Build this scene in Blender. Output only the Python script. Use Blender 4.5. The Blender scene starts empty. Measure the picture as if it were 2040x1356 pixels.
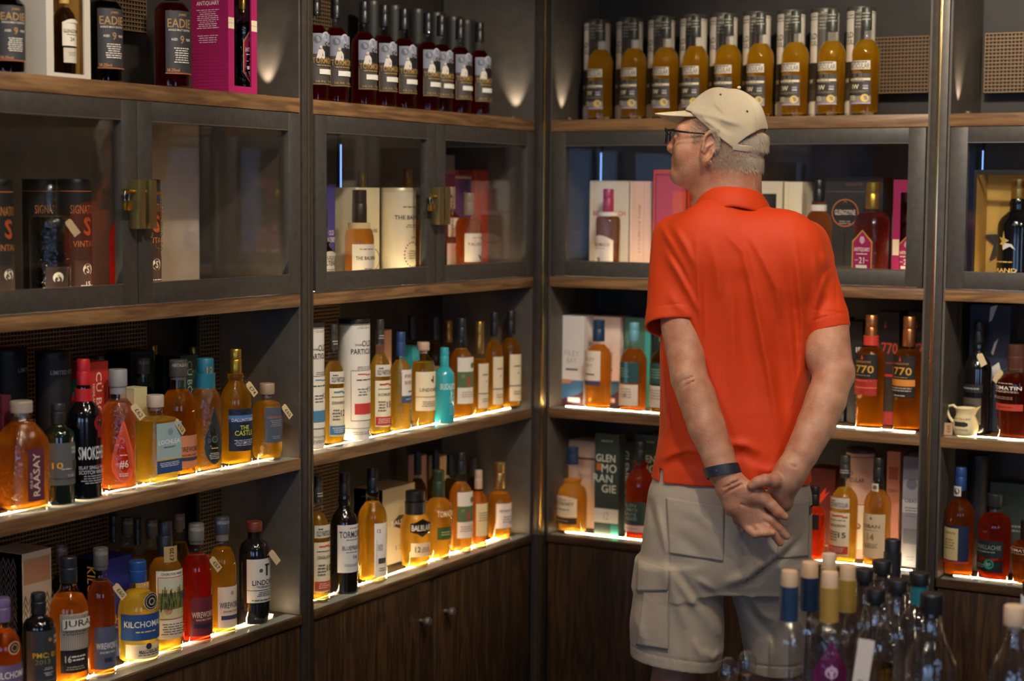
import bpy, bmesh, math, random
import numpy as np
from mathutils import Vector, Matrix
random.seed(7); np.random.seed(7)
SC = bpy.context.scene; COL = SC.collection; PI = math.pi

# ---------------- camera, world, exposure, large lights ----------------
F = 3452.6; YAW, PITCH, ROLL = 0.50611, 0.08231, 0.00808
HC = 1.60
CAM = np.array([2.45, -4.5876, HC])
cf = np.array([-math.sin(YAW)*math.cos(PITCH), math.cos(YAW)*math.cos(PITCH), -math.sin(PITCH)])
_r = np.array([math.cos(YAW), math.sin(YAW), 0.]); _u = np.cross(_r, cf)
cr = math.cos(ROLL)*_r + math.sin(ROLL)*_u
cu = -math.sin(ROLL)*_r + math.cos(ROLL)*_u
cd = bpy.data.cameras.new('camera'); cam = bpy.data.objects.new('camera', cd); COL.objects.link(cam)
cd.sensor_width = 36; cd.lens = F/2040*36; cd.clip_start = .05
M = Matrix(((cr[0], cu[0], -cf[0], CAM[0]), (cr[1], cu[1], -cf[1], CAM[1]), (cr[2], cu[2], -cf[2], CAM[2]), (0, 0, 0, 1)))
cam.matrix_world = M
cd.dof.use_dof = True; cd.dof.focus_distance = 4.0; cd.dof.aperture_fstop = 2.6
SC.camera = cam
SC.view_settings.view_transform = 'Standard'; SC.view_settings.look = 'None'
SC.view_settings.gamma = 1; SC.view_settings.exposure = 0.56
try:
    SC.cycles.transparent_max_bounces = 32
except Exception: pass
w = bpy.data.worlds.new('sky'); SC.world = w; w.use_nodes = True
w.node_tree.nodes['Background'].inputs[0].default_value = (.42, .62, 1, 1)
w.node_tree.nodes['Background'].inputs[1].default_value = 2.6

def lamp(name, kind, loc, energy, color, target=None, **kw):
    l = bpy.data.lights.new(name, kind); l.energy = energy; l.color = color
    for k, v in kw.items(): setattr(l, k, v)
    o = bpy.data.objects.new(name, l); COL.objects.link(o); o.location = loc
    if target is not None:
        o.rotation_euler = (Vector(target)-Vector(loc)).to_track_quat('-Z', 'Y').to_euler()
    return o
WARM = (1, .80, .58)
# ceiling spotlights of the shop
SPOTS = [((1.62, -2.05, 2.72), (.98, -.80, 1.35), 27, 46), ((.55, -2.5, 2.72), (.9, -.75, .9), 20, 50),
         ((1.2, -2.6, 2.72), (0, -2.0, 1.6), 52, 60), ((1.2, -1.4, 2.72), (0, -.75, 1.75), 60, 60),
         ((1.5, -1.5, 2.72), (1.1, 0, 1.85), 95, 52), ((2.6, -1.7, 2.72), (1.7, 0, 1.5), 42, 60),
         ((1.9, -2.4, 2.72), (1.75, -1.75, .7), 50, 50), ((3.3, -3.2, 2.72), (2.5, -1.5, 0), 22, 80), ((.9, -4.2, 2.72), (.3, -4.0, 0), 30, 80)]
for k, (a, b, e, ang) in enumerate(SPOTS):
    lamp('ceiling_spot', 'SPOT', a, e, (1, .86, .68), b, spot_size=math.radians(ang), spot_blend=.6, shadow_soft_size=.035)

# ---------------- helpers: projection ----------------
def zat(x, y, py):
    b = np.array([x, y, 0])-CAM
    q = 678-py
    return (F*(cu@b)-q*(cf@b))/(q*cf[2]-F*cu[2])
def along(base, axis, px):
    b = np.array(base, float)-CAM; a = np.array(axis, float); q = px-1020
    t = (F*(cr@b)-q*(cf@b))/(q*(cf@a)-F*(cr@a))
    return np.array(base, float)+t*a
def depth(p): return (np.array(p, float)-CAM)@cf
def ray(px, py): return cf+cr*(px-1020)/F+cu*(678-py)/F
def atz(px, py, z):
    d = ray(px, py); t = (z-CAM[2])/d[2]; return CAM+t*d

# ---------------- helpers: materials ----------------
def lin(c):
    if isinstance(c, str):
        c = tuple(int(c[i:i+2], 16)/255 for i in (0, 2, 4))
    return tuple(((v/12.92) if v <= .04045 else ((v+.055)/1.055)**2.4) for v in c)
_m = {}
def P(color, rough=.5, metal=0., spec=.5, trans=0., emit=None, es=0., sheen=0., bump=None, coat=0.):
    key = (color, rough, metal, spec, trans, emit, es, sheen, bump, coat)
    if key in _m: return _m[key]
    m = bpy.data.materials.new('surface_'+str(color)); m.use_nodes = True
    b = m.node_tree.nodes['Principled BSDF']; nt = m.node_tree
    b.inputs['Base Color'].default_value = (*lin(color), 1)
    b.inputs['Roughness'].default_value = rough; b.inputs['Metallic'].default_value = metal
    b.inputs['Specular IOR Level'].default_value = spec
    b.inputs['Coat Weight'].default_value = coat
    if sheen: b.inputs['Sheen Weight'].default_value = sheen
    if emit:
        b.inputs['Emission Color'].default_value = (*lin(emit), 1); b.inputs['Emission Strength'].default_value = es
    if bump:
        n = nt.nodes.new('ShaderNodeTexNoise'); n.inputs['Scale'].default_value = bump[0]; n.inputs['Detail'].default_value = 4
        bp = nt.nodes.new('ShaderNodeBump'); bp.inputs['Strength'].default_value = bump[1]; bp.inputs['Distance'].default_value = bump[2]
        tc = nt.nodes.new('ShaderNodeTexCoord'); nt.links.new(tc.outputs['Object'], n.inputs['Vector'])
        nt.links.new(n.outputs[0], bp.inputs['Height']); nt.links.new(bp.outputs[0], b.inputs['Normal'])
    m.diffuse_color = (*lin(color), 1)
    _m[key] = m; return m
def paper(color):
    # printed paper or card: diffuse with a little light coming through
    key = ('paper', color)
    if key in _m: return _m[key]
    m = bpy.data.materials.new('paper_'+str(color)); m.use_nodes = True; nt = m.node_tree; nt.nodes.clear()
    o = nt.nodes.new('ShaderNodeOutputMaterial'); d = nt.nodes.new('ShaderNodeBsdfPrincipled'); t = nt.nodes.new('ShaderNodeBsdfTranslucent')
    mx = nt.nodes.new('ShaderNodeMixShader'); mx.inputs[0].default_value = .14
    d.inputs['Base Color'].default_value = (*lin(color), 1); d.inputs['Roughness'].default_value = .55
    t.inputs[0].default_value = (*lin(color), 1)
    nt.links.new(d.outputs[0], mx.inputs[1]); nt.links.new(t.outputs[0], mx.inputs[2]); nt.links.new(mx.outputs[0], o.inputs[0])
    _m[key] = m; return m
def glassmat(name='clear', tint=(.97, .98, .97), rough=.02, ior=1.5, bump=0, fac=0.0):
    key = ('glass', name)
    if key in _m: return _m[key]
    m = bpy.data.materials.new('glass_'+name); m.use_nodes = True; nt = m.node_tree; nt.nodes.clear()
    o = nt.nodes.new('ShaderNodeOutputMaterial'); t = nt.nodes.new('ShaderNodeBsdfTransparent'); g = nt.nodes.new('ShaderNodeBsdfGlossy')
    fr = nt.nodes.new('ShaderNodeFresnel'); ge = nt.nodes.new('ShaderNodeNewGeometry'); mr = nt.nodes.new('ShaderNodeMapRange')
    mr.inputs['To Min'].default_value = ior; mr.inputs['To Max'].default_value = 1/ior
    nt.links.new(ge.outputs['Backfacing'], mr.inputs['Value']); nt.links.new(mr.outputs[0], fr.inputs[0])
    mx = nt.nodes.new('ShaderNodeMixShader')
    t.inputs[0].default_value = (*tint, 1); g.inputs['Roughness'].default_value = rough
    if fac:
        ad = nt.nodes.new('ShaderNodeMath'); ad.operation = 'ADD'; ad.use_clamp = True; ad.inputs[1].default_value = fac
        nt.links.new(fr.outputs[0], ad.inputs[0]); nt.links.new(ad.outputs[0], mx.inputs[0])
    else: nt.links.new(fr.outputs[0], mx.inputs[0])
    nt.links.new(t.outputs[0], mx.inputs[1]); nt.links.new(g.outputs[0], mx.inputs[2]); nt.links.new(mx.outputs[0], o.inputs[0])
    if bump:
        n = nt.nodes.new('ShaderNodeTexNoise'); n.inputs['Scale'].default_value = 90
        bp = nt.nodes.new('ShaderNodeBump'); bp.inputs['Strength'].default_value = bump; bp.inputs['Distance'].default_value = .004
        tc = nt.nodes.new('ShaderNodeTexCoord'); nt.links.new(tc.outputs['Object'], n.inputs['Vector'])
        nt.links.new(n.outputs[0], bp.inputs['Height'])
        for q in (g, fr): nt.links.new(bp.outputs[0], q.inputs['Normal'])
    _m[key] = m; return m
def liquid(color, dens=.5, clear=.45):
    # spirit in glass: tinted see-through body that also carries light from below
    key = ('liq', color, dens, clear)
    if key in _m: return _m[key]
    m = bpy.data.materials.new('spirit_'+str(color)); m.use_nodes = True; nt = m.node_tree; nt.nodes.clear()
    c = lin(color); c = (min(1, c[0]*1.15), min(1, c[1]**.75*1.05), c[2]**.9)
    o = nt.nodes.new('ShaderNodeOutputMaterial'); t = nt.nodes.new('ShaderNodeBsdfTransparent'); tl = nt.nodes.new('ShaderNodeBsdfTranslucent')
    rf = nt.nodes.new('ShaderNodeBsdfRefraction'); rf.inputs['IOR'].default_value = 1.33; rf.inputs['Roughness'].default_value = .04
    rf.inputs[0].default_value = (*[v**(dens*.6) for v in c], 1)
    t.inputs[0].default_value = (*[v**(dens*.6) for v in c], 1); tl.inputs[0].default_value = (*[min(1, v*1.2) for v in c], 1)
    m0 = nt.nodes.new('ShaderNodeMixShader'); m0.inputs[0].default_value = .62
    nt.links.new(t.outputs[0], m0.inputs[1]); nt.links.new(rf.outputs[0], m0.inputs[2])
    m1 = nt.nodes.new('ShaderNodeMixShader'); m1.inputs[0].default_value = clear+.24
    nt.links.new(tl.outputs[0], m1.inputs[1]); nt.links.new(m0.outputs[0], m1.inputs[2])
    nt.links.new(m1.outputs[0], o.inputs[0])
    _m[key] = m; return m
def wood(name, c1, c2, axis, scale=1., rough=.45, fine=60):
    key = ('wood', name)
    if key in _m: return _m[key]
    m = bpy.data.materials.new(name); m.use_nodes = True; nt = m.node_tree; b = nt.nodes['Principled BSDF']
    tc = nt.nodes.new('ShaderNodeTexCoord'); mp = nt.nodes.new('ShaderNodeMapping')
    s = [12*scale]*3; s[axis] = 1.1*scale; mp.inputs['Scale'].default_value = s
    n = nt.nodes.new('ShaderNodeTexNoise'); n.inputs['Scale'].default_value = 1.6; n.inputs['Detail'].default_value = 5; n.inputs['Distortion'].default_value = 1.2
    wv = nt.nodes.new('ShaderNodeMath'); wv.operation = 'MULTIPLY'; wv.inputs[1].default_value = 22
    sn = nt.nodes.new('ShaderNodeMath'); sn.operation = 'SINE'
    n2 = nt.nodes.new('ShaderNodeTexNoise'); n2.inputs['Scale'].default_value = fine/6; n2.inputs['Detail'].default_value = 6
    mul = nt.nodes.new('ShaderNodeMath'); mul.operation = 'MULTIPLY_ADD'; mul.inputs[1].default_value = .22; 
    cr_ = nt.nodes.new('ShaderNodeValToRGB'); cr_.color_ramp.elements[0].color = (*lin(c1), 1); cr_.color_ramp.elements[1].color = (*lin(c2), 1)
    cr_.color_ramp.elements[0].position = .2; cr_.color_ramp.elements[1].position = .85
    L = nt.links.new
    L(tc.outputs['Object'], mp.inputs['Vector']); L(mp.outputs[0], n.inputs['Vector']); L(mp.outputs[0], n2.inputs['Vector'])
    L(n.outputs[0], wv.inputs[0]); L(wv.outputs[0], sn.inputs[0]); L(sn.outputs[0], mul.inputs[0]); L(n2.outputs[0], mul.inputs[2])
    L(mul.outputs[0], cr_.inputs[0]); L(cr_.outputs[0], b.inputs['Base Color'])
    bp = nt.nodes.new('ShaderNodeBump'); bp.inputs['Strength'].default_value = .15; bp.inputs['Distance'].default_value = .002
    L(mul.outputs[0], bp.inputs['Height']); L(bp.outputs[0], b.inputs['Normal'])
    b.inputs['Roughness'].default_value = rough
    _m[key] = m; return m
def noisy(name, c1, c2, scale, rough=.5, metal=0, bump=.1):
    key = ('noisy', name)
    if key in _m: return _m[key]
    m = bpy.data.materials.new(name); m.use_nodes = True; nt = m.node_tree; b = nt.nodes['Principled BSDF']
    tc = nt.nodes.new('ShaderNodeTexCoord'); n = nt.nodes.new('ShaderNodeTexNoise'); n.inputs['Scale'].default_value = scale; n.inputs['Detail'].default_value = 6
    cr_ = nt.nodes.new('ShaderNodeValToRGB'); cr_.color_ramp.elements[0].color = (*lin(c1), 1); cr_.color_ramp.elements[1].color = (*lin(c2), 1)
    cr_.color_ramp.elements[0].position = .3; cr_.color_ramp.elements[1].position = .7
    L = nt.links.new; L(tc.outputs['Object'], n.inputs['Vector']); L(n.outputs[0], cr_.inputs[0]); L(cr_.outputs[0], b.inputs['Base Color'])
    bp = nt.nodes.new('ShaderNodeBump'); bp.inputs['Strength'].default_value = bump; bp.inputs['Distance'].default_value = .002
    L(n.outputs[0], bp.inputs['Height']); L(bp.outputs[0], b.inputs['Normal'])
    b.inputs['Roughness'].default_value = rough; b.inputs['Metallic'].default_value = metal
    _m[key] = m; return m

# ---------------- helpers: objects and meshes ----------------
def empty(name, loc=(0, 0, 0), rz=0):
    o = bpy.data.objects.new(name, None); COL.objects.link(o); o.location = loc; o.rotation_euler = (0, 0, rz); o.empty_display_size = .05; return o
def tag(o, label=None, cat=None, group=None, kind=None):
    if label: o['label'] = label
    if cat: o['category'] = cat
    if group: o['group'] = group
    if kind: o['kind'] = kind
    return o
def finish(bm, name, mats, parent=None, smooth=None, loc=None):
    me = bpy.data.meshes.new(name); bm.normal_update(); bm.to_mesh(me); bm.free()
    for m in (mats if isinstance(mats, (list, tuple)) else [mats]): me.materials.append(m)
    if smooth is not None:
        for p in me.polygons: p.use_smooth = True
        if smooth < 180: 
            try: me.set_sharp_from_angle(angle=math.radians(smooth))
            except Exception: pass
    o = bpy.data.objects.new(name, me); COL.objects.link(o)
    if parent: o.parent = parent
    if loc is not None: o.location = loc
    return o
def box(bm, x0, x1, y0, y1, z0, z1, mi=0, bev=0):
    vs = [bm.verts.new(v) for v in ((x0, y0, z0), (x1, y0, z0), (x1, y1, z0), (x0, y1, z0), (x0, y0, z1), (x1, y0, z1), (x1, y1, z1), (x0, y1, z1))]
    fs = [bm.faces.new([vs[i] for i in f]) for f in ((0, 3, 2, 1), (4, 5, 6, 7), (0, 1, 5, 4), (1, 2, 6, 5), (2, 3, 7, 6), (3, 0, 4, 7))]
    for f in fs: f.material_index = mi
    if bev:
        es = list({e for f in fs for e in f.edges})
        r = bmesh.ops.bevel(bm, geom=es, offset=bev, segments=2, affect='EDGES', profile=.5)
        for f in r['faces']: f.material_index = mi
    return fs
def boxobj(name, d, mat, parent=None, bev=0, loc=None):
    bm = bmesh.new(); box(bm, *d, bev=bev); return finish(bm, name, mat, parent, 30 if bev else None, loc)
def lathe(bm, prof, seg=40, sq=None, mi=0, c=(0, 0), flat=1.):
    """prof list of (r,z); sq = superellipse exponent for squarish cross sections"""
    rings = []
    for (r, z) in prof:
        ring = []
        for k in range(seg):
            a = 2*PI*(k+.5)/seg; ca, sa = math.cos(a), math.sin(a)
            if sq:
                q = (abs(ca)**sq+abs(sa)**sq)**(-1/sq); 
                # necks blend back to round
                t = min(1, max(0, (r/prof_max(prof)-.55)/.3)); q = q*t+(1-t)
            else: q = 1
            ring.append(bm.verts.new((c[0]+r*q*ca, c[1]+r*q*sa*flat, z)))
        rings.append(ring)
    for a, b in zip(rings, rings[1:]):
        for k in range(seg):
            f = bm.faces.new((a[k], a[(k+1) % seg], b[(k+1) % seg], b[k])); f.material_index = mi
    if prof[0][0] > 1e-5: bm.faces.new(list(reversed(rings[0]))).material_index = mi
    if prof[-1][0] > 1e-5: bm.faces.new(rings[-1]).material_index = mi
    return rings
def prof_max(p): return max(r for r, z in p)
def tube(bm, pts, r, seg=8, closed=False, mi=0):
    pts = [Vector(p) for p in pts]; n = len(pts); rings = []
    rr = r if isinstance(r, (list, tuple)) else [r]*n
    up = Vector((0, 0, 1))
    for i, p in enumerate(pts):
        if closed: d = pts[(i+1) % n]-pts[i-1]
        else: d = pts[min(i+1, n-1)]-pts[max(i-1, 0)]
        d.normalize(); a = d.cross(up)
        if a.length < 1e-3: a = d.cross(Vector((1, 0, 0)))
        a.normalize(); b = d.cross(a)
        rings.append([bm.verts.new(p+(a*math.cos(2*PI*k/seg)+b*math.sin(2*PI*k/seg))*rr[i]) for k in range(seg)])
    m = n if closed else n-1
    for i in range(m):
        A, B = rings[i], rings[(i+1) % n]
        for k in range(seg):
            try: bm.faces.new((A[k], A[(k+1) % seg], B[(k+1) % seg], B[k])).material_index = mi
            except ValueError: pass
    if not closed:
        bm.faces.new(list(reversed(rings[0]))).material_index = mi; bm.faces.new(rings[-1]).material_index = mi

# ---------------- lettering and printed artwork ----------------
_txt = {}
def text_mesh(s):
    if s in _txt: return _txt[s]
    cu_ = bpy.data.curves.new('t', 'FONT'); cu_.body = s; cu_.size = 1; cu_.resolution_u = 2; cu_.offset = .012; cu_.space_character = 1.02
    o = bpy.data.objects.new('t', cu_); COL.objects.link(o)
    dg = bpy.context.evaluated_depsgraph_get(); me = o.evaluated_get(dg).to_mesh()
    v = [(p.co.x, p.co.y) for p in me.vertices]; f = [tuple(p.vertices) for p in me.polygons]
    o.evaluated_get(dg).to_mesh_clear(); bpy.data.objects.remove(o); bpy.data.curves.remove(cu_)
    if v:
        a = np.array(v); lo = a.min(0); hi = a.max(0); a = (a-(lo+hi)/2)/np.maximum(hi-lo, 1e-6); v = a.tolist()
    _txt[s] = (v, f); return _txt[s]
def art(bm, els, mp, W, Hh, mats, layer0=1):
    """draws printed elements; u in -1..1 across width W, v in 0..1 up height Hh; mp(x,z,off) maps to 3-D"""
    def mi(c):
        m = paper(c)
        if m not in mats: mats.append(m)
        return mats.index(m)
    lay = layer0
    def quadstrip(x0, x1, z0, z1, c, off):
        n = max(1, int(abs(x1-x0)/.005)); k = mi(c); prev = None
        for i in range(n+1):
            x = x0+(x1-x0)*i/n; cur = (bm.verts.new(mp(x, z0, off)), bm.verts.new(mp(x, z1, off)))
            if prev: bm.faces.new((prev[0], cur[0], cur[1], prev[1])).material_index = k
            prev = cur
    for e in els:
        off = .00018*lay; lay += 1
        t = e[0]
        if t == 'R':
            _, u, v, w_, h_, c = e; x = u*W/2; z = v*Hh
            quadstrip(x-w_*W/2, x+w_*W/2, z-h_*Hh/2, z+h_*Hh/2, c, off)
        elif t == 'L':
            _, u, v, w_, h_, n, c = e
            for i in range(n):
                z = (v+h_*(.5-(i+.5)/n))*Hh; ww = w_*W*(random.uniform(.7, 1)); x = u*W/2; lh = h_*Hh/n*.42
                x0 = x-ww/2
                while x0 < x+ww/2:
                    L_ = random.uniform(.06, .2)*W*.8; x1 = min(x+ww/2, x0+L_)
                    quadstrip(x0, x1, z-lh/2, z+lh/2, c, off); x0 = x1+.02*W
        elif t == 'T':
            s, u, v, w_, h_, c = e[1:7]; rot = e[7] if len(e) > 7 else 0
            vs, fs = text_mesh(s); k = mi(c); out = []
            for (a, b) in vs:
                if rot == 90: a, b = -b, a
                elif rot == -90: a, b = b, -a
                out.append(bm.verts.new(mp(u*W/2+a*w_*W, v*Hh+b*h_*Hh, off)))
            for f in fs:
                try: bm.faces.new([out[i] for i in f]).material_index = k
                except ValueError: pass
        elif t in 'CO':
            u, v, r, c = e[1:5]; k = mi(c); n = 20; x = u*W/2; z = v*Hh
            ring = [bm.verts.new(mp(x+r*W*math.cos(2*PI*i/n), z+r*W*math.sin(2*PI*i/n), off)) for i in range(n)]
            if t == 'C': bm.faces.new(ring).material_index = k
            else:
                r2 = r-(e[5] if len(e) > 5 else .03)
                r_in = [bm.verts.new(mp(x+r2*W*math.cos(2*PI*i/n), z+r2*W*math.sin(2*PI*i/n), off)) for i in range(n)]
                for i in range(n): bm.faces.new((ring[i], ring[(i+1) % n], r_in[(i+1) % n], r_in[i])).material_index = k
        elif t == 'P':
            _, pts, c = e; k = mi(c)
            try: bm.faces.new([bm.verts.new(mp(u*W/2, v*Hh, off)) for u, v in pts]).material_index = k
            except ValueError: pass
def wrap(R, z0, a0=0, sq=False):
    if sq: return lambda x, z, off: (x, -(R+off), z0+z)
    return lambda x, z, off: ((R+off)*math.sin(x/R+a0), -(R+off)*math.cos(x/R+a0), z0+z)

# ---------------- shelf heights and wall frames ----------------
ZS = [1.830, 1.365, .970, .585]
POSTY, POSTX = -1.1855, 1.194
EPS = .0025
# ---------------- room shell ----------------
darkwall = noisy('painted_dark_panel', '1c1916', '2a2622', 14, .6)
X1, Y1, ZC = 5.2, -7.4, 2.85
BK = .32
def slab(name, d, mat, bev=0):
    o = boxobj(name, d, mat, bev=bev); o['kind'] = 'structure'; return o
slab('floor', (-BK-.1, X1+.1, Y1-.1, BK+.1, -.1, 0), wood('floor boards', '2b2018', '4a3728', 1, .6, .4))
slab('ceiling', (-BK-.1, X1+.1, Y1-.1, BK+.1, ZC, ZC+.1), P('2a2724', .8))
slab('wall_left', (-BK-.1, -BK, Y1, BK+.1, 0, ZC), darkwall)
slab('wall_right', (-BK, X1+.1, BK, BK+.1, 0, ZC), darkwall)
# far end of the shop: a wall with two window openings behind the camera, and a plain side wall
wm = P('6b635a', .8)
def wall_with_openings(name, axis, pos, a0, a1, holes, z0h, z1h):
    bm = bmesh.new()
    cuts = [a0]+[v for h in holes for v in h]+[a1]
    for i in range(0, len(cuts), 2):
        d = (cuts[i], cuts[i+1])
        if axis == 'y': box(bm, d[0], d[1], pos-.1, pos, 0, ZC)
        else: box(bm, pos, pos+.1, d[0], d[1], 0, ZC)
    for h in holes:
        for z in ((0, z0h), (z1h, ZC)):
            if axis == 'y': box(bm, h[0], h[1], pos-.1, pos, *z)
            else: box(bm, pos, pos+.1, h[0], h[1], *z)
    o = finish(bm, name, wm); o['kind'] = 'structure'
wall_with_openings('wall_back', 'y', Y1, -BK, X1, [(.3, 1.9), (2.7, 4.3)], .9, 2.3)
wall_with_openings('wall_side', 'x', X1, Y1, BK, [(-5.6, -4.2)], .9, 2.3)
for i, d in enumerate([(.3, 1.9, Y1-.06, Y1-.03, .9, 2.3), (2.7, 4.3, Y1-.06, Y1-.03, .9, 2.3), (X1+.03, X1+.06, -5.6, -4.2, .9, 2.3)]):
    bm = bmesh.new(); t = .04
    if d[1]-d[0] > .5:
        xs = (d[0], (d[0]+d[1])/2-t/2, d[1]-t)
        for x in xs: box(bm, x, x+t, d[2], d[3], d[4], d[5])
        for z in (d[4], d[5]-t): box(bm, d[0], d[1], d[2], d[3], z, z+t)
    else:
        ys = (d[2], (d[2]+d[3])/2-t/2, d[3]-t)
        for y in ys: box(bm, d[0], d[1], y, y+t, d[4], d[5])
        for z in (d[4], d[5]-t): box(bm, d[0], d[1], d[2], d[3], z, z+t)
    o = finish(bm, 'window_%d' % (i+1), P('2b2b2b', .5)); o['kind'] = 'structure'
# ceiling lamp fittings
for k, (a, b, e, ang) in enumerate(SPOTS):
    t = empty('ceiling_lamp', (a[0], a[1], ZC))
    bm = bmesh.new(); lathe(bm, [(.045, -.06), (.05, -.06), (.05, 0), (.0001, 0)][::-1] if False else [(.05, -.05), (.05, 0)], 20)
    finish(bm, 'lamp_body', P('1a1a1a', .5), t, 40)
    bm = bmesh.new(); lathe(bm, [(.03, -.056), (.03, -.0505)], 16); finish(bm, 'lamp_lens', P('ffffff', .3, emit='ffe9cc', es=260), t)
    tag(t, ['round black ceiling spotlight above the man', 'round black ceiling spotlight left of the one above the man', 'round black ceiling spotlight before the left wall doors',
            'round black ceiling spotlight before the corner of the left wall', 'round black ceiling spotlight before the right wall', 'round black ceiling spotlight at the right end bay',
            'round black ceiling spotlight over the bottle table', 'round black ceiling spotlight beside the camera place', 'round black ceiling spotlight near the left wall behind the camera place'][k], 'ceiling lamp', 'ceiling spotlights')

# ---------------- shelving ----------------
oakY = wood('oak board along left wall', '5d432b', '8d6a45', 1, 1., .42)
oakX = wood('oak board along right wall', '5d432b', '8d6a45', 0, 1., .42)
walV = wood('walnut vertical grain', '2c1e13', '50381f', 2, 1.5, .42)
steel = noisy('dark bronze steel', '3d3833', '4a443e', 40, .42, .35, .05)
steel2 = noisy('dark frame metal', '3c3a37', '484541', 60, .5, .25, .05)
brass = P('b08a3c', .25, .95)
brassdull = P('8a7b50', .4, .85)
side_mat = noisy('grey side panel', '4a4540', '57514a', 25, .55, .1, .05)
doorglass = glassmat('door', (.93, .94, .95), .01, 1.5)
led = P('fff0d0', .4, emit='ffe2ae', es=75)
glint_glow = P('cfe0ff', .4, emit='86b0ff', es=1.4)  # emission imitating bluish daylight at the cabinet backs, no lamp
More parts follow.
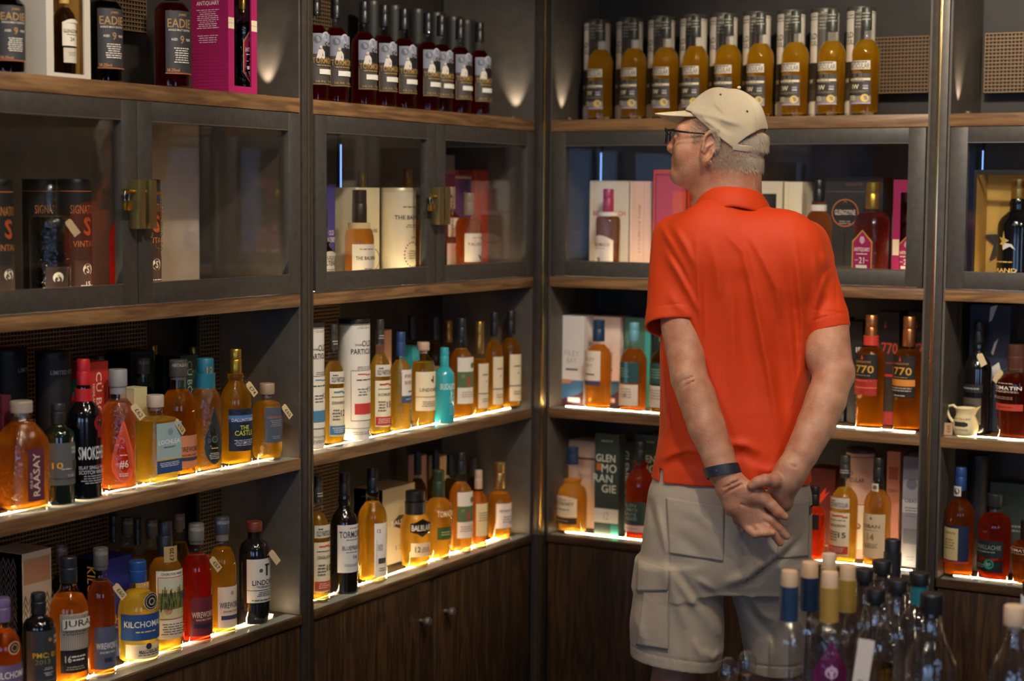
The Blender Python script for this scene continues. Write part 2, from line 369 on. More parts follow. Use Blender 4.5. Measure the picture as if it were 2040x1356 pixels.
# bays: (wall, start, end) along the wall; a local frame u (along), b (back from the front plane)
BAYS = [('L', -2.37, POSTY-.027), ('L', POSTY+.027, -.039), ('R', .034, POSTX-.028), ('R', POSTX+.028, 2.36)]
BN = ['near left bay', 'left corner bay', 'right corner bay', 'far right bay']
def bx(wall, u0, u1, b0, b1, z0, z1):
    return (-b1, -b0, u0, u1, z0, z1) if wall == 'L' else (u0, u1, b0, b1, z0, z1)
TH = [.034, .030, .028, .022]
lvl = ['top shelf board', 'board under the glass cabinet', 'lit middle shelf board', 'counter board above the cupboard']
ledw = [(4.4, 1), (4.4, 1), (4.4, 1), (4.4, 1)]
for bi, (wall, u0, u1) in enumerate(BAYS):
    ow = oakY if wall == 'L' else oakX
    for k in range(4):
        root = empty('shelf_board'); f0 = -.004 if k == 3 else 0
        dd_ = bx(wall, u0, u1, f0, BK-.004, ZS[k]-TH[k], ZS[k])
        boxobj('board', dd_, ow if k < 3 else wood('counter walnut'+wall, '3d2a1a', '5f4529', 1 if wall == 'L' else 0, 1, .4), root, bev=.0015)
        if k in (2, 3):
            o_ = .058 if k == 2 else .062; d = bx(wall, u0+.03, u1-.03, o_, o_+(.003 if k == 2 else .005), ZS[k]-.002, ZS[k]+.0012); boxobj('light_strip', d, led, root)
            boxobj('glass_inlay', bx(wall, u0+.01, u1-.01, .006, .038, ZS[k]-.0008, ZS[k]+.0009), P('9aa39c', .15, 0, .8), root)
        if k == 1:
            d = bx(wall, u0+.03, u1-.03, .040, .047, ZS[k]-.002, ZS[k]+.0012); boxobj('light_strip', d, P('fff0d0', .4, emit='ffe2ae', es=40), root)
            d = bx(wall, u0+.002, u1-.002, -.0005, .012, ZS[k]-.0005, ZS[k]+.0035); boxobj('metal_edge', d, P('a49c90', .25, .9), root)
        tag(root, 'oak coloured wooden %s in the %s' % (lvl[k], BN[bi]), 'shelf', 'shelf boards')
    # side panels
    for s, (a, b) in (('l', (u0-.004, u0+.002)), ('r', (u1-.002, u1+.004))):
        p = boxobj('side_panel', bx(wall, a, b, .003, BK-.004, ZS[3]+.0005, ZC-.02), side_mat)
        tag(p, 'grey metal side panel on the %s of the %s' % ({'l': 'left', 'r': 'right'}[s], BN[bi]), 'side panel', 'side panels')
    # glass cabinet with two doors between the top two boards
    zt, zb = ZS[0]-TH[0]-.002, ZS[1]+.0045
    cab = empty('display_cabinet'); mid = (u0+u1)/2
    bm = bmesh.new(); 
    box(bm, *bx(wall, u0+.0045, u1-.0045, .30, .306, zb, zt)); finish(bm, 'back_panel', noisy('cabinet back', '5b554d', '6a635a', 8, .6), cab)
    doors = []
    for s, (a, b) in enumerate(((u0+.005, mid-.0015), (mid+.0015, u1-.005))):
        bm = bmesh.new(); wst = .046; wt, wb = .040, .044
        for q in ((a, a+wst, zb, zt), (b-wst, b, zb, zt), (a+wst, b-wst, zt-wt, zt), (a+wst, b-wst, zb, zb+wb)):
            box(bm, *bx(wall, q[0], q[1], -.003, .018, q[2], q[3]), bev=.0008)
        d = finish(bm, 'door', steel2, cab, 30)
        boxobj('glass_pane', bx(wall, a+wst-.002, b-wst+.002, .0085, .0125, zb+wb-.002, zt-wt+.002), doorglass, d)
        for q in ((a+wst-.001, b-wst+.001, zt-wt-.002, zt-wt+.0005), (a+wst-.001, b-wst+.001, zb+wb-.0005, zb+wb+.002)):
            boxobj('glazing_bead', bx(wall, q[0], q[1], -.0036, -.003, q[2], q[3]), P('8a8378', .3, .8), d)
        doors.append(d)
    # brass handle plates beside the middle seam
    if bi in (0, 1):
        pass
    tag(cab, 'dark metal cabinet with two glass doors in the %s' % BN[bi], 'cabinet', 'glass fronted cabinets')
    if wall == 'L':
        zt_h = zat(0, mid, 358 if bi == 0 else 373); zb_h = zat(0, mid, 455 if bi == 0 else 447)
        for s in (0, 1):
            a = mid-.028 if s == 0 else mid+.006
            boxobj('handle', (.003, .031, a, a+.022, zb_h, zt_h), brassdull, doors[s], bev=.0008)
        zr = zt_h-.025
        rod = empty('door_bolt', (.018, mid, zr)); bm = bmesh.new()
        tube(bm, [(0, -.052, 0), (0, .05, 0)], .0052, 12); tube(bm, [(0, -.056, 0), (0, -.05, 0)], .0078, 12); finish(bm, 'rod', brass, rod, 40)
        bm = bmesh.new(); n = 30
        for k in range(n):
            t = k/(n-1)
            # hanging chain loop from rod end down and back up to the handle foot
            y = .05-.022*math.sin(t*PI)*0-(.036*t**1.6); z = -.125*math.sin(min(1, t*1.18)*PI/2) if t < .8 else -.125+.034*(t-.8)/.2
            if t < .8: y = .052-.006*t
            else: y = .047-.03*(t-.8)/.2
            z = -.12*t/.8 if t < .8 else -.12-.012*math.sin((t-.8)/.2*PI)+.03*(t-.8)/.2
            x = .004+.004*(k % 2); c = Vector((x, y, z)); e1 = Vector((.0008, 0, .0042)); e2 = Vector((0, .0026, 0)) if k % 2 else Vector((.0026, 0, 0))
            tube(bm, [c+e1*math.cos(2*PI*i/8)+e2*math.sin(2*PI*i/8) for i in range(8)], .0007, 5, True)
        finish(bm, 'chain', P('d2b374', .25, .95), rod, 60)
        tag(rod, 'brass bolt with hanging chain through the door handles of the %s' % BN[bi], 'bolt', 'brass door bolts')
        pl = empty('padlock', (.020, mid-.052, zr-.026)); 
        bm = bmesh.new(); box(bm, -.006, .006, -.0105, .0105, -.012, .008, bev=.002); finish(bm, 'lock_body', brass, pl, 40)
        bm = bmesh.new(); tube(bm, [(0, -.0065, .006), (0, -.0065, .02), (0, -.004, .0265), (0, 0, .029), (0, .004, .0265), (0, .0065, .02), (0, .0065, .006)], .0018, 8); finish(bm, 'shackle', P('b9bcc4', .15, 1), pl, 60)
        tag(pl, 'small brass padlock hanging from the bolt of the %s' % BN[bi], 'padlock', 'brass padlocks')
    # base cupboard
    cup = empty('base_cupboard'); zt = ZS[3]-TH[3]-.001
    boxobj('carcass', bx(wall, u0+.001, u1-.001, .022, BK-.006, .002, zt), P('241910', .6), cup)
    for s, (a, b) in enumerate(((u0+.003, mid-.012), (mid+.012, u1-.003))):
        d = boxobj('door', bx(wall, a, b, .002, .021, .08, zt-.004), walV, cup, bev=.001)
        if wall == 'L' or bi == 3:
            ku = (b-.052) if s == 0 else (a+.052)
            bm = bmesh.new(); kz = .455
            lathe(bm, [(.006, 0), (.0055, .012), (.012, .018), (.0135, .024), (.011, .031), (.0001, .033)], 20)
            if wall == 'L': bmesh.ops.rotate(bm, verts=bm.verts, matrix=Matrix.Rotation(PI/2, 3, 'Y')); bmesh.ops.translate(bm, verts=bm.verts, vec=(-.002, ku, kz))
            else: bmesh.ops.rotate(bm, verts=bm.verts, matrix=Matrix.Rotation(PI/2, 3, 'X')); bmesh.ops.translate(bm, verts=bm.verts, vec=(ku, .002, kz))
            finish(bm, 'knob', P('8b7f74', .3, .7), d, 60)
    boxobj('centre_stile', bx(wall, mid-.0115, mid+.0115, .006, .021, .08, zt-.004), walV, cup)
    boxobj('plinth', bx(wall, u0+.003, u1-.003, .03, .05, .001, .078), P('17120d', .6), cup)
    tag(cup, 'dark walnut cupboard with two doors under the counter of the %s' % BN[bi], 'cupboard', 'walnut base cupboards')
# posts
def post(d, strip, lab):
    r = empty('shelving_post'); boxobj('post', d, steel, r, bev=.001)
    for s in strip: boxobj('metal_strip', s[0], s[1], r, bev=.0008)
    tag(r, lab, 'post', 'upright shelving posts')
post((-.02, .003, POSTY-.0215, POSTY+.0215, 0, ZC-.001), [((.0035, .006, POSTY-.003, POSTY-.0005, .002, ZC-.002), P('6a6055', .4, .7)), ((.0032, .005, POSTY+.012, POSTY+.0145, .002, ZC-.002), P('8a7048', .3, .9))], 'dark metal upright post between the two left wall bays')
post((-.004, .0285, -.033, .02, 0, ZC-.001), [((.0288, .034, -.041, -.034, .002, ZC-.002), P('b99c5c', .22, .95))], 'dark corner post with a thin brass strip where the walls meet')
post((POSTX-.0225, POSTX+.0225, -.003, .02, 0, ZC-.001), [((POSTX-.005, POSTX+.005, -.0085, -.0032, .002, ZC-.002), P('c0a878', .18, .95))], 'dark metal upright post with brass strip between the two right wall bays')
# woven metal mesh panels in front of the back walls
wire = P('7d6549', .45, .5); backing = P('2b211a', .8)
def mesh_panel(wall, p0, p1, z0, z1, b, lab, alongpx=True, zref=1.2):
    if wall == 'L':
        a0 = along((-b, 0, zref), (0, 1, 0), p0)[1]; a1 = along((-b, 0, zref), (0, 1, 0), p1)[1]
    else:
        a0 = along((0, b, zref), (1, 0, 0), p0)[0]; a1 = along((0, b, zref), (1, 0, 0), p1)[0]
    r = empty('woven_mesh_panel'); bm = bmesh.new(); s = .0098
    n = max(1, int((a1-a0)/s)); m = max(1, int((z1-z0)/s))
    for i in range(n+1):
        u = a0+(a1-a0)*i/n
        box(bm, *bx(wall, u-.0011, u+.0011, b, b+.0025, z0, z1))
    for j in range(m+1):
        z = z0+(z1-z0)*j/m
        box(bm, *bx(wall, a0, a1, b-.0015, b+.001, z-.0016, z+.0016))
    finish(bm, 'wire_mesh', wire, r)
    boxobj('backing', bx(wall, a0-.004, a1+.004, b+.004, b+.01, z0-.004, z1+.004), backing, r)
    tag(r, lab, 'mesh panel', 'woven wire panels')
    return r
mesh_panel('L', 215, 292, 1.975, 2.25, .27, 'brown wire mesh behind the dark bottles on the near top shelf', zref=2.)
mesh_panel('L', -120, 292, .99, ZS[1]-.04, .285, 'wide brown wire mesh behind the near lit middle shelf', zref=1.25)
mesh_panel('L', 400, 449, .975, ZS[1]-.04, .24, 'narrow brown wire mesh column above the near lit middle shelf', zref=1.25)
mesh_panel('L', -120, 215, .60, ZS[2]-.035, .285, 'wide brown wire mesh behind the near counter bottles', zref=.8)
mesh_panel('L', 400, 452, .60, ZS[2]-.035, .24, 'narrow brown wire mesh column behind the near counter bottles', zref=.8)
mesh_panel('L', 600, 660, 1.84, 2.2, .24, 'brown wire mesh behind the first picture label bottles', zref=2.)
mesh_panel('L', 600, 676, .98, ZS[1]-.035, .285, 'brown wire mesh behind the white tubes by the post', zref=1.2)
mesh_panel('L', 610, 674, .60, ZS[2]-.035, .26, 'light woven mesh behind the black bottle on the counter', zref=.8)
mesh_panel('R', 1700, 1850, 1.905, 2.06, .27, 'brown wire mesh right of the row of tubes on the top shelf', zref=2.)
mesh_panel('R', 1962, 2060, 1.90, 2.06, .27, 'brown wire mesh above the far right top shelf', zref=2.)
# thin glowing strips added in the glass cabinets to imitate bluish daylight glints
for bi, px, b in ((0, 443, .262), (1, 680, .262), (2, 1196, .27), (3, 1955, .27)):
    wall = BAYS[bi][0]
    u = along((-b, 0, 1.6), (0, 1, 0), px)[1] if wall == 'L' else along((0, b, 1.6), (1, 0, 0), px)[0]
    t = empty('daylight_glint'); boxobj('tube', bx(wall, u-.0012, u+.0012, b, b+.003, 1.40, 1.74), glint_glow, t)  # glowing bar drawn in place of a daylight glint
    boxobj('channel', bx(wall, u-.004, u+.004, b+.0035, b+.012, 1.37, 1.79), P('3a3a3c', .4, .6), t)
    tag(t, 'thin upright glowing stand-in for daylight inside the glass cabinet of the %s' % BN[bi], 'light', 'upright daylight glints')
# pale upright board inside the near cabinet
u0_ = along((-.27, 0, 1.6), (0, 1, 0), 255)[1]; u1_ = along((-.27, 0, 1.6), (0, 1, 0), 391)[1]
o = boxobj('plaster_board', (-.275, -.262, u0_, u1_, ZS[1]+.001, ZS[0]-.04), noisy('pale plaster', '7d6f60', '9a8a78', 9, .8)); tag(o, 'pale beige upright board inside the near glass cabinet behind the right door', 'board')
# small uplights at the shelf ends
for (wall, u, b, side) in (('L', BAYS[0][2]-.03, .09, 1), ('L', BAYS[1][2]-.03, .06, 1), ('R', BAYS[2][1]+.03, .06, -1), ('R', BAYS[3][1]+.03, .07, -1)):
    p = Vector((-b, u, ZS[0]+.012)) if wall == 'L' else Vector((u, b, ZS[0]+.012))
    tgt = p+(Vector((-.02, .085*side, .3)) if wall == 'L' else Vector((.085*side, .02, .3)))
    t = empty('uplight', (p.x, p.y, ZS[0]+.0005)); bm = bmesh.new(); lathe(bm, [(.010, 0), (.010, .008), (.006, .008)], 16)
    finish(bm, 'lamp_body', P('6b6257', .4, .6), t, 40)
    tag(t, 'tiny round uplight on the top shelf at the end of the %s' % {(-.09): '', }.get(-b, '') if False else 'tiny round uplight against the top side panel in the %s' % BN[[0, 1, 2, 3][[('L', 0), ('L', 1), ('R', 2), ('R', 3)].index((wall, 0 if (wall == 'L' and u < -1) else 1 if wall == 'L' else 2 if u < 1 else 3))]], 'uplight', 'shelf uplights')
    lamp('uplight_glow', 'SPOT', p, 1.8, WARM, tgt, spot_size=math.radians(62), spot_blend=.9, shadow_soft_size=.004)
# ---------------- bottles, tubes and boxes: builders ----------------
PR = {
 'std':  ([(.88, 0), (1, .012), (1, .58), (.97, .62), (.82, .67), (.56, .705), (.42, .735), (.39, .80)], (.76, 1, .42), .72),
 'long': ([(.88, 0), (1, .012), (1, .56), (.97, .60), (.84, .645), (.60, .685), (.44, .71), (.42, .74), (.46, .78), (.38, .82)], (.79, 1, .37), .70),
 'wire': ([(.9, 0), (1, .014), (1, .57), (.97, .63), (.85, .69), (.62, .735), (.47, .76), (.44, .80), (.42, .87)], (.86, 1, .50), .735),
 'squat': ([(.9, 0), (1, .02), (1, .68), (.96, .72), (.80, .75), (.46, .775), (.38, .80), (.40, .87)], (.865, 1, .44), .74),
 'raas': ([(.9, 0), (1, .02), (1, .60), (.94, .66), (.75, .74), (.52, .81), (.44, .84), (.44, .90)], (.895, 1, .48), .80),
 'drum': ([(.8, 0), (.96, .04), (1, .12), (1, .62), (.93, .71), (.74, .755), (.44, .775), (.38, .80), (.40, .87)], (.86, 1, .48), .76),
 'pc':   ([(.92, 0), (1, .015), (1, .66), (.95, .71), (.78, .745), (.52, .765), (.42, .79), (.40, .84)], (.80, 1, .44), .70),
 'kil':  ([(.9, 0), (1, .02), (1, .48), (.97, .56), (.84, .64), (.60, .695), (.42, .73), (.38, .80)], (.79, 1, .42), .70),
 'jura': ([(.86, 0), (.92, .012), (.90, .2), (.91, .35), (1, .50), (1, .56), (.92, .64), (.72, .70), (.46, .74), (.40, .78), (.40, .84)], (.80, 1, .42), .70),
 'lind': ([(.80, 0), (.86, .012), (.86, .04), (.92, .06), (.99, .11), (1, .15), (1, .66), (.95, .735), (.80, .79), (.54, .82), (.42, .84), (.42, .91)], (.905, 1, .50), .77),
 'pult': ([(.9, 0), (1, .015), (1, .40), (.96, .47), (.82, .53), (.60, .56), (.56, .58), (.66, .62), (.66, .66), (.50, .71), (.36, .75), (.33, .82)], (.80, 1, .38), .62),
 'balb': ([(.78, 0), (.9, .02), (.97, .2), (1, .40), (.98, .54), (.86, .64), (.62, .71), (.48, .75), (.42, .80), (.42, .88)], (.875, 1, .62), .74),
 'balv': ([(.95, 0), (1, .015), (1, .46), (.98, .52), (.86, .585), (.58, .62), (.44, .64), (.42, .70), (.50, .74), (.46, .80)], (.66, 1, .48), .60),
 'toma': ([(.80, 0), (.84, .012), (.88, .2), (.97, .46), (1, .55), (.94, .62), (.70, .665), (.46, .69), (.42, .72), (.42, .80)], (.71, 1, .44), .68),
 'ard':  ([(.9, 0), (1, .015), (1, .54), (.96, .60), (.80, .66), (.56, .70), (.46, .735), (.52, .76), (.50, .79), (.36, .82), (.36, .85)], (.79, 1, .36), .79),
 'pot':  ([(.9, 0), (1, .015), (1, .62), (.97, .66), (.70, .71), (.42, .745), (.37, .80)], (.74, 1, .42), .71),
 'gin':  ([(.94, 0), (1, .015), (1, .64), (.96, .69), (.78, .735), (.52, .77), (.42, .80), (.40, .93)], (.925, 1, .50), .3),
 'bulb': ([(.8, 0), (.95, .02), (1, .14), (1, .56), (.93, .65), (.72, .72), (.50, .77), (.38, .82), (.34, .90)], (.90, 1, .42), .2),
}
CLEAR = glassmat('clear', (.97, .98, .97), .03, 1.52)
CUT = glassmat('cut', (.93, .93, .92), .06, 1.7, bump=1.0, fac=.04)
HEAVY = glassmat('heavy', (.95, .96, .97), .05, 1.6, bump=.35, fac=.07)
CAPM = {}
def shoulderR(prof, R, H, z):
    for (a, b) in zip(prof, prof[1:]):
        if a[1]*H <= z <= b[1]*H: return R*(a[0]+(b[0]-a[0])*(z-a[1]*H)/max(1e-6, (b[1]-a[1])*H))
    return R*prof[-1][0]
def bottle(x, y, z, H, R, prof='std', liq='d08a2a', cap='1b1b1d', label=(), rot=0., desc='', capband=None, fill=None, tagc=None, dark=None,
           sq=None, cut=False, name='whisky_bottle', cat='bottle', group=None, dens=.8, clear=.42, captex=None, wax=None, capmat=None, tilt=0):
    root = empty(name, (x, y, z+EPS), rot)
    p0, (c0, c1, crr), fl = PR[prof]
    fl = fill if fill is not None else fl
    pr = [(r*R, q*H) for r, q in p0]
    # round the profile a little by inserting midpoints
    bm = bmesh.new(); lathe(bm, pr, 40, sq)
    gm = P(dark, .12, 0, .6, coat=.4) if dark else (cut if not isinstance(cut, bool) else CUT if cut else CLEAR)
    finish(bm, 'glass_body', gm, root, 35)
    if not dark:
        lp = []; zf = fl*H; b0 = .028*H
        rr = shoulderR(pr and p0, R, H, b0)
        lp.append((rr*.90, b0))
        for r, q in p0:
            if b0+.004 < q*H < zf: lp.append((r*R*.965-.0004, q*H))
        lp.append((shoulderR(p0, R, H, zf)*.955, zf))
        bm = bmesh.new(); lathe(bm, lp, 36, sq)
        finish(bm, 'spirit', liquid(liq, dens, clear), root, 35)
    cm = capmat or (P(cap, .38, 0, .5) if not cap.startswith('m') else P(cap[1:], .28, .85))
    bm = bmesh.new(); cR = crr*R+.0006
    if c1-c0 > .17:
        lathe(bm, [(cR*.97, c0*H), (cR, c0*H+.002), (cR*1.0, (c0+(c1-c0)*.55)*H), (cR*.93, (c0+(c1-c0)*.58)*H), (cR*.96, (c0+(c1-c0)*.62)*H), (cR*.96, c1*H-.002), (cR*.88, c1*H)], 32)
    else:
        lathe(bm, [(cR*.62, c0*H-.008), (cR*.62, c0*H), (cR*.98, c0*H), (cR, c0*H+.0015), (cR, c1*H-.002), (cR*.93, c1*H)], 32)
    mats = [cm]
    if captex: art(bm, captex, wrap(cR+.0002, c0*H), 2*cR*1.4, (c1-c0)*H, mats)
    co = finish(bm, 'bottle_cap', mats, root, 35)
    if wax:  # coloured neck sleeve under a stopper
        bm = bmesh.new(); zc = wax[1]*H; zd = wax[2]*H; rw = max(shoulderR(p0, R, H, zc), shoulderR(p0, R, H, zd))+.0008
        lathe(bm, [(rw, zc), (rw, zd)], 32); finish(bm, 'neck_sleeve', P(wax[0], .4), root, 35)
    for lb in label:
        y0, y1, wd, bg, els = lb[:5]; la = lb[5] if len(lb) > 5 else 0; shape = lb[6] if len(lb) > 6 else None
        z0, z1 = y0*H, y1*H; hh = z1-z0; Rr = max(shoulderR(p0, R, H, z0), shoulderR(p0, R, H, (z0+z1)/2), shoulderR(p0, R, H, z1))+.0006
        W = wd*2*R if sq else math.radians(wd)*Rr
        mp = wrap(Rr, z0, math.radians(la), bool(sq)); bm = bmesh.new(); mats = [paper(bg)] if bg else []
        if bg:
            if shape == 'diamond':
                art(bm, [('P', [(0, 0), (1, .22), (1, .78), (0, 1), (-1, .78), (-1, .22)], 'c9953f'), ('P', [(0, .03), (.88, .24), (.88, .76), (0, .97), (-.88, .76), (-.88, .24)], bg)], mp, W, hh, mats)
            elif shape == 'drop':
                n = 18; pts = []
                for i in range(n):
                    a = 2*PI*i/n; rr_ = 1; pts.append((math.sin(a)*(1 if math.cos(a) < 0 else (1-math.cos(a)*.75)), .36-.34*math.cos(a)*-1 if False else (.34-.34*math.cos(PI-a) if math.cos(a) > 0 and False else .34+(.62 if math.cos(a) > 0 else .34)*math.cos(a))))
                art(bm, [('P', pts[::-1], bg)], mp, W, hh, mats)
            elif shape == 'arch':
                pts = [(-1, 0), (1, 0), (1, .86)]+[(math.cos(PI*i/10), .86+.14*math.sin(PI*i/10)) for i in range(1, 10)]+[(-1, .86)]
                # fan out as vertical strips so it follows the glass
                art(bm, [('R', 0, .43, 1, .86, bg)]+[('R', -1+(i+.5)/8, .86+.07*math.sin(PI*(i+.5)/16), .0626, .14*math.sin(PI*(i+.5)/16)+.004, bg) for i in range(16)], mp, W, hh, mats)
            elif shape == 'disc': art(bm, [('C', 0, .5, .5, bg)], mp, W, hh, mats)
            else: art(bm, [('R', 0, .5, 1, 1, bg)], mp, W, hh, mats, 0)
        art(bm, els, mp, W, hh, mats, 3)
        finish(bm, 'bottle_label', mats, root)
    if tagc:
        txt, side = (tagc if isinstance(tagc, tuple) else (tagc, 1))
        sr = shoulderR(p0, R, H, .70*H); bm = bmesh.new(); mats = [paper('c9b48a'), P('6b5433', .8)]
        c = Vector((side*(crr*R+.003), -(sr*.80+.008), .715*H)); e1 = Vector((.55*side, -.12, -.8)).normalized(); nrm = Vector((.15*side, -1, .25)).normalized(); e2 = nrm.cross(e1).normalized()
        def tp(x, z, off): return c+e1*x+e2*(z-.009)+nrm*off
        q = [tp(*v) for v in ((0, .003, 0), (.005, 0, 0), (.036, 0, 0), (.036, .018, 0), (.005, .018, 0), (0, .015, 0))]
        back = [v-nrm*.0008 for v in q]; A = [bm.verts.new(v) for v in q]; B = [bm.verts.new(v) for v in back]
        bm.faces.new(A); bm.faces.new(B[::-1])
        for i in range(6): bm.faces.new((A[i], B[i], B[(i+1) % 6], A[(i+1) % 6]))
        if txt: art(bm, [('T', txt, .1, .5, .62, .55, '3a2c1c')], lambda x, z, off: tp((x+.02), z, off+.0001), .034, .018, mats)
        bmesh.ops.recalc_face_normals(bm, faces=bm.faces)
        rn = crr*R+.0015; pts = [(rn*math.cos(2*PI*i/14), rn*math.sin(2*PI*i/14), .745*H) for i in range(14)]
        tube(bm, pts, .0006, 5, True, 1); tube(bm, [(side*rn*.7, -rn*.72, .745*H), tuple(c+Vector((0, -.001, 0)))], .0005, 5, False, 1)
        finish(bm, 'price_tag', mats, root)
    if desc: tag(root, desc, cat, group)
    return root
def place(wall, k, px, back, dz=0):
    z = ZS[k]+dz
    if wall == 'L': return along((-back, 0, z+.1), (0, 1, 0), px), z
    return along((0, back, z+.1), (1, 0, 0), px), z
def B(wk, px, top, w_, desc, back=None, rot=None, name='whisky_bottle', gap=.016, **kw):
    wall, k = wk[0], int(wk[1])
    b = back if back is not None else .07
    p, z = place(wall, k, px, b); R = w_*depth(p)/F/2
    if back is None: b = gap+R; p, z = place(wall, k, px, b); R = w_*depth(p)/F/2; b = gap+R; p, z = place(wall, k, px, b)
    H = zat(p[0], p[1], top)-z-EPS
    r0 = {'L': 82, 'R': -4}[wall] if rot is None else rot
    return bottle(p[0], p[1], z, H, R, rot=math.radians(r0), desc=desc, name=name, **kw)
def U(wk, px, top, w_, desc, back, c1='e8e4dc', lid='222222', els=(), rot=None, width=150, group=None, c2=None, name='gift_tube', H=None):
    wall, k = wk[0], int(wk[1]); p, z = place(wall, k, px, back); R = w_*depth(p)/F/2
    H = H or zat(p[0], p[1], top)-z-EPS; root = empty(name, (p[0], p[1], z+EPS), math.radians({'L': 70, 'R': -8}[wall] if rot is None else rot))
    bm = bmesh.new(); lathe(bm, [(R*.985, 0), (R, .004), (R, H-.012)], 48); mats = [paper(c1)]
    if els: art(bm, els, wrap(R, 0), math.radians(width)*R, H, mats)
    finish(bm, 'tube_body', mats, root, 40)
    bm = bmesh.new(); lathe(bm, [(R*1.006, H-.012), (R*1.006, H-.001), (R*.99, H)], 48); finish(bm, 'lid', P(lid, .4, .3), root, 40)
    tag(root, desc, 'gift tube', group); return root
def X(wk, pa, pb, top, desc, back, dep=.09, col='e8e4dc', front=(), side=(), sidecol=None, sd='-', rot=0, group=None, name='gift_box', H=None, window=None, dz=0, inner=None, topcol=None):
    """carton whose front face runs between two pixel columns; local -Y is the front"""
    wall, k = wk[0], int(wk[1]); pA, z = place(wall, k, pa, back, dz); pB, _ = place(wall, k, pb, back, dz)
    W = float(np.linalg.norm(pB-pA)); c = (pA+pB)/2; H = H or zat(pB[0], pB[1], top)-z-EPS
    root = empty(name, (c[0], c[1], z+EPS), math.radians({'L': 90, 'R': 0}[wall]+rot))
    bm = bmesh.new(); mats = [paper(col)]; d = dep
    if window:
        u0, u1, v0, v1 = window; t = .004; inn = paper(inner or col); mats.append(inn)
        a0, a1 = -W/2+W*u0, -W/2+W*u1
        box(bm, -W/2, a0, 0, .004, 0, H); box(bm, a1, W/2, 0, .004, 0, H); box(bm, a0, a1, 0, .004, 0, v0*H); box(bm, a0, a1, 0, .004, v1*H, H)
        box(bm, -W/2, -W/2+t, .004, d, 0, H); box(bm, W/2-t, W/2, .004, d, 0, H); box(bm, -W/2+t, W/2-t, d-t, d, t, H, 1); box(bm, -W/2+t, W/2-t, .004, d, 0, t, 1)
        box(bm, -W/2+t, -W/2+t+.002, .005, d-t, t, H-t, 1); box(bm, W/2-t-.002, W/2-t, .005, d-t, t, H-t, 1)
    else: box(bm, -W/2, W/2, 0, d, 0, H, bev=.0006)
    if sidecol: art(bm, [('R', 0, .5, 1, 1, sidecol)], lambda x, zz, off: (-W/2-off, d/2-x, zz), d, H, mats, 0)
    art(bm, front, lambda x, zz, off: (x, -off, zz), W, H, mats, 1)
    if side: art(bm, side, (lambda x, zz, off: (-W/2-off, d/2-x, zz)) if sd == '-' else (lambda x, zz, off: (W/2+off, d/2+x, zz)), d, H, mats, 2)
    finish(bm, 'carton', mats, root)
    tag(root, desc, 'gift box', group); root['_w'] = W; return root

# ================= LEFT WALL, NEAR BAY, TOP SHELF =================
T0, T1, T2, T3 = 'L0', 'L1', 'L2', 'L3'; R0, R1, R2, R3 = 'R0', 'R1', 'R2', 'R3'
TAN = 'b08a55'; OW = 'efe9dc'
eadie = [(.12, .64, 95, '3a3a3e', [('T', 'JAMES', .15, .93, .3, .05, TAN), ('T', 'EADIE', 0, .80, .86, .14, TAN), ('T', 'SINGLE MALT SCOTCH', 0, .69, .8, .03, OW),
         ('T', '9', .1, .54, .14, .13, TAN), ('T', 'AGED', -.42, .54, .2, .04, OW), ('T', 'YEARS', .58, .54, .2, .04, OW), ('L', .1, .29, .6, .26, 7, OW), ('T', '58.2%vol', -.5, .05, .4, .05, 'd8935c'), ('R', 0, .0, 1, .02, 'b0683c')])]
tagk = dict(tagc=None)
for (px, d, c, cl) in ((14, 'dark bottle with black label cut by the left edge, near top shelf', '3a0f08', .3), (209, 'dark bottle with black label between the open white box and the mesh, top shelf', '2a0d08', .3), (343, 'dark red bottle with black label left of the magenta box, top shelf', '8a1408', .35)):
    B(T0, px, -62, 72, d, liq=c, prof='pot', label=eadie, rot=67, cap='1d1a19', back=.075, clear=cl)
wb = X(T0, 92, 180, -60, 'open white gift box holding a pale labelled bottle, near top shelf', .03, .085, 'd8d2c4', window=(.16, .86, .035, .97), inner='a87f3c')
B(T0, 128, -40, 46, 'pale labelled bottle standing inside the open white box, near top shelf', back=.075, liq='7a4a14', prof='std', cap='caa25a', rot=84,
  label=[(.33, .60, 100, 'efe8d6', [('T', 'GLENGOYNE', 0, .55, .9, .14, '3a3226'), ('T', '24', 0, .25, .24, .14, '3a3226'), ('L', 0, .42, .6, .06, 1, '3a3226')], 0, 'arch'), (.16, .31, 90, 'd9d2c0', [('L', 0, .6, .6, .3, 3, '8a8070')])])
MG = 'a3195b'
def antq_art(): return [('T', 'ANTIQUARY', 0, .62, .78, .09, OW), ('C', 0, .80, .13, 'd8b6c6'), ('C', 0, .80, .09, 'a3195b'), ('P', [(-.2, .84), (-.1, .88), (0, .86), (.1, .88), (.2, .84), (.1, .76), (0, .72), (-.1, .76)], 'd8b6c6'), ('L', 0, .54, .7, .04, 1, OW), ('T', '21', 0, .42, .26, .12, OW), ('R', -.5, .42, .16, .01, OW), ('R', .5, .42, .16, .01, OW), ('R', 0, .30, .55, .06, OW), ('L', 0, .19, .4, .1, 3, OW)]
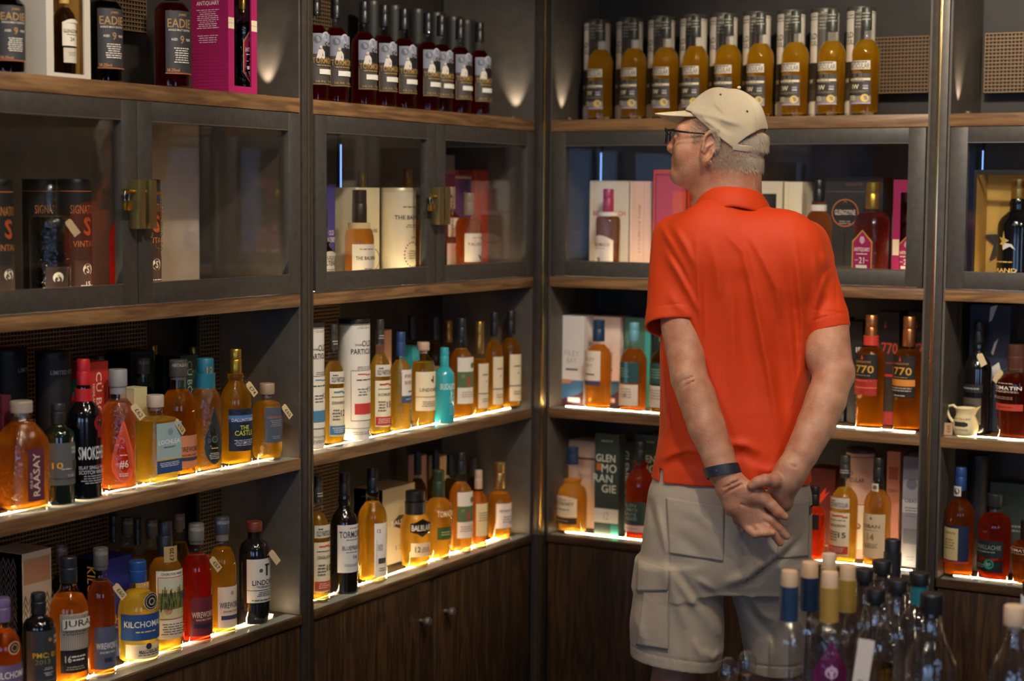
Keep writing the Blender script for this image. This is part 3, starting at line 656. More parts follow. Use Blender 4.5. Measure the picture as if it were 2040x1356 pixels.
X(T0, 455, 512, -30, 'magenta gift box with a window at the right end of the near top shelf', .025, .105, MG, window=(.2, .8, .06, .93), inner='3a0a20',
  front=[('R', -.80, .62, .2, .10, 'e3d3b8'), ('R', .80, .62, .2, .10, 'e3d3b8'), ('R', -.80, .62, .2, .004, 'b59a70'), ('R', .80, .62, .2, .004, 'b59a70')],
  side=[('T', 'ANTIQUARY', -.1, .80, .62, .045, OW), ('C', -.1, .90, .16, 'd58cab'), ('C', -.1, .90, .10, MG), ('L', -.1, .66, .62, .18, 10, 'e9c9d6'), ('L', -.1, .48, .62, .08, 4, 'e9c9d6')]+[('R', 0, .03+.03*i, 1, .0018, '7d0f42') for i in range(32)])
B(T0, 485, -8, 38, 'dark cut glass bottle with magenta diamond label inside the magenta box, near top shelf', back=.062, liq='4a1006', prof='squat', cap='mb08a3c', rot=84, cut=True,
  label=[(.10, .66, 95, MG, antq_art(), 0, 'diamond')])

# ================= NEAR GLASS CABINET =================
sig = [('R', 0, .905, 2.2, .006, 'd9702a'), ('T', 'SIGNATORY', .35, .76, .8, .07, 'b5713a'), ('T', 'S', .35, .63, .2, .14, 'b5552a'), ('T', 'S', .42, .62, .2, .14, 'b5552a'), ('T', 'VINTAGE', .35, .485, .7, .05, 'b5713a'),
       ('R', .35, .19, .62, .32, '352622'), ('C', .35, .28, .13, OW), ('C', .35, .265, .09, '352622'), ('T', 'S', .35, .28, .08, .06, OW), ('L', .35, .10, .5, .12, 6, OW)]
for px, d, bk in ((-6, 'black gift tube with orange stripe cut by the left edge, near glass cabinet', .10), (80, 'black gift tube with orange stripe behind the cut glass decanter', .215), (150, 'black gift tube with orange lettering right of the cut glass decanter', .15), (287, 'black gift tube with orange stripe behind the brass door bolt', .20)):
    U(T1, px, 357, 66, d, bk, '191717', '141414', sig+([('T', '15', .35, .165, .12, .035, OW)] if px == 150 else []), rot=62, group='black tubes with an orange stripe')
B(T1, 100, 368, 80, 'clear cut glass decanter of dark spirit with big round stopper, near glass cabinet', back=.095, prof='squat', liq='1d0d08', cut=True, clear=.3, capmat=CUT, tagc=('', 1), rot=66,
  label=[(.0, .34, 70, '3a2a26', [('O', 0, .5, .0, '8a6a4a'), ('C', 0, .74, .22, OW), ('C', 0, .68, .15, '3a2a26'), ('T', 'S', 0, .72, .1, .12, OW), ('T', '30', 0, .45, .25, .1, OW), ('L', 0, .24, .7, .24, 5, OW)])])
B(T1, 242, 372, 50, 'glowing red bottle behind the left door edge of the near glass cabinet', back=.10, prof='kil', liq='d01408', cap='1a1a1a', clear=.3, tagc=None)

# ================= NEAR LIT MIDDLE SHELF =================
U(T2, 18, 694, 76, 'black gift tube with a red curve, leftmost at the back of the near middle shelf', .20, '17161a', '151515', [('P', [(.1, .30), (.9, .30), (.9, .52), (.6, .50)], 'b3211c'), ('T', 'LIMITED', .6, .86, .4, .03, '9a9a9a')], rot=62)
U(T2, 108, 699, 70, 'black gift tube with red dune picture behind the dark green bottle', .135, '232126', '151515', [('P', [(-.3, .30), (1, .30), (1, .60), (.6, .62), (.2, .50)], 'c02a1e'), ('T', 'LIMITED EDITION', .45, .86, .8, .03, 'a8a8a8')], rot=62)
X(T2, 6, 24, 786, 'small maroon and cream carton behind the orange bottle at the left edge', .10, .08, '5a1f33', front=[('R', 0, .62, 1, .12, 'c7b48a')])
X(T2, 176, 217, 718, 'red gift box with white upright lettering behind the black bottle', .095, .055, 'cf3226', front=[('T', 'CÙ BÒCAN', .15, .62, .34, .60, 'f3dcd0', -90), ('T', 'HIGHLAND SINGLE MALT', -.42, .62, .11, .42, 'f3dcd0', -90), ('T', 'SCOTCH WHISKY', -.68, .62, .11, .35, 'f3dcd0', -90)], side=[('R', 0, .8, 1, .12, '3a9a94')])
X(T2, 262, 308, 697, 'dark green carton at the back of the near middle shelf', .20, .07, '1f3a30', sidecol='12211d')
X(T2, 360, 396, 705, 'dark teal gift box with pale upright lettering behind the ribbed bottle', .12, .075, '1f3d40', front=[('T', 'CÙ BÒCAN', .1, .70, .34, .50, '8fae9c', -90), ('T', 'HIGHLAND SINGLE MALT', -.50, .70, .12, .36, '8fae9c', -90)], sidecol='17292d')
X(T2, 268, 294, 770, 'cream carton with green pattern behind the orange drop label bottle', .098, .04, 'd9d1a3', front=[('R', 0, .55, 1, .3, 'a9b78a')], side=[('R', 0, .88, 1, .2, 'e8e0b8')])
prov = [('T', 'PROVENANCE', 0, .72, .9, .22, 'a9a59a')]
heri = [('T', 'HERITAGE-FLAVOUR', 0, .70, 1.0, .2, 'b9b5a8')]
B(T2, 200, 708, 36, 'bottle with grey lettered cap behind the red box, near middle shelf', back=.235, prof='wire', liq='4a2410', cap='3a3936', captex=heri)
B(T2, 285, 712, 56, 'clear necked bottle with grey cap between the two dark cartons', back=.17, prof='wire', liq='5a3a14', cap='46443f', captex=prov)
B(T2, 307, 687, 44, 'gold capped bottle farthest back behind the dark green carton', back=.27, prof='long', liq='6b4a14', cap='m9a7b35')
B(T2, 386, 690, 44, 'gold capped bottle farthest back behind the dark teal box', back=.26, prof='long', liq='6b4a14', cap='m9a7b35')
B(T2, 44, 798, 90, 'orange flecked square bottle with upright maroon label, near middle shelf', prof='raas', sq=5, liq='f08a28', cap='9a8f84', rot=80, cut=True, dens=.5,
  label=[(.10, .58, .42, '5b2a3c', [('T', 'RAASAY', 0.05, .5, .42, .82, 'd9c9b8', 90), ('T', 'ISLE OF', -.6, .4, .14, .3, 'd9c9b8', 90)])])
B(T2, 117, 803, 62, 'dark green bottle with grey label and yellow number, near middle shelf', prof='pc', dark='0f1a12', cap='252525', tagc='', rot=72,
  label=[(.20, .62, 130, '5c5c5e', [('T', 'PORT', .62, .86, .26, .07, 'e8e8e8'), ('T', 'CHARLOTTE', .68, .77, .34, .07, 'e8e8e8'), ('T', '10', -.5, .47, .30, .15, 'e3b01e'), ('R', 0, .16, 1, .012, '2d2d2e'), ('L', 0, .38, .3, .05, 1, 'd0d0d0'), ('L', .3, .22, .3, .07, 2, 'c0c0c0'), ('R', .7, .45, .24, .22, '3b3634')])])
B(T2, 168, 715, 68, 'black bottle with red cap and red skull picture, near middle shelf', prof='long', dark='0b0b0f', cap='b81e26', tagc=None, rot=70, wax=('b81e26', .70, .79),
  label=[(.10, .66, 130, None, [('C', .55, .80, .22, '8f1016'), ('C', .40, .80, .055, '2a0508'), ('C', .66, .80, .055, '2a0508'), ('R', .55, .66, .24, .10, '8f1016'), ('T', 'SMOKEHEAD', .25, .42, .95, .17, 'd9d9de'), ('T', 'ISLAY SINGLE MALT', .12, .235, .8, .045, 'cfcfd6'), ('T', 'SCOTCH WHISKY', .12, .175, .8, .05, 'cfcfd6'), ('L', .1, .08, .7, .12, 4, 'a9a9b4'), ('R', .5, .26, .3, .02, '8f1016')])])
B(T2, 236, 735, 72, 'orange bottle with grey cap and orange drop label, near middle shelf', prof='wire', liq='e8762a', cap='8e8c8c', tagc='£62', rot=58, cut=True, wax=('8e8c8c', .80, .88), dens=.6,
  label=[(.08, .62, 80, 'e8623a', [('T', '#6', 0, .28, .36, .13, 'f3e0d0'), ('L', 0, .12, .5, .06, 2, 'f3e0d0'), ('L', 0, .42, .3, .03, 1, 'f3e0d0')], 0, 'drop')])
B(T2, 356, 716, 70, 'ribbed amber bottle with dark lettered cap and salmon label, near middle shelf', prof='wire', liq='d98a24', cap='4a4844', captex=heri, rot=80, gap=.032, dens=.7, wax=('55514a', .83, .86),
  label=[(.08, .36, 108, 'd08a68', [('T', 'WIREWORKS', 0, .58, .82, .16, '5a2c2c'), ('T', 'SINGLE MALT WHISKY', 0, .40, .6, .06, '5a2c2c'), ('R', 0, .28, .7, .1, '46485a')])])
B(T2, 310, 786, 76, 'square pale gold bottle with pale blue label and tag, near middle shelf', prof='squat', sq=6, liq='f0c050', cap='b5a898', tagc='£52', rot=84, cut=True, dens=.5, gap=.012,
  label=[(.13, .70, .88, '9fb9c0', [('T', 'LOCHLEA', 0, .62, .86, .09, 'f2f2ee'), ('C', .1, .82, .10, '7d9aa5'), ('R', 0, .13, 1, .26, '2f5186'), ('R', 0, .27, 1, .025, 'd9b04a'), ('L', 0, .17, .8, .1, 3, 'e8e8ee'), ('L', 0, .52, .5, .04, 1, '4a5c66')])])
B(T2, 410, 713, 64, 'amber bottle with teal cap and dark teal drop label, near middle shelf', prof='wire', liq='d99a30', cap='1f6a80', rot=72, cut=True, dens=.6, wax=('1f6a80', .74, .87), captex=[('T', '12', 0, .28, .3, .42, 'c9853c')], gap=.02,
  label=[(.08, .60, 78, '2f3f42', [('L', 0, .14, .6, .12, 4, 'c9c9c0'), ('C', 0, .42, .16, '5a6a6c'), ('C', 0, .42, .11, '2f3f42'), ('L', 0, .27, .4, .03, 1, 'd9d9d0')], 0, 'drop')])
B(T2, 470, 695, 64, 'tall gold bottle with gold cap and blue black label, near middle shelf', prof='ard', liq='e0a428', cap='mb8963a', tagc=('£74', 1), rot=70, dens=.6,
  label=[(.14, .50, 115, '14233f', [('R', 0, .80, 1, .1, '4f7fb5'), ('R', 0, .72, 1, .08, '27457a'), ('P', [(-.9, .92), (-.4, .98), (-.1, .9), (.2, 1.02), (.5, .9), (.9, .94), (.9, .84), (-.9, .84)], '0c1424'), ('T', 'DALLINTOBER', 0, .74, .8, .07, 'e8e8f0'), ('T', 'THE', 0, .56, .3, .10, 'd8d84a'), ('T', 'CASTLE', 0, .43, .62, .12, 'd8d84a'), ('O', 0, .20, .0, 'd9d9d9'), ('L', 0, .2, .7, .16, 4, 'c9c9d6')])])
B(T2, 532, 763, 62, 'round ribbed gold bottle with grey blue label and price card, near middle shelf', prof='drum', liq='e8aa30', cap='8f7c66', tagc=('£65', 1), rot=74, dens=.55, cut=True,
  label=[(.24, .70, 88, '4a5262', [('T', 'HEARACH', 0, .72, .8, .07, 'b06a4a'), ('L', 0, .55, .6, .2, 4, '8a8f9c'), ('L', 0, .15, .5, .1, 2, '8a8f9c')])])

# ================= NEAR COUNTER =================
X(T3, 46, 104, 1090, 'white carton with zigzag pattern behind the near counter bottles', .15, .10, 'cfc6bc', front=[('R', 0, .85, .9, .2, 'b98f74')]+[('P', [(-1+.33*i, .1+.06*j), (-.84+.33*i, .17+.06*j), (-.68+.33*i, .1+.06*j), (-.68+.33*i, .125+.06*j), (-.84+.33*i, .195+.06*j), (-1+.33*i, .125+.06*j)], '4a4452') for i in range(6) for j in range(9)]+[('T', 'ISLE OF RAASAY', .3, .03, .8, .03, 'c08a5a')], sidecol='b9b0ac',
  side=[('P', [(-1+.33*i, .1+.06*j), (-.84+.33*i, .17+.06*j), (-.68+.33*i, .1+.06*j), (-.68+.33*i, .125+.06*j), (-.84+.33*i, .195+.06*j), (-1+.33*i, .125+.06*j)], '55505c') for i in range(6) for j in range(14)])
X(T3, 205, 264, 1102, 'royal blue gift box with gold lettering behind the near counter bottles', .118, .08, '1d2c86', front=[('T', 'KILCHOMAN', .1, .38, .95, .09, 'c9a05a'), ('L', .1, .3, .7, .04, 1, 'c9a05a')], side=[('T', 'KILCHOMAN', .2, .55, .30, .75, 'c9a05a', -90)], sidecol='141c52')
B(T3, 124, 1083, 46, 'bottle with grey lettered cap behind the orange striped label bottle', back=.165, prof='wire', liq='5a3414', cap='4a4844', captex=heri)
for px, top, d, bk, cp, fm in ((228, 1026, 'black capped bottle, leftmost in the back row of the near counter', .21, '1c1c1e', 'long'), (254, 1030, 'grey lettered cap bottle, second in the back row of the near counter', .225, '55524c', 'wire'), (276, 1032, 'black capped bottle above the royal blue box', .155, '19191b', 'long'),
                    (303, 1034, 'grey lettered cap bottle left of the tall picture label bottle', .20, '55524c', 'wire'), (358, 1022, 'grey lettered cap bottle behind the red spirit bottle', .20, '5a564e', 'wire')):
    B(T3, px, top, 42, d, back=bk, prof=fm, liq='b07a2a', cap=cp, captex=heri if fm == 'wire' else None, label=[(.12, .5, 110, 'cdb98a', [('L', 0, .6, .7, .5, 5, '5a3a2a')])])
X(T3, 402, 424, 1106, 'thin red carton standing between the red spirit bottle and its pale neighbour', .105, .03, 'a82a2c', H=None)
B(T3, 6, 1190, 74, 'orange bottle with purple label and round seal at the left edge of the counter', prof='kil', liq='d0642a', cap='6a5a86', rot=62, dens=.8,
  label=[(.18, .42, 150, '6a5a86', [('T', 'KILCHOMAN', .25, .62, .8, .26, OW), ('L', .2, .3, .5, .12, 1, 'c9a05a')]), (.50, .64, 42, None, [('C', 0, .5, .5, 'c9b08a'), ('C', 0, .5, .40, '3a1c10'), ('O', 0, .5, .26, 'c9b08a', .05)], 20)])
B(T3, 78, 1180, 64, 'black bottle with dark label and yellow lettering on the near counter', prof='pc', dark='0c0e0f', cap='1e2022', rot=66, tagc=None, wax=None,
  label=[(.14, .66, 140, '36383b', [('T', 'PMC: 01', .0, .55, .62, .10, 'd9b52a'), ('T', '2013', -.13, .43, .38, .09, '8f8550'), ('T', 'PORT', .75, .86, .22, .07, OW), ('T', 'CHARLOTTE', .80, .77, .3, .07, OW), ('C', .25, .83, .05, 'a87c4a'), ('L', .15, .3, .25, .06, 2, 'c9c9c9'), ('L', .15, .2, .25, .08, 3, 'c9c9c9'), ('R', 0, .08, 1, .008, '8a8a8a')])])
B(T3, 138, 1108, 80, 'waisted orange bottle with white striped label, near counter', prof='jura', liq='e8862a', cap='26282c', tagc='', rot=64, dens=.6,
  label=[(.30, .58, 92, 'e3dccb', [('R', -.92+.105*i, .5, .02, 1, '3a3a40') for i in range(18)]+[('R', .1, .72, .9, .3, 'e3dccb'), ('T', 'JURA', .12, .72, .86, .24, '2b2b33'), ('L', 0, .48, .8, .12, 2, '4a4a50')]), (.12, .30, 96, '2a2320', [('T', '16', -.5, .6, .2, .3, OW), ('L', .2, .62, .6, .3, 2, OW), ('L', 0, .2, .8, .2, 2, 'b9a98f')])])
B(T3, 202, 1090, 56, 'ribbed amber bottle with slate blue label and tag, near counter', prof='wire', liq='b8541c', cap='5c5852', captex=prov, tagc='£60', rot=70, dens=.9, wax=('55514a', .83, .86),
  label=[(.07, .40, 112, '525c74', [('T', 'WIREWORKS', 0, .55, .86, .15, OW), ('T', 'SINGLE MALT WHISKY', 0, .40, .6, .05, OW), ('R', 0, .22, .3, .1, '2c3040')])])
B(T3, 275, 1116, 82, 'pale gold bottle with blue cap, blue label and black round seal, near counter', prof='kil', liq='f2c44e', cap='1f4a8c', rot=60, dens=.45,
  label=[(.24, .50, 145, '1c4a8a', [('T', 'KILCHOMAN', .05, .62, .86, .24, OW), ('L', .05, .33, .5, .12, 1, 'd9c08a')]), (.06, .20, 110, 'd9d0b4', [('C', .2, .85, .08, '2a3040'), ('L', .25, .3, .6, .3, 2, '4a4a44'), ('T', 'MACHIR BAY', .3, .5, .6, .22, '3a3a36')]), (.53, .71, 50, None, [('C', 0, .5, .50, 'c9bfa8'), ('C', 0, .5, .46, '1d2026'), ('O', 0, .5, .38, 'c9bfa8', .03), ('O', 0, .5, .2, 'c9bfa8', .05)], 22)])
B(T3, 330, 1037, 66, 'amber bottle with a large white picture label and hanging neck tag, near counter', prof='pot', liq='d9a23a', cap='242428', rot=70, dens=.6, gap=.02,
  label=[(.12, .64, 125, 'e6dfce', [('T', 'CHORLTON WHISKY', 0, .955, .7, .035, '3a2a20'), ('R', 0, .60, .88, .62, 'c0392b'), ('R', 0, .60, .85, .60, 'd8cc98'), ('R', 0, .82, .85, .16, 'cfd0b4'), ('R', 0, .56, .85, .24, '7c8048'), ('C', -.3, .42, .10, 'd9a27a'), ('C', .5, .62, .07, '56708a')]+[('R', random.uniform(-.8, .8), random.uniform(.45, .74), .02, .1, '3c4222') for _ in range(40)]+[('L', 0, .16, .7, .18, 5, '6a5f50')]),
         (.70, .82, 70, 'b59a66', [('T', '£120', 0, .5, .3, .8, '2a2018', 90)])])
B(T3, 392, 1042, 60, 'red spirit bottle with grey lettered cap, maroon label and tag, near counter', prof='wire', liq='c42a1c', cap='6a655c', captex=heri, tagc='£57', rot=70, dens=.9, wax=('5a564e', .83, .86), gap=.018,
  label=[(.07, .40, 112, '6a2530', [('T', 'WIREWORKS', 0, .55, .86, .15, 'e8cdb8'), ('T', 'SINGLE MALT WHISKY', 0, .42, .6, .05, 'e8cdb8'), ('R', 0, .27, .75, .1, '2a2838')])])
B(T3, 443, 1029, 56, 'pale amber bottle with blue grey cap and cream label, near counter', prof='wire', liq='e0a63a', cap='3f4250', captex=heri, rot=76, dens=.6, wax=('6f6a60', .80, .87), gap=.018,
  label=[(.07, .42, 112, 'dcd5c4', [('C', .1, .84, .08, 'a8a294'), ('T', 'WIREWORKS', 0, .55, .86, .15, '2f3040'), ('T', 'SINGLE MALT WHISKY', 0, .40, .6, .05, '5a5648'), ('R', 0, .25, .75, .1, '3b4660')])])
B(T3, 507, 1038, 62, 'matt black bottle with white label and copper stopper, right end of near counter', prof='lind', dark='141416', cap='6a2f1e', tagc=('', 1), rot=68,
  label=[(.22, .65, 118, 'd9d6cc', [('T', 'LINDORES', .25, .46, .9, .12, '2b2b2b'), ('C', -.1, .74, .06, '55524a'), ('R', .32, .74, .08, .26, '2b2b2b'), ('R', .36, .86, .2, .04, '2b2b2b'), ('L', .2, .36, .6, .06, 2, '55524a'), ('R', .0, .29, 1, .012, '1a1a1a'), ('L', .2, .2, .6, .12, 3, '55524a'), ('L', 0, .06, .8, .06, 1, '55524a')])])
# ================= LEFT WALL, CORNER BAY: TOP SHELF ROW =================
ORD = ['first', 'second', 'third', 'fourth', 'fifth', 'sixth', 'seventh', 'eighth', 'ninth']
def dup(root, loc, rz, label, group):
    r = root.copy(); COL.objects.link(r); r.location = loc; r.rotation_euler = (0, 0, rz); r['label'] = label; r['group'] = group
    for ch in root.children:
        c = ch.copy(); COL.objects.link(c); c.parent = r
        for g in ch.children:
            d = g.copy(); COL.objects.link(d); d.parent = c
    return r
group_t = 'red spirit bottles with picture labels on the top shelf'
tor = [(.145, .62, 118, '4b4743', [('R', 0, .80, 1, .40, '8b90a0'), ('C', .1, .95, .16, 'b8bcc6'), ('C', -.55, .88, .14, '5f6574'), ('C', .15, .80, .07, '2c2a2c'), ('C', .5, .80, .07, '2c2a2c'), ('R', .3, .66, .5, .2, '1f1e20'), ('C', .5, .78, .045, '9a8f88'), ('C', .15, .80, .04, '9a8f88'),
        ('P', [(-.65, .50), (-.02, .50), (-.05, .64), (-.2, .70), (-.5, .68)], 'e3dcd0'), ('C', -.33, .735, .055, 'cfc0ae'), ('T', 'TORMORE', .0, .475, .92, .11, 'b08a44'), ('L', 0, .38, .8, .05, 1, 'b08a44'), ('R', .25, .26, .68, .10, 'f2efe6'), ('T', '58.5%  70cl', 0, .07, .7, .04, 'b08a44'), ('R', -.94, .22, .015, .4, 'b08a44'), ('R', 0, .02, .95, .01, 'b08a44')])]
tb = B('L0', 669, -8, 53, 'first from the left of the fully seen red bottles with picture labels, top shelf', prof='long', liq='a3180a', cap='17181a', label=tor, rot=70, gap=.03, clear=.35, group=group_t)
for i, px in enumerate((724.8, 765, 804.6, 852, 878.6, 916, 954.7)):
    b = .068; p, z = place('L', 0, px, b); 
    dup(tb, (p[0], p[1], z+EPS), math.radians(70), '%s from the left of the red bottles with picture labels, top shelf by the corner' % ORD[i+2], group_t)
p, z = place('L', 0, 629, .07)
dup(tb, (p[0], p[1], z+EPS), math.radians(76), 'red bottle with picture label half hidden by the upright post, top shelf', group_t)
for i, (px, top) in enumerate(((741, 3), (784, 12), (830, 19), (868, 26), (901, 34), (928, 41))):
    t = U('L0', px, top, 40, '%s from the left of the black tubes behind the picture label bottles' % ORD[i], .225, '1f1d1c', '2c2a28', (), group='black tubes behind the picture label bottles')

# ================= CORNER GLASS CABINET, LEFT WALL =================
B('L1', 644, 424, 44, 'dark bottle with cream label at the left edge of the corner cabinet', prof='pult', liq='5a1f0c', cap='2a2018', tagc='', rot=72, back=.075,
  label=[(.04, .50, 120, 'd9d0bc', [('T', 'OLD', .1, .82, .4, .12, '2b2b33'), ('T', 'PULTENEY', .05, .66, .86, .14, '2b2b33'), ('L', .1, .4, .7, .2, 4, '55524a')], 0, 'arch')])
X('L1', 652, 668, 366, 'purple gift box with white lettering beside the post, corner cabinet', .155, .07, '4a4490', front=[('T', 'OLD', 0, .52, .6, .05, OW), ('T', 'PULTENEY', 0, .45, .9, .05, OW)])
B('L1', 716, 378, 60, 'round shouldered amber bottle with black cap and white label, corner cabinet', prof='balv', liq='c9741c', cap='2b1a12', rot=66, back=.075, dens=.7, wax=('d9c08a', .60, .66),
  label=[(.02, .44, 120, 'f0e8d2', [('L', 0, .88, .6, .06, 1, '8a7f68'), ('T', 'THE BALVENIE', .05, .66, .8, .09, '3a3428'), ('L', .1, .4, .4, .05, 1, '6a604a'), ('T', 'C', .3, .2, .1, .08, '6a604a')])])
X('L1', 708, 756, 374, 'cream upright box behind the round shouldered bottle, corner cabinet', .135, .07, 'e8dcb4', front=[('R', -.85, .5, .1, 1, 'f4ecd6'), ('T', 'THE BALVENIE', .4, .55, .4, .04, '4a4434'), ('O', .5, .25, .25, '4a5060', .02)])
U('L1', 793, 374, 70, 'cream tube with dark wreath print, corner cabinet', .105, 'efe4c4', 'e0d4b0', [('L', .2, .80, .6, .03, 1, '6a604a'), ('T', 'THE BALVENIE', .25, .69, .85, .045, '3a3428'), ('L', .25, .60, .4, .04, 2, '6a604a')]+[('C', .25+.42*math.cos(a), .30+.13*math.sin(a), .018, '4a4a68') for a in [2*PI*i/22 for i in range(22)]]+[('T', '14', .25, .48, .1, .03, '6a604a'), ('L', .25, .3, .3, .1, 4, '8a8068')], rot=66)
B('L1', 722, 339, 44, 'gold capped bottle rising behind the cream box, corner cabinet', prof='long', liq='8a6a1c', cap='mc9a63a', back=.245)
B('L1', 812, 337, 44, 'gold capped bottle rising behind the cream wreath tube, corner cabinet', prof='long', liq='8a6a1c', cap='mc99a5a', back=.215)
B('L1', 838, 388, 40, 'amber bottle half hidden behind the door edge right of the cream tube', prof='std', liq='b0641c', cap='3a2418', back=.09, label=[(.2, .6, 110, 'c99a6a', [('L', 0, .5, .7, .5, 5, '6a3a2a')])])
X('L1', 880, 905, 309, 'tall pale carton left in the right half of the corner cabinet', .225, .04, 'cfc3a8')
B('L1', 897, 372, 46, 'bottle with white label behind the brass chain, corner cabinet', prof='std', liq='b0501c', cap='9a8a70', back=.15, rot=76, label=[(.45, .66, 110, 'e8dfcc', [('T', 'TALISKER', 0, .5, .7, .2, '5a5040')]), (.10, .38, 120, 'd9cfc0', [('P', [(-.7, .1), (.1, .1), (0, .6), (-.3, .9)], 'a8705a'), ('L', .3, .6, .4, .3, 3, '7a7060')])])
B('L1', 933, 384, 52, 'amber bottle with white map label, right half of the corner cabinet', prof='pot', liq='c9681e', cap='8a7a6a', rot=70, back=.07, dens=.7, label=[(.20, .53, 112, 'f0eadc', [('L', .1, .85, .6, .05, 1, '6a6050'), ('T', 'TALISKER', .05, .62, .8, .11, '5a5040'), ('P', [(.9, .5), (.5, .2), (.1, .28), (.5, 0), (.98, 0)], '4a3a30'), ('C', .6, .82, .06, '6a5a4a')])])
X('L1', 906, 938, 348, 'purple carton with gold stripe behind the map label bottle', .165, .05, '4b3a6e', front=[('R', 0, .97, 1, .02, 'c9a05a'), ('T', 'S', .2, .8, .2, .1, '8a5a6a')])
X('L1', 947, 992, 340, 'wide red orange gift box at the right end of the corner cabinet', .155, .08, 'b8402a', front=[('R', 0, .5, .9, .94, 'a83826')])
B('L1', 1012, 428, 32, 'small grey bottle with pale label before the red orange box, corner cabinet', prof='std', liq='8a5a4a', cap='8a3a34', back=.105, label=[(.05, .62, 120, 'cfcac0', [('L', 0, .8, .6, .1, 2, '9a3a34'), ('T', '8', 0, .4, .2, .15, '4a4a4a')])])

# ================= CORNER BAY LIT SHELF, LEFT WALL =================
def opt(col, num, name2='BUNNAHABHAIN'): # printed tube artwork
    return [('R', 0, .955, 2, .012, '8a8580'), ('L', .35, .93, .5, .02, 2, '8a8580'), ('T', 'OLD', .48, .80, .34, .05, '3a3a3c'), ('T', 'DOUBLE', .0, .79, .2, .015, '3a3a3c'), ('T', 'PARTICULAR', .4, .735, .8, .045, '3a3a3c'), ('L', .4, .60, .5, .03, 2, '8a8a86'),
            ('R', .35, .37, .75, .42, '6a6a6c'), ('R', .35, .37, .73, .408, 'ece6da'), ('R', .15, .547, .22, .010, col), ('R', .55, .541, .2, .010, col), ('L', .4, .5, .6, .025, 1, '4a4a4a'), ('T', num, .6, .42, .14, .04, '3a3a3c'), ('L', .2, .40, .3, .07, 3, '6a6a6a'), ('R', .38, .26, .6, .09, col), ('L', .35, .06, .8, .03, 2, '8a8580'), ('R', 0, .10, 2, .006, '8a8580')]
def opb(col, num, nm):
    return [(.52, .62, 105, 'd9d3c6', [('L', -.4, .7, .3, .25, 1, '3a3a3c'), ('T', 'OLD PARTICULAR', .05, .35, .85, .42, '2f2f31')]),
            (.09, .485, 110, 'ece2c4', [('R', -.25, .915, .3, .035, col), ('R', .25, .925, .25, .035, col), ('R', .65, .90, .2, .035, col), ('L', 0, .82, .8, .04, 1, '4a4a4a'), ('T', nm, 0, .70, .7, .06, '4a4640'), ('T', num, .45, .48, .28, .13, '3a3a3c'), ('L', -.3, .45, .4, .25, 4, '6a6a60'), ('R', 0, .13, .92, .18, col), ('L', 0, .13, .7, .12, 3, 'e9d9c0')])]
opcap = [('L', .2, .3, .9, .2, 2, 'b9b5a8')]
BL, RD = '4f86b0', 'c23a36'
U('L2', 618, 641, 56, 'white lettered tube with blue band cut by the upright post, corner middle shelf', .075, 'dedad4', '2a2a2c', opt(BL, '12'), rot=60)
B('L2', 665, 646, 41, 'gold bottle with dark cap and blue banded label, left on the corner middle shelf', prof='long', liq='d9a83a', cap='34322f', captex=opcap, label=opb(BL, '12', 'BUNNAHABHAIN'), rot=66, tagc='', dens=.55)
U('L2', 706, 634, 62, 'tall white lettered tube with red band, corner middle shelf', .075, 'e4e0da', '1f1f20', opt(RD, '15'), rot=52)
B('L2', 757, 636, 42, 'gold bottle with dark cap and red banded label, corner middle shelf', prof='long', liq='e8b840', cap='34322f', captex=opcap, label=opb(RD, '15', 'AUCHROISK'), rot=62, tagc='', dens=.5)
X('L2', 766, 780, 656, 'narrow pale card box behind the red banded label bottle', .165, .03, 'd9a88a')
B('L2', 798, 661, 43, 'gold bottle with blue cap and white label with blue foot, corner middle shelf', prof='std', liq='e8b03a', cap='27406e', rot=80, dens=.5, cut=True,
  label=[(.37, .63, 80, 'e0dad0', [('T', 'FIFE', 0, .75, .6, .14, '8a6a5a'), ('T', 'RIVER', 0, .5, .6, .14, '8a6a5a'), ('R', .3, .16, .4, .05, '4a4a6a')]), (.30, .37, 80, '3f5a80', [('L', 0, .5, .6, .3, 1, 'c9c9d6')])])
B('L2', 843, 681, 48, 'short gold bottle with glass stopper and cream label, corner middle shelf', prof='lind', liq='e0a040', cap='b59a84', rot=58, dens=.5,
  label=[(.20, .66, 128, 'efe3c4', [('C', .3, .78, .05, '6a604a'), ('R', .42, .8, .06, .18, '4a4434'), ('T', 'LINDORES', .15, .54, .8, .09, '5a5240'), ('R', 0, .36, 1, .02, 'b08a4a'), ('L', .1, .18, .7, .16, 3, '8a8068')])])
B('L2', 885, 692, 40, 'turquoise painted bottle with white lettering, corner middle shelf', prof='pot', dark='2f9fae', cap='2f9fae', rot=66,
  label=[(.06, .60, 120, None, [('T', 'BRUICHLADDICH', .05, .80, 1.0, .15, 'dff0f2'), ('T', 'THE', .3, .62, .22, .07, '9fd4da'), ('T', 'CLASSIC', .3, .52, .4, .07, '9fd4da'), ('T', 'LADDIE', .3, .43, .36, .07, '9fd4da'), ('L', .3, .22, .4, .26, 6, '7fc2ca')])])
X('L2', 822, 836, 688, 'turquoise gift box behind the short gold bottle, corner middle shelf', .14, .045, '2f9fae')
ptg = [(.16, .62, 112, 'e6e0d4', [('R', 0, .52, 1, .34, '5c7048'), ('C', .45, .82, .13, '55793f'), ('P', [(-.2, .42), (.05, .36), (.15, .55), (-.05, .60)], 'c23a2a'), ('L', 0, .2, .8, .14, 3, 'b0907a'), ('C', -.5, .6, .08, '7a8a5a')])]
B('L2', 919, 634, 47, 'amber bottle with painted landscape label, corner middle shelf', prof='long', liq='c98024', cap='22252a', rot=68, label=ptg, dens=.6)
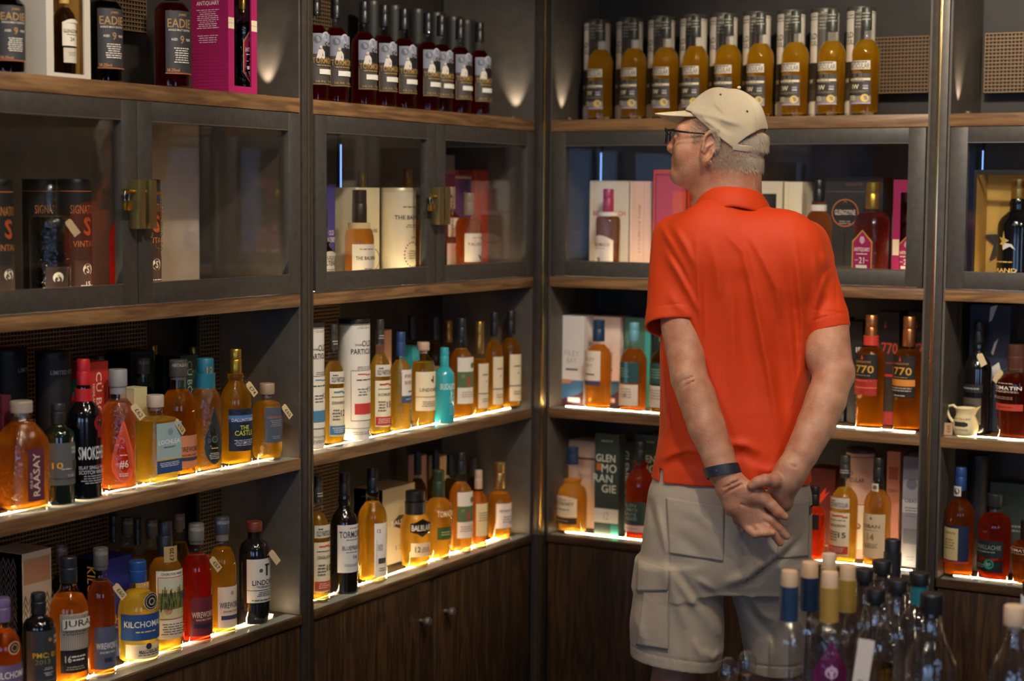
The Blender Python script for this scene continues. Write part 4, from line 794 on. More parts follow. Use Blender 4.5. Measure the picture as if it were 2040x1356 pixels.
for px, top, w_, d, cp, lq in ((955, 641, 36, 'amber bottle with gold cap and cream label near the right of the corner middle shelf', 'mb08a4a', 'c98a24'), (984, 622, 36, 'gold bottle with black cap left of its twin on the corner middle shelf', '1d1d20', 'e0a030'), (1017, 619, 42, 'gold bottle with black cap at the right end of the corner middle shelf', '1d1d20', 'e0a030')):
    B('L2', px, top, w_, d, prof='std' if px != 955 else 'balv', liq=lq, cap=cp, rot=72, dens=.6, gap=.022, tagc='' if px == 955 else None, label=[(.08, .56, 95, 'e3d9bc', [('L', 0, .75, .6, .08, 1, '7a7460'), ('C', .1, .6, .06, '9a927a'), ('R', 0, .33, 1, .02, '5a5240'), ('L', .1, .18, .6, .1, 2, '7a7460')])])
for i, (px, top, cp) in enumerate(((820, 628, '19191c'), (866, 630, '222228'), (893, 638, 'mb08a4a'), (925, 650, '19191c'))):
    B('L2', px, top, 36, 'dark bottle, %s from the left in the back row of the corner middle shelf' % ORD[i], prof='std', liq='7a4a14', cap=cp, back=.17 if i else .22, label=[(.1, .5, 100, '6a5a3a', [('L', 0, .5, .7, .4, 4, '3a2a1a')])])
# ================= CORNER BAY COUNTER, LEFT WALL =================
B('L3', 634, 947, 46, 'gold bottle with dark cap and orange banded label beside the post on the counter', prof='long', liq='e0a83a', cap='34322f', captex=opcap, label=opb('d2583a', '10', 'CRAIGELLACHIE'), rot=70, dens=.55)
B('L3', 686, 942, 54, 'black bottle with large white lettered label, corner counter', prof='long', dark='100c0a', cap='17130f', rot=66,
  label=[(.18, .58, 122, 'd3d0cf', [('L', .3, .93, .5, .04, 1, '5a5a62'), ('T', 'TORMORE', .05, .80, .9, .14, '3a3a44'), ('L', .1, .69, .5, .04, 1, '5a5a62'), ('T', 'BLUEPRINT', .05, .52, .7, .09, '5a5a66'), ('L', .1, .43, .5, .03, 1, '5a5a62'), ('T', '16', .3, .33, .16, .08, '3a3a44'), ('L', 0, .16, .7, .06, 2, '8a8a90')])])
B('L3', 742, 931, 58, 'tall gold bottle with black cap and slim white label, corner counter', prof='long', liq='dca032', cap='131418', rot=72, dens=.5,
  label=[(.06, .53, 62, 'e6e2da', [('T', '12', -.4, .86, .25, .07, '2b2b2b'), ('L', -.2, .55, .4, .12, 4, '3a3a3a'), ('R', .1, .30, .6, .10, '4a4a4a'), ('L', .1, .14, .6, .08, 2, '5a5a5a'), ('R', -.7, .45, .02, .5, '8a8a8a')])])
B('L3', 827, 977, 62, 'round gold bottle with black cap and black diamond label, corner counter', prof='balb', liq='eca83a', cap='16161a', rot=60, dens=.5, wax=('1f1d1c', .70, .86),
  label=[(.42, .66, 90, None, [('P', [(-1, .75), (-.6, .8), (0, 1), (.6, .8), (1, .75), (1, .3), (.5, .2), (0, 0), (-.5, .2), (-1, .3)], '191614'), ('T', 'BALBLAIR', 0, .5, .9, .32, 'e6dccb')]), (.16, .34, 86, 'e3cfa8', [('T', '12', -.4, .55, .24, .4, '3a3228'), ('L', .4, .5, .5, .4, 3, '6a5f4a')])])
B('L3', 873, 936, 56, 'gold bottle with green cap and green label, corner counter', prof='toma', liq='eca034', cap='2b3a22', tagc='', rot=68, dens=.5,
  label=[(.48, .58, 90, None, [('T', 'TOMATIN', 0, .5, .9, .7, 'ead9b4')]), (.24, .38, 80, '3f5a2c', [('L', 0, .5, .6, .4, 2, 'b9c08a')])])
B('L3', 918, 901, 47, 'amber bottle with painted landscape label, corner counter', prof='long', liq='e8913a', cap='22201f', rot=70, label=ptg, dens=.5)
B('L3', 953, 936, 36, 'orange bottle with pale cream label, corner counter', prof='std', liq='e0803a', cap='b9a08a', rot=72, dens=.6, label=[(.16, .58, 112, 'ead9a8', [('L', 0, .6, .7, .3, 4, '8a7a50')])], tagc='')
B('L3', 995, 920, 48, 'amber bottle with tan cap and white label at the right end of the corner counter', prof='balv', liq='d08428', cap='mb9945a', rot=70, dens=.6, tagc='', label=[(.16, .48, 112, 'e3dcd3', [('T', 'BENRIACH', 0, .7, .7, .1, '4a4444'), ('L', .1, .35, .6, .3, 3, '6a6464'), ('C', .4, .2, .1, 'a8a0a0')])])
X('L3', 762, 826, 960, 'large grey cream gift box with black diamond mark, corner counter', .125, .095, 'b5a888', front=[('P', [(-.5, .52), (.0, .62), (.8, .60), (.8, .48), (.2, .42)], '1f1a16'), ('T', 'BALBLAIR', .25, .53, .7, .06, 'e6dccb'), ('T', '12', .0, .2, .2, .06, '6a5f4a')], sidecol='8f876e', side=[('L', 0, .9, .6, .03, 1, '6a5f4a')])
for i, (px, top, cp, cc) in enumerate(((832, 898, '1a1a1c', None), (868, 895, '1a1a1c', 'c9a88a'), (897, 905, '1a1a1c', 'e0c8a0'), (945, 910, '2a2a30', None))):
    B('L3', px, top, 36, 'dark bottle, %s from the left in the back row of the corner counter' % ORD[i], prof='std', liq='7a4a14', cap=cp, back=.17, label=[(.1, .5, 100, '8a7a5a', [('L', 0, .5, .7, .4, 4, '3a2a1a')])])
for i, (pa, pb, top, c) in enumerate(((836, 850, 905, 'c49a8a'), (876, 895, 905, 'd9bc94'))):
    X('L3', pa, pb, top, '%s standing in the back row of the corner counter' % ('pinkish narrow carton', 'tall cream narrow carton')[i], .235, .04, c)

# ================= RIGHT WALL, CORNER BAY: TOP SHELF ROW =================
gi = 'gold bottles with black labels on the top shelf'
iw = [(.42, .50, 105, 'cfc7b8', [('L', 0, .85, .9, .3, 1, '4a4438'), ('T', 'PARTICULAR', 0, .4, .94, .6, '6b5f48')]), 
      (.10, .385, 112, '3b352f', [('O', 0, .93, .17, '8a8274', .02), ('O', 0, .93, .10, '8a8274', .02), ('R', 0, .80, .96, .075, 'd8ccae'), ('T', 'ISLAY', 0, .80, .5, .04, '4a4438'), ('L', 0, .73, .7, .03, 1, 'b5ad9a'), ('T', 'IW', -.15, .56, .30, .16, 'efe3c0'), ('R', .62, .58, .18, .07, '8c86a0'), ('R', .62, .50, .18, .04, 'c9bfa8'), ('L', -.8, .58, .14, .2, 3, 'c9bfa8'), ('L', 0, .40, .9, .08, 2, '8f8676'), ('R', 0, .13, 1, .26, '8a8074'), ('L', -.45, .2, .45, .18, 3, 'e9dcc0'), ('C', .58, .19, .14, 'd8b85a'), ('R', 0, .02, 1, .04, 'a79fc0')])]
ib = B('R0', 1195.3, 40, 51, 'first from the left in the row of gold bottles with black labels, top shelf', prof='long', liq='e6ae22', cap='3a3c34', captex=[('L', 0, .6, 1, .4, 3, 'a8a898')], label=iw, rot=-18, gap=.03, group=gi, dens=.45, clear=.2)
ilocs = [(ib.location.x, ib.location.y)]
for i, px in enumerate((1262, 1326, 1385, 1450, 1514, 1583.6, 1656.4, 1723.8)):
    p, z = place('R', 0, px, .068); dup(ib, (p[0], p[1], z+EPS), math.radians(-16), '%s from the left in the row of gold bottles with black labels, top shelf' % ORD[i+1], gi)
gt = 'white lettered tubes behind the gold bottles on the top shelf'
itube = [('R', .28, .5, .26, 1, '4c463c')]+[('L', .28, .86, .2, .12, 4, '8f8a78'), ('L', .28, .96, .1, .03, 1, '8f8a78'), ('L', -.45, .91, .6, .05, 2, '6a655c'), ('T', 'OLD', -.30, .745, .3, .055, '4a463f'), ('T', 'PARTICULAR', -.40, .68, .75, .045, '4a463f'), ('R', -.5, .42, .9, .16, '2b2724'), ('R', -.5, .30, .9, .10, '3b342f'), ('R', -.5, .20, .9, .10, '4a423b'), ('R', -.5, .08, .9, .10, 'd8cfc0'), ('T', 'IW', -.3, .33, .12, .04, 'e9dcc0'), ('R', 0, .945, 2, .005, '9a948a')]
it = U('R0', 1188.7, 40, 52, 'first from the left in the row of white lettered tubes, top shelf', .172, 'd6cebf', '4a463f', itube, rot=-16, width=170, group=gt)
for i, px in enumerate((1253, 1316, 1380, 1440, 1506, 1574, 1641, 1713)):
    p, z = place('R', 0, px, .172); dup(it, (p[0], p[1], z+EPS), math.radians(-14), '%s from the left in the row of white lettered tubes, top shelf' % ORD[i+1], gt)

# ================= RIGHT WALL, CORNER BAY: GLASS CABINET =================
X('R1', 1174, 1252, 360, 'white gift box with red lettering behind the white label bottle, right wall cabinet', .145, .10, 'e4dccd', front=[('T', 'BENROMACH', 0, .655, .82, .05, 'b02a30'), ('L', 0, .61, .6, .02, 1, '9a948a')])
X('R1', 1254, 1297, 361, 'pale pink gift box with upright lettering beside the white box, right wall cabinet', .135, .10, 'e8c4b0', front=[('R', .3, .5, .02, 1, 'c99a8a'), ('R', -.9, .5, .06, 1, 'f0dcd0'), ('T', 'BEN ROMACH', -.1, .5, .12, .5, 'c98a80', -90)])
B('R1', 1211, 376, 50, 'amber bottle with magenta cap and white arched label, right wall cabinet', prof='pot', liq='a8601c', cap='a3204a', back=.075, rot=-14, dens=.8, wax=('e0d8cc', .69, .735),
  label=[(.04, .47, 128, 'f0e6d4', [('T', 'BENROMACH', -.08, .76, .8, .09, 'b02a30'), ('L', 0, .66, .5, .03, 1, '8a8478'), ('T', '9', -.1, .36, .14, .13, '3a362e'), ('C', .1, .1, .04, 'c98a50')], 0, 'arch')])
X('R1', 1300, 1372, 338, 'orange red framed gift box beside the face of the man, right wall cabinet', .10, .05, 'd8421c', front=[('R', 0, .5, .9, .93, '7d1a1e'), ('R', 0, .5, .82, .89, 'c23a4e'), ('R', .45, .45, .36, .7, 'd8552a')])
B('R1', 1385, 400, 46, 'orange bottle just behind the chin of the man, right wall cabinet', prof='std', liq='d8702a', cap='c9855a', back=.06, label=[(.1, .5, 100, 'd86a3a', [])])
X('R1', 1500, 1556, 361, 'cream box with dark square right of the neck of the man', .12, .09, 'd9cfb8', front=[('R', .1, .80, .5, .15, '26221f')])
X('R1', 1560, 1596, 362, 'pale cream upright box beside the dark emblem box, right wall cabinet', .12, .09, 'e3d8bc', front=[('R', -.5, .5, .03, 1, 'c9bd9c')])
B('R1', 1629, 358, 56, 'amber bottle with black cap and grey label beside the dark emblem box', prof='ard', liq='d0781c', cap='18181a', back=.07, rot=-40, tagc='', dens=.6, wax=('d9d2c6', .70, .76),
  label=[(.14, .48, 110, '4a4744', [('C', 0, .7, .12, '8a7a5a'), ('L', 0, .4, .7, .2, 3, 'b0a890')])])
X('R1', 1641, 1756, 352, 'black gift box with round copper ringed emblem, right wall cabinet', .15, .09, '262422', front=[('R', 0, .86, 1, .006, '5a544c'), ('T', 'GLENGOYNE', 0, .93, .3, .03, '6a4a34'), ('C', -.28, .66, .235, 'b56a34'), ('C', -.28, .66, .215, '1d1b1a'), ('T', 'GLENGOYNE', -.28, .665, .36, .05, 'd9cfc0'), ('P', [(-.36, .74), (-.28, .80), (-.20, .74), (-.28, .77)], '8a5a34'), ('L', -.28, .57, .2, .04, 2, '9a948a'), ('R', -.28, .30, .03, .36, '0f0e0e'), ('R', 0, .08, 1, .16, '4a3f38'), ('C', -.30, .075, .085, 'b5a890')])
B('R1', 1736, 363, 62, 'cut glass red bottle with gold cap and magenta diamond label, right wall cabinet', prof='pot', liq='b8400f', cap='mc09a3a', back=.073, rot=-18, cut=True, sq=3.2, dens=.8, tagc='',
  label=[(.03, .54, .78, MG, antq_art(), 0, 'diamond')])
X('R1', 1777, 1850, 358, 'magenta gift box with a window at the right door edge, right wall cabinet', .10, .10, MG, window=(.20, .86, .06, .88), inner='3a0a20', front=[('R', -.80, .36, .18, .15, 'e3d3b8'), ('L', .2, .94, .5, .03, 1, OW)])
B('R1', 1818, 392, 52, 'red bottle with magenta diamond label inside the windowed magenta box, right wall cabinet', prof='pot', liq='8a1f0c', cap='3a0f18', back=.14, rot=-10, cut=True, sq=3.2, label=[(.05, .56, .78, MG, antq_art(), 0, 'diamond')])
# ================= RIGHT WALL, CORNER BAY: LIT SHELF =================
fb = lambda: [('T', 'FILEY', 0, .58, .62, .06, 'b0aca8'), ('T', 'BAY', 0, .50, .4, .06, 'b0aca8'), ('R', 0, .40, .5, .02, '55504e'), ('R', 0, .14, 1, .28, '3f6d96'), ('P', [(-1, .0), (1, .0), (1, .17), (.5, .12), (-1, .05)], '4a1f38'), ('P', [(-1, .24), (-.2, .24), (.2, .28), (-1, .29)], 'b5764a'), ('R', .2, .06, .5, .05, 'd9c8c8')]
X('R2', 1115, 1163, 630, 'white gift box with blue and maroon foot beside the corner, right middle shelf', .085, .09, 'd6d2d0', front=fb())
X('R2', 1180, 1234, 632, 'white gift box with blue and maroon foot behind the blue capped bottle', .135, .09, 'dcc8be', front=fb())
B('R2', 1192, 637, 54, 'amber bottle with blue cap and white label, right middle shelf', prof='std', liq='e0882a', cap='1e3352', tagc='', rot=-16, dens=.55,
  label=[(.32, .66, 100, 'dad2c6', [('T', 'FILEY', 0, .72, .5, .12, '9a8f84'), ('T', 'BAY', 0, .52, .36, .12, '9a8f84'), ('R', 0, .22, .5, .04, '4a4444')]), (.27, .325, 100, '4a3a5a', [])])
B('R2', 1262, 642, 54, 'amber bottle with pale blue cap, teal label and white lower label, right middle shelf', prof='long', liq='d0661e', cap='5f95a8', rot=-14, dens=.6,
  label=[(.33, .56, 122, '1f4a4c', [('R', .1, .5, .12, 1, '3f7aa8'), ('L', -.2, .5, .6, .5, 4, '7f9a90')]), (.07, .31, 116, 'e0d6c6', [('L', 0, .6, .6, .5, 4, '9a9488'), ('C', 0, .5, .08, '9a9488')])])
B('R2', 1322, 642, 54, 'amber bottle with teal label half hidden by the sleeve of the man', prof='long', liq='8a4a1a', cap='5f95a8', rot=-14,
  label=[(.33, .56, 122, '1f4a4c', [('L', 0, .5, .6, .5, 4, '7f9a90')]), (.07, .31, 116, 'e0d6c6', [('L', 0, .6, .6, .5, 4, '9a9488')])])
X('R2', 1244, 1294, 634, 'green teal gift box behind the teal labelled bottle, right middle shelf', .145, .08, '4f7a66', front=[('R', .8, .5, .2, 1, '3fa8a8')])
X('R2', 1300, 1350, 632, 'dark green gift box beside the sleeve of the man, right middle shelf', .145, .08, '122a2c')
g1770 = lambda a, b: [(.30, .66, 122, '1d1a1a', [('P', [(-.08, .88), (.08, .88), (0, 1.0)], 'c9402a'), ('T', 'GLASGOW', 0, .82, .6, .05, 'b9853f'), ('T', '1770', 0, .64, .78, .19, 'cf9a3c'), ('L', 0, .49, .7, .03, 1, 'b9a080')]+([('R', 0, .20, 1, .40, 'a82a20'), ('L', 0, .36, .7, .05, 1, 'd8705a'), ('R', 0, .19, 1, .02, 'e07a5a')] if a else [('R', 0, .36, 1, .16, 'd8893a'), ('L', 0, .2, .8, .12, 2, 'b9b0a0'), ('L', 0, .05, .5, .06, 1, 'b9b0a0')]))]
B('R2', 1733, 627, 58, 'whisky bottle with red neck band and red footed black label, right middle shelf', prof='pot', liq='c87418', cap='mb5764a', tagc='', rot=-18, wax=('b8382a', .735, .82), label=g1770(1, 0), dens=.6)
B('R2', 1808, 630, 58, 'whisky bottle with copper cap and orange striped black label beside the post', prof='pot', liq='c87418', cap='mb5764a', tagc='', rot=-18, label=g1770(0, 1), dens=.6)
for i, (pa, pb) in enumerate(((1744, 1788), (1806, 1850))):
    X('R2', pa, pb, 622, 'black gift box with red numerals behind the %s bottle' % ('red footed label', 'orange striped label')[i], .145, .08, '231d1e', front=[('T', '1770', 0, .68, .9, .10, 'b83a24'), ('P', [(-.35, .86), (-.15, .86), (-.25, .92)], 'd8402a'), ('R', 0, .55, 1, .012, '8a3020'), ('R', 0, .44, 1, .02, 'c0281e'), ('R', 0, .06, 1, .12, '8f1420')])
for i, (pa, pb, c) in enumerate(((1655, 1682, '151a26'), (1688, 1716, '17161c'))):
    X('R2', pa, pb, 634+i*6, '%s dark gift box between the arm of the man and the red label bottle' % ('left', 'right')[i], .14, .08, c, front=[('T', 'IE', .5, .72, .4, .05, 'd9d9d9'), ('T', 'LE', .5, .66, .4, .04, 'b9b9b9'), ('P', [(.3, .3), (.9, .45), (.6, .2)], 'b5763a'), ('L', .5, .2, .3, .3, 5, '9a9a9a')] if i else ())
# ================= RIGHT WALL, CORNER BAY: COUNTER =================
B('R3', 1140, 890, 60, 'gold bulb necked bottle with blue cap and cream label, right counter by the corner', prof='pult', liq='e8a040', cap='1f2f52', tagc='', rot=-14, dens=.5,
  label=[(.20, .45, 118, 'e3d4b4', [('T', 'OLD', 0, .82, .3, .12, '3a3428'), ('T', 'PULTENEY', 0, .62, .8, .15, '3a3428'), ('L', 0, .35, .7, .1, 1, '6a604a')], 0, 'arch'), (.12, .19, 116, '3a2e24', [('L', 0, .5, .6, .3, 1, 'b09a6a')])])
X('R3', 1132, 1184, 880, 'pinkish white carton behind the bulb necked bottle', .135, .09, 'd8b8a0', front=[('R', 0, .80, 1, .02, '3a2e2a'), ('L', .2, .6, .5, .05, 2, 'a88a78')])
gm_ = lambda: [('L', 0, .93, .6, .04, 1, '8a948a'), ('T', 'GLEN', -.1, .76, .8, .075, 'c9cfc0'), ('R', -.65, .67, .2, .07, 'b8642a'), ('T', 'MO', .2, .66, .62, .085, 'c9cfc0'), ('T', 'RAN', -.3, .56, .8, .08, 'c9cfc0'), ('T', 'GIE', .2, .46, .6, .08, 'c9cfc0'), ('R', 0, .19, 1, .14, 'c9c3b8'), ('T', '12', 0, .19, .2, .08, '9a948a'), ('R', .7, .06, .3, .1, '1f7a70')]
X('R3', 1184, 1232, 866, 'dark green gift box with big stacked pale lettering, left of two on the right counter', .07, .045, '26352f', front=gm_())
X('R3', 1262, 1312, 868, 'dark green gift box with big stacked pale lettering behind the dark red bottle', .145, .08, '26352f', front=gm_())
X('R3', 1236, 1256, 880, 'thin dark box with upright lettering between the two stacked letter boxes', .12, .06, '1a201e', front=[('T', 'GLENMORANGIE', 0, .5, .6, .8, 'a8a898', -90)])
B('R3', 1274, 878, 58, 'dark red bottle with green label and white band next to the shorts', prof='ard', liq='b8381c', cap='18191b', rot=-14, dens=1., label=[(.17, .40, 122, '27403a', [('T', 'GLEN', -.1, .85, .5, .15, '8a9a8a'), ('T', 'MO', .1, .66, .4, .15, '8a9a8a'), ('T', 'RAN', -.1, .47, .5, .15, '8a9a8a'), ('T', 'GIE', .1, .28, .4, .15, '8a9a8a')]), (.10, .165, 122, 'd8cfc4', [('L', 0, .5, .6, .3, 1, '9a948a')])])
X('R3', 1612, 1662, 935, 'dark red gift box with flame mark right of the shorts', .145, .08, '5a1210', front=[('P', [(-.9, .55), (.3, .78), (.2, .70), (.6, .74), (-.2, .58), (-.9, .48)], 'd83a20'), ('L', 0, .1, .6, .03, 1, 'c98a70')])
B('R3', 1622, 968, 46, 'orange red bottle partly hidden by the shorts', prof='pot', liq='d8401c', cap='1a1a1a', rot=-14, label=[(.44, .64, 110, '2a1a14', [('P', [(-.3, .3), (.3, .9), (.1, .3)], 'e8e0d0')])])
B('R3', 1681, 906, 54, 'gold bottle with dark cap, red banded label and number, right counter', prof='long', liq='e0b040', cap='34322f', captex=opcap, rot=-14, dens=.5,
  label=opb('d2503a', '15', 'INVERGORDON'))
U('R3', 1711, 892, 56, 'pinkish white lettered tube behind the red banded label bottle', .165, 'cfa898', '3a3030', [('T', 'OLD', -.3, .78, .3, .04, '4a3a38'), ('T', 'PARTICULAR', -.1, .72, .7, .04, '4a3a38'), ('R', 0, .30, .9, .42, 'e3d8c4'), ('R', 0, .5, .9, .01, 'b0402a'), ('C', .3, .3, .08, '8a5a34'), ('R', 0, .93, 2, .01, '9a6a5a')], rot=-12, width=160)
B('R3', 1747, 911, 54, 'pale gold bottle with black cap and cream label, right counter', prof='long', liq='e0a040', cap='232022', rot=-10, dens=.5, tagc='', label=[(.10, .50, 124, 'dccbaa', [('C', 0, .9, .05, '8a7a60'), ('T', 'OBAN', 0, .72, .62, .08, '5a4c3a'), ('L', 0, .63, .6, .03, 1, '8a7a60'), ('T', '14', 0, .48, .24, .16, 'b07a4a'), ('L', 0, .28, .6, .12, 3, '8a7a60')]), (.70, .77, 60, 'd8cfc0', [('C', 0, .5, .3, '6a655c')])])
X('R3', 1764, 1790, 900, 'pink upright carton behind the pale gold bottle', .165, .07, 'c98a78', front=[('T', 'OBAN', 0, .64, .8, .03, '6a3a34'), ('R', 0, .8, .7, .12, 'a85a50')])
X('R3', 1796, 1832, 911, 'grey white landscape printed carton beside the post', .095, .075, '9a9ca8', front=[('R', 0, .55, 1, .12, 'cdccd2'), ('C', 0, .75, .3, '6c7080'), ('T', 'OBAN', 0, .60, .74, .035, '4a4c5a'), ('L', 0, .5, .7, .1, 4, '7a7c88'), ('R', 0, .28, .8, .14, '777b88'), ('L', 0, .08, .5, .05, 2, '7a7c88')])
# ================= FAR RIGHT BAY =================
X('R1', 1936, 2068, 338, 'open black gift box lined with gold holding a black bottle, far right cabinet', .06, .13, '15120f', window=(.04, .97, .02, .96), inner='c9a04a')
B('R1', 2026, 356, 78, 'black bottle with gold cap and gold stag lettering in the gold lined box', prof='pult' if False else 'long', dark='0b0c10', cap='mc9a458', back=.125, rot=-30, tagc=None,
  label=[(.02, .56, 110, None, [('P', [(-.25, .72), (-.05, .70), (0, .62), (.12, .74), (.35, .78), (.1, .82), (.02, .95), (-.05, .82), (-.3, .84), (-.1, .76)], 'c9a458'), ('P', [(0, .62), (.4, .68), (.7, .62), (.5, .72), (.1, .74)], 'd8d8d8'), ('L', 0, .42, .7, .05, 1, 'c9a458'), ('T', 'GRAND', 0, .28, .8, .07, 'c9a458'), ('T', 'CRU', 0, .17, .5, .07, 'c9a458')]), (.0, .02, 120, 'cfc39a', [])])
boxs = empty('star_panel'); pA, zS = place('R', 1, 1998, .178)
bm = bmesh.new(); st = []
for i in range(10):
    a = PI/2+PI*i/5; r_ = .062 if i % 2 == 0 else .026; st.append((r_*math.cos(a), r_*math.sin(a)))
F1 = [bm.verts.new((x, 0, z)) for x, z in st]; F2 = [bm.verts.new((x, .004, z)) for x, z in st]
bm.faces.new(F1); bm.faces.new(F2[::-1])
for i in range(10): bm.faces.new((F1[i], F1[(i+1) % 10], F2[(i+1) % 10], F2[i]))
bmesh.ops.recalc_face_normals(bm, faces=bm.faces)
bpy.data.objects.remove(boxs); o = finish(bm, 'star_ornament', P('2a241c', .5), None, None, (pA[0], pA[1], 1.49)); tag(o, 'dark star standing in the gold lined open box, far right cabinet', 'ornament')
B('R2', 1947, 640, 54, 'tall black bottle with tag before the navy box, far right middle shelf', prof='long', dark='0b0d10', cap='14161a', back=.13, rot=-20, tagc=('', 1),
  label=[(.37, .44, 110, '1d1f24', [('L', 0, .5, .8, .5, 1, '8a8a88')]), (.08, .32, 100, '4a4438', [('L', 0, .6, .5, .4, 3, '2a241c')])])
X('R2', 1928, 2008, 608, 'navy gift box with torn white diagonal stripe, far right middle shelf', .175, .08, '1a2138', front=[('P', [(0, .98), (.35, 1.0), (.1, .88), (-.05, .86)], 'c9c6c2'), ('P', [(.25, .70), (.45, .74), (.2, .60), (.1, .62)], 'b9b6b2'), ('P', [(.1, .50), (.5, .55), (.8, .38), (.2, .40)], 'c9c6c2'), ('R', .55, .28, .2, .02, '8a8a90')])
tomt = lambda: [(.50, .60, 100, None, [('T', 'TOMATIN', 0, .5, .95, .8, 'e8e0d4')])]
B('R2', 2022, 686, 76, 'dark red bottle with white lettering and red band, far right middle shelf', prof='toma', liq='8a2c10', cap='4a2a20', tagc=('', -1), rot=-22, dens=.9,
  label=[(.40, .62, 118, None, [('L', 0, .9, .6, .1, 1, 'b9a890'), ('T', 'TOMATIN', 0, .68, .9, .18, 'e8e0d4'), ('L', 0, .5, .8, .1, 2, 'd0c0a8'), ('L', 0, .2, .6, .16, 2, '9a7a60')]), (.31, .38, 120, 'b8402a', [('L', 0, .5, .6, .3, 1, '7a1a10')])])
X('R2', 2008, 2060, 690, 'dark plum carton behind the white lettered dark red bottle', .15, .07, '3a2228')
# cream jug
p, z = place('R', 2, 1925, .055); jr = empty('milk_jug', (p[0], p[1], z+EPS), math.radians(-8)); Rj = 50*depth(p)/F/2; Hj = zat(p[0], p[1], 812)-z
bm = bmesh.new(); jp = [(.72, 0), (.86, .03), (1.0, .2), (1.02, .34), (.9, .56), (.76, .72), (.78, .84), (.9, .97)]
rings = lathe(bm, [(r*Rj, q*Hj) for r, q in jp]+[(.84*Rj, .965*Hj), (.7*Rj, .8*Hj), (.8*Rj, .4*Hj), (.6*Rj, .06*Hj)], 40)
for rg, am in ((rings[7], 1), (rings[8], 1), (rings[6], .45)):
    for v in rg:
        a = math.atan2(v.co.y, v.co.x); s_ = max(0, math.cos(a))**8*am; v.co.x += .34*Rj*s_; v.co.z += .10*Hj*s_
jm = [noisy('cream glaze', 'cdbd8e', 'd9cba2', 12, .18)]
art(bm, [('T', 'MACALLAN', 0, .62, .75, .07, '3a3428'), ('R', -.2, .43, .34, .16, '2f2a22'), ('C', .25, .43, .10, '2f2a22'), ('C', .42, .43, .07, '2f2a22'), ('L', 0, .24, .6, .06, 2, '6a604a')], lambda x, zz, off: ((Rj*1.035+off)*math.sin(x/Rj), -(Rj*1.035+off)*math.cos(x/Rj), zz), Rj*2, Hj*1.0, jm, 2)
finish(bm, 'jug_body', jm, jr, 60)
bm = bmesh.new(); tube(bm, [(-.72*Rj, 0, .90*Hj), (-1.05*Rj, 0, 1.02*Hj), (-1.42*Rj, 0, .98*Hj), (-1.55*Rj, 0, .80*Hj), (-1.35*Rj, 0, .58*Hj), (-1.02*Rj, 0, .42*Hj)], [.0042, .004, .004, .004, .0042, .005], 10)
finish(bm, 'handle', jm[0], jr, 60); tag(jr, 'small cream jug with black writing on the far right middle shelf', 'jug')
p, z = place('R', 2, 1891, .030); bm = bmesh.new(); m_ = [paper('b08a6a')]; box(bm, -.011, .011, 0, .0012, 0, .033); art(bm, [('T', '£65', 0, .5, .4, .6, '6a3a2a', 90)], lambda x, zz, off: (x, -off, zz), .022, .033, m_)
o = finish(bm, 'price_card', m_, None, None, (p[0], p[1], z+EPS)); o.rotation_euler = (math.radians(-6), 0, .2); tag(o, 'small tan price card standing left of the cream jug', 'price card')
B('R3', 1911, 930, 58, 'tall bottle with blue sleeve and cream label, far right counter', prof='long', liq='c8621c', cap='1c3f78', rot=-22, dens=.8, tagc='', label=[(.14, .48, 150, '1c2a4a', [('R', -.1, .5, .52, .86, 'd9c48a'), ('T', 'OBAN', -.1, .80, .36, .07, '6a5a34'), ('L', -.1, .5, .4, .3, 4, '8a7a50'), ('R', 0, .02, 1, .05, 'b8402a')]), (.74, .83, 80, 'd9d5cc', [('C', 0, .5, .34, '4a4a4a')])])
B('R3', 1981, 983, 66, 'squat dark red bottle with green label and green round sticker, far right counter', prof='drum', liq='a82a14', cap='23262a', rot=-20, dens=.9,
  label=[(.28, .48, 130, '1d2829', [('T', 'GLENALLACHIE', 0, .62, .86, .26, '8f9a94'), ('L', 0, .35, .6, .16, 1, '8f9a94')]), (.12, .25, 128, '1b1c1d', [('L', -.4, .5, .5, .4, 2, '8a8a88')]), (.15, .27, 34, None, [('C', 0, .5, .5, '2f9a7c'), ('T', '10', 0, .5, .4, .3, 'bfe0d0')], 16)])
B('R3', 2046, 1036, 62, 'dark bottle with white lettering cut by the right edge of the photo, counter', prof='toma', liq='8a3a14', cap='1a1a1c', rot=-20, dens=.8, label=[(.40, .62, 118, None, [('L', 0, .9, .6, .1, 1, 'b9a890'), ('T', 'TOMATIN', 0, .68, .9, .2, 'e8e0d4'), ('L', 0, .45, .8, .1, 2, 'd0c0a8')])])
X('R3', 1970, 2050, 966, 'dark teal carton behind the squat dark red bottle', .165, .08, '1f2e30', front=[('L', .4, .5, .4, .1, 2, '6a7a78')])
U('R3', 1945, 905, 40, 'dark navy tube behind the blue sleeved bottle', .17, '10151f', '0c0f16', (), rot=0)

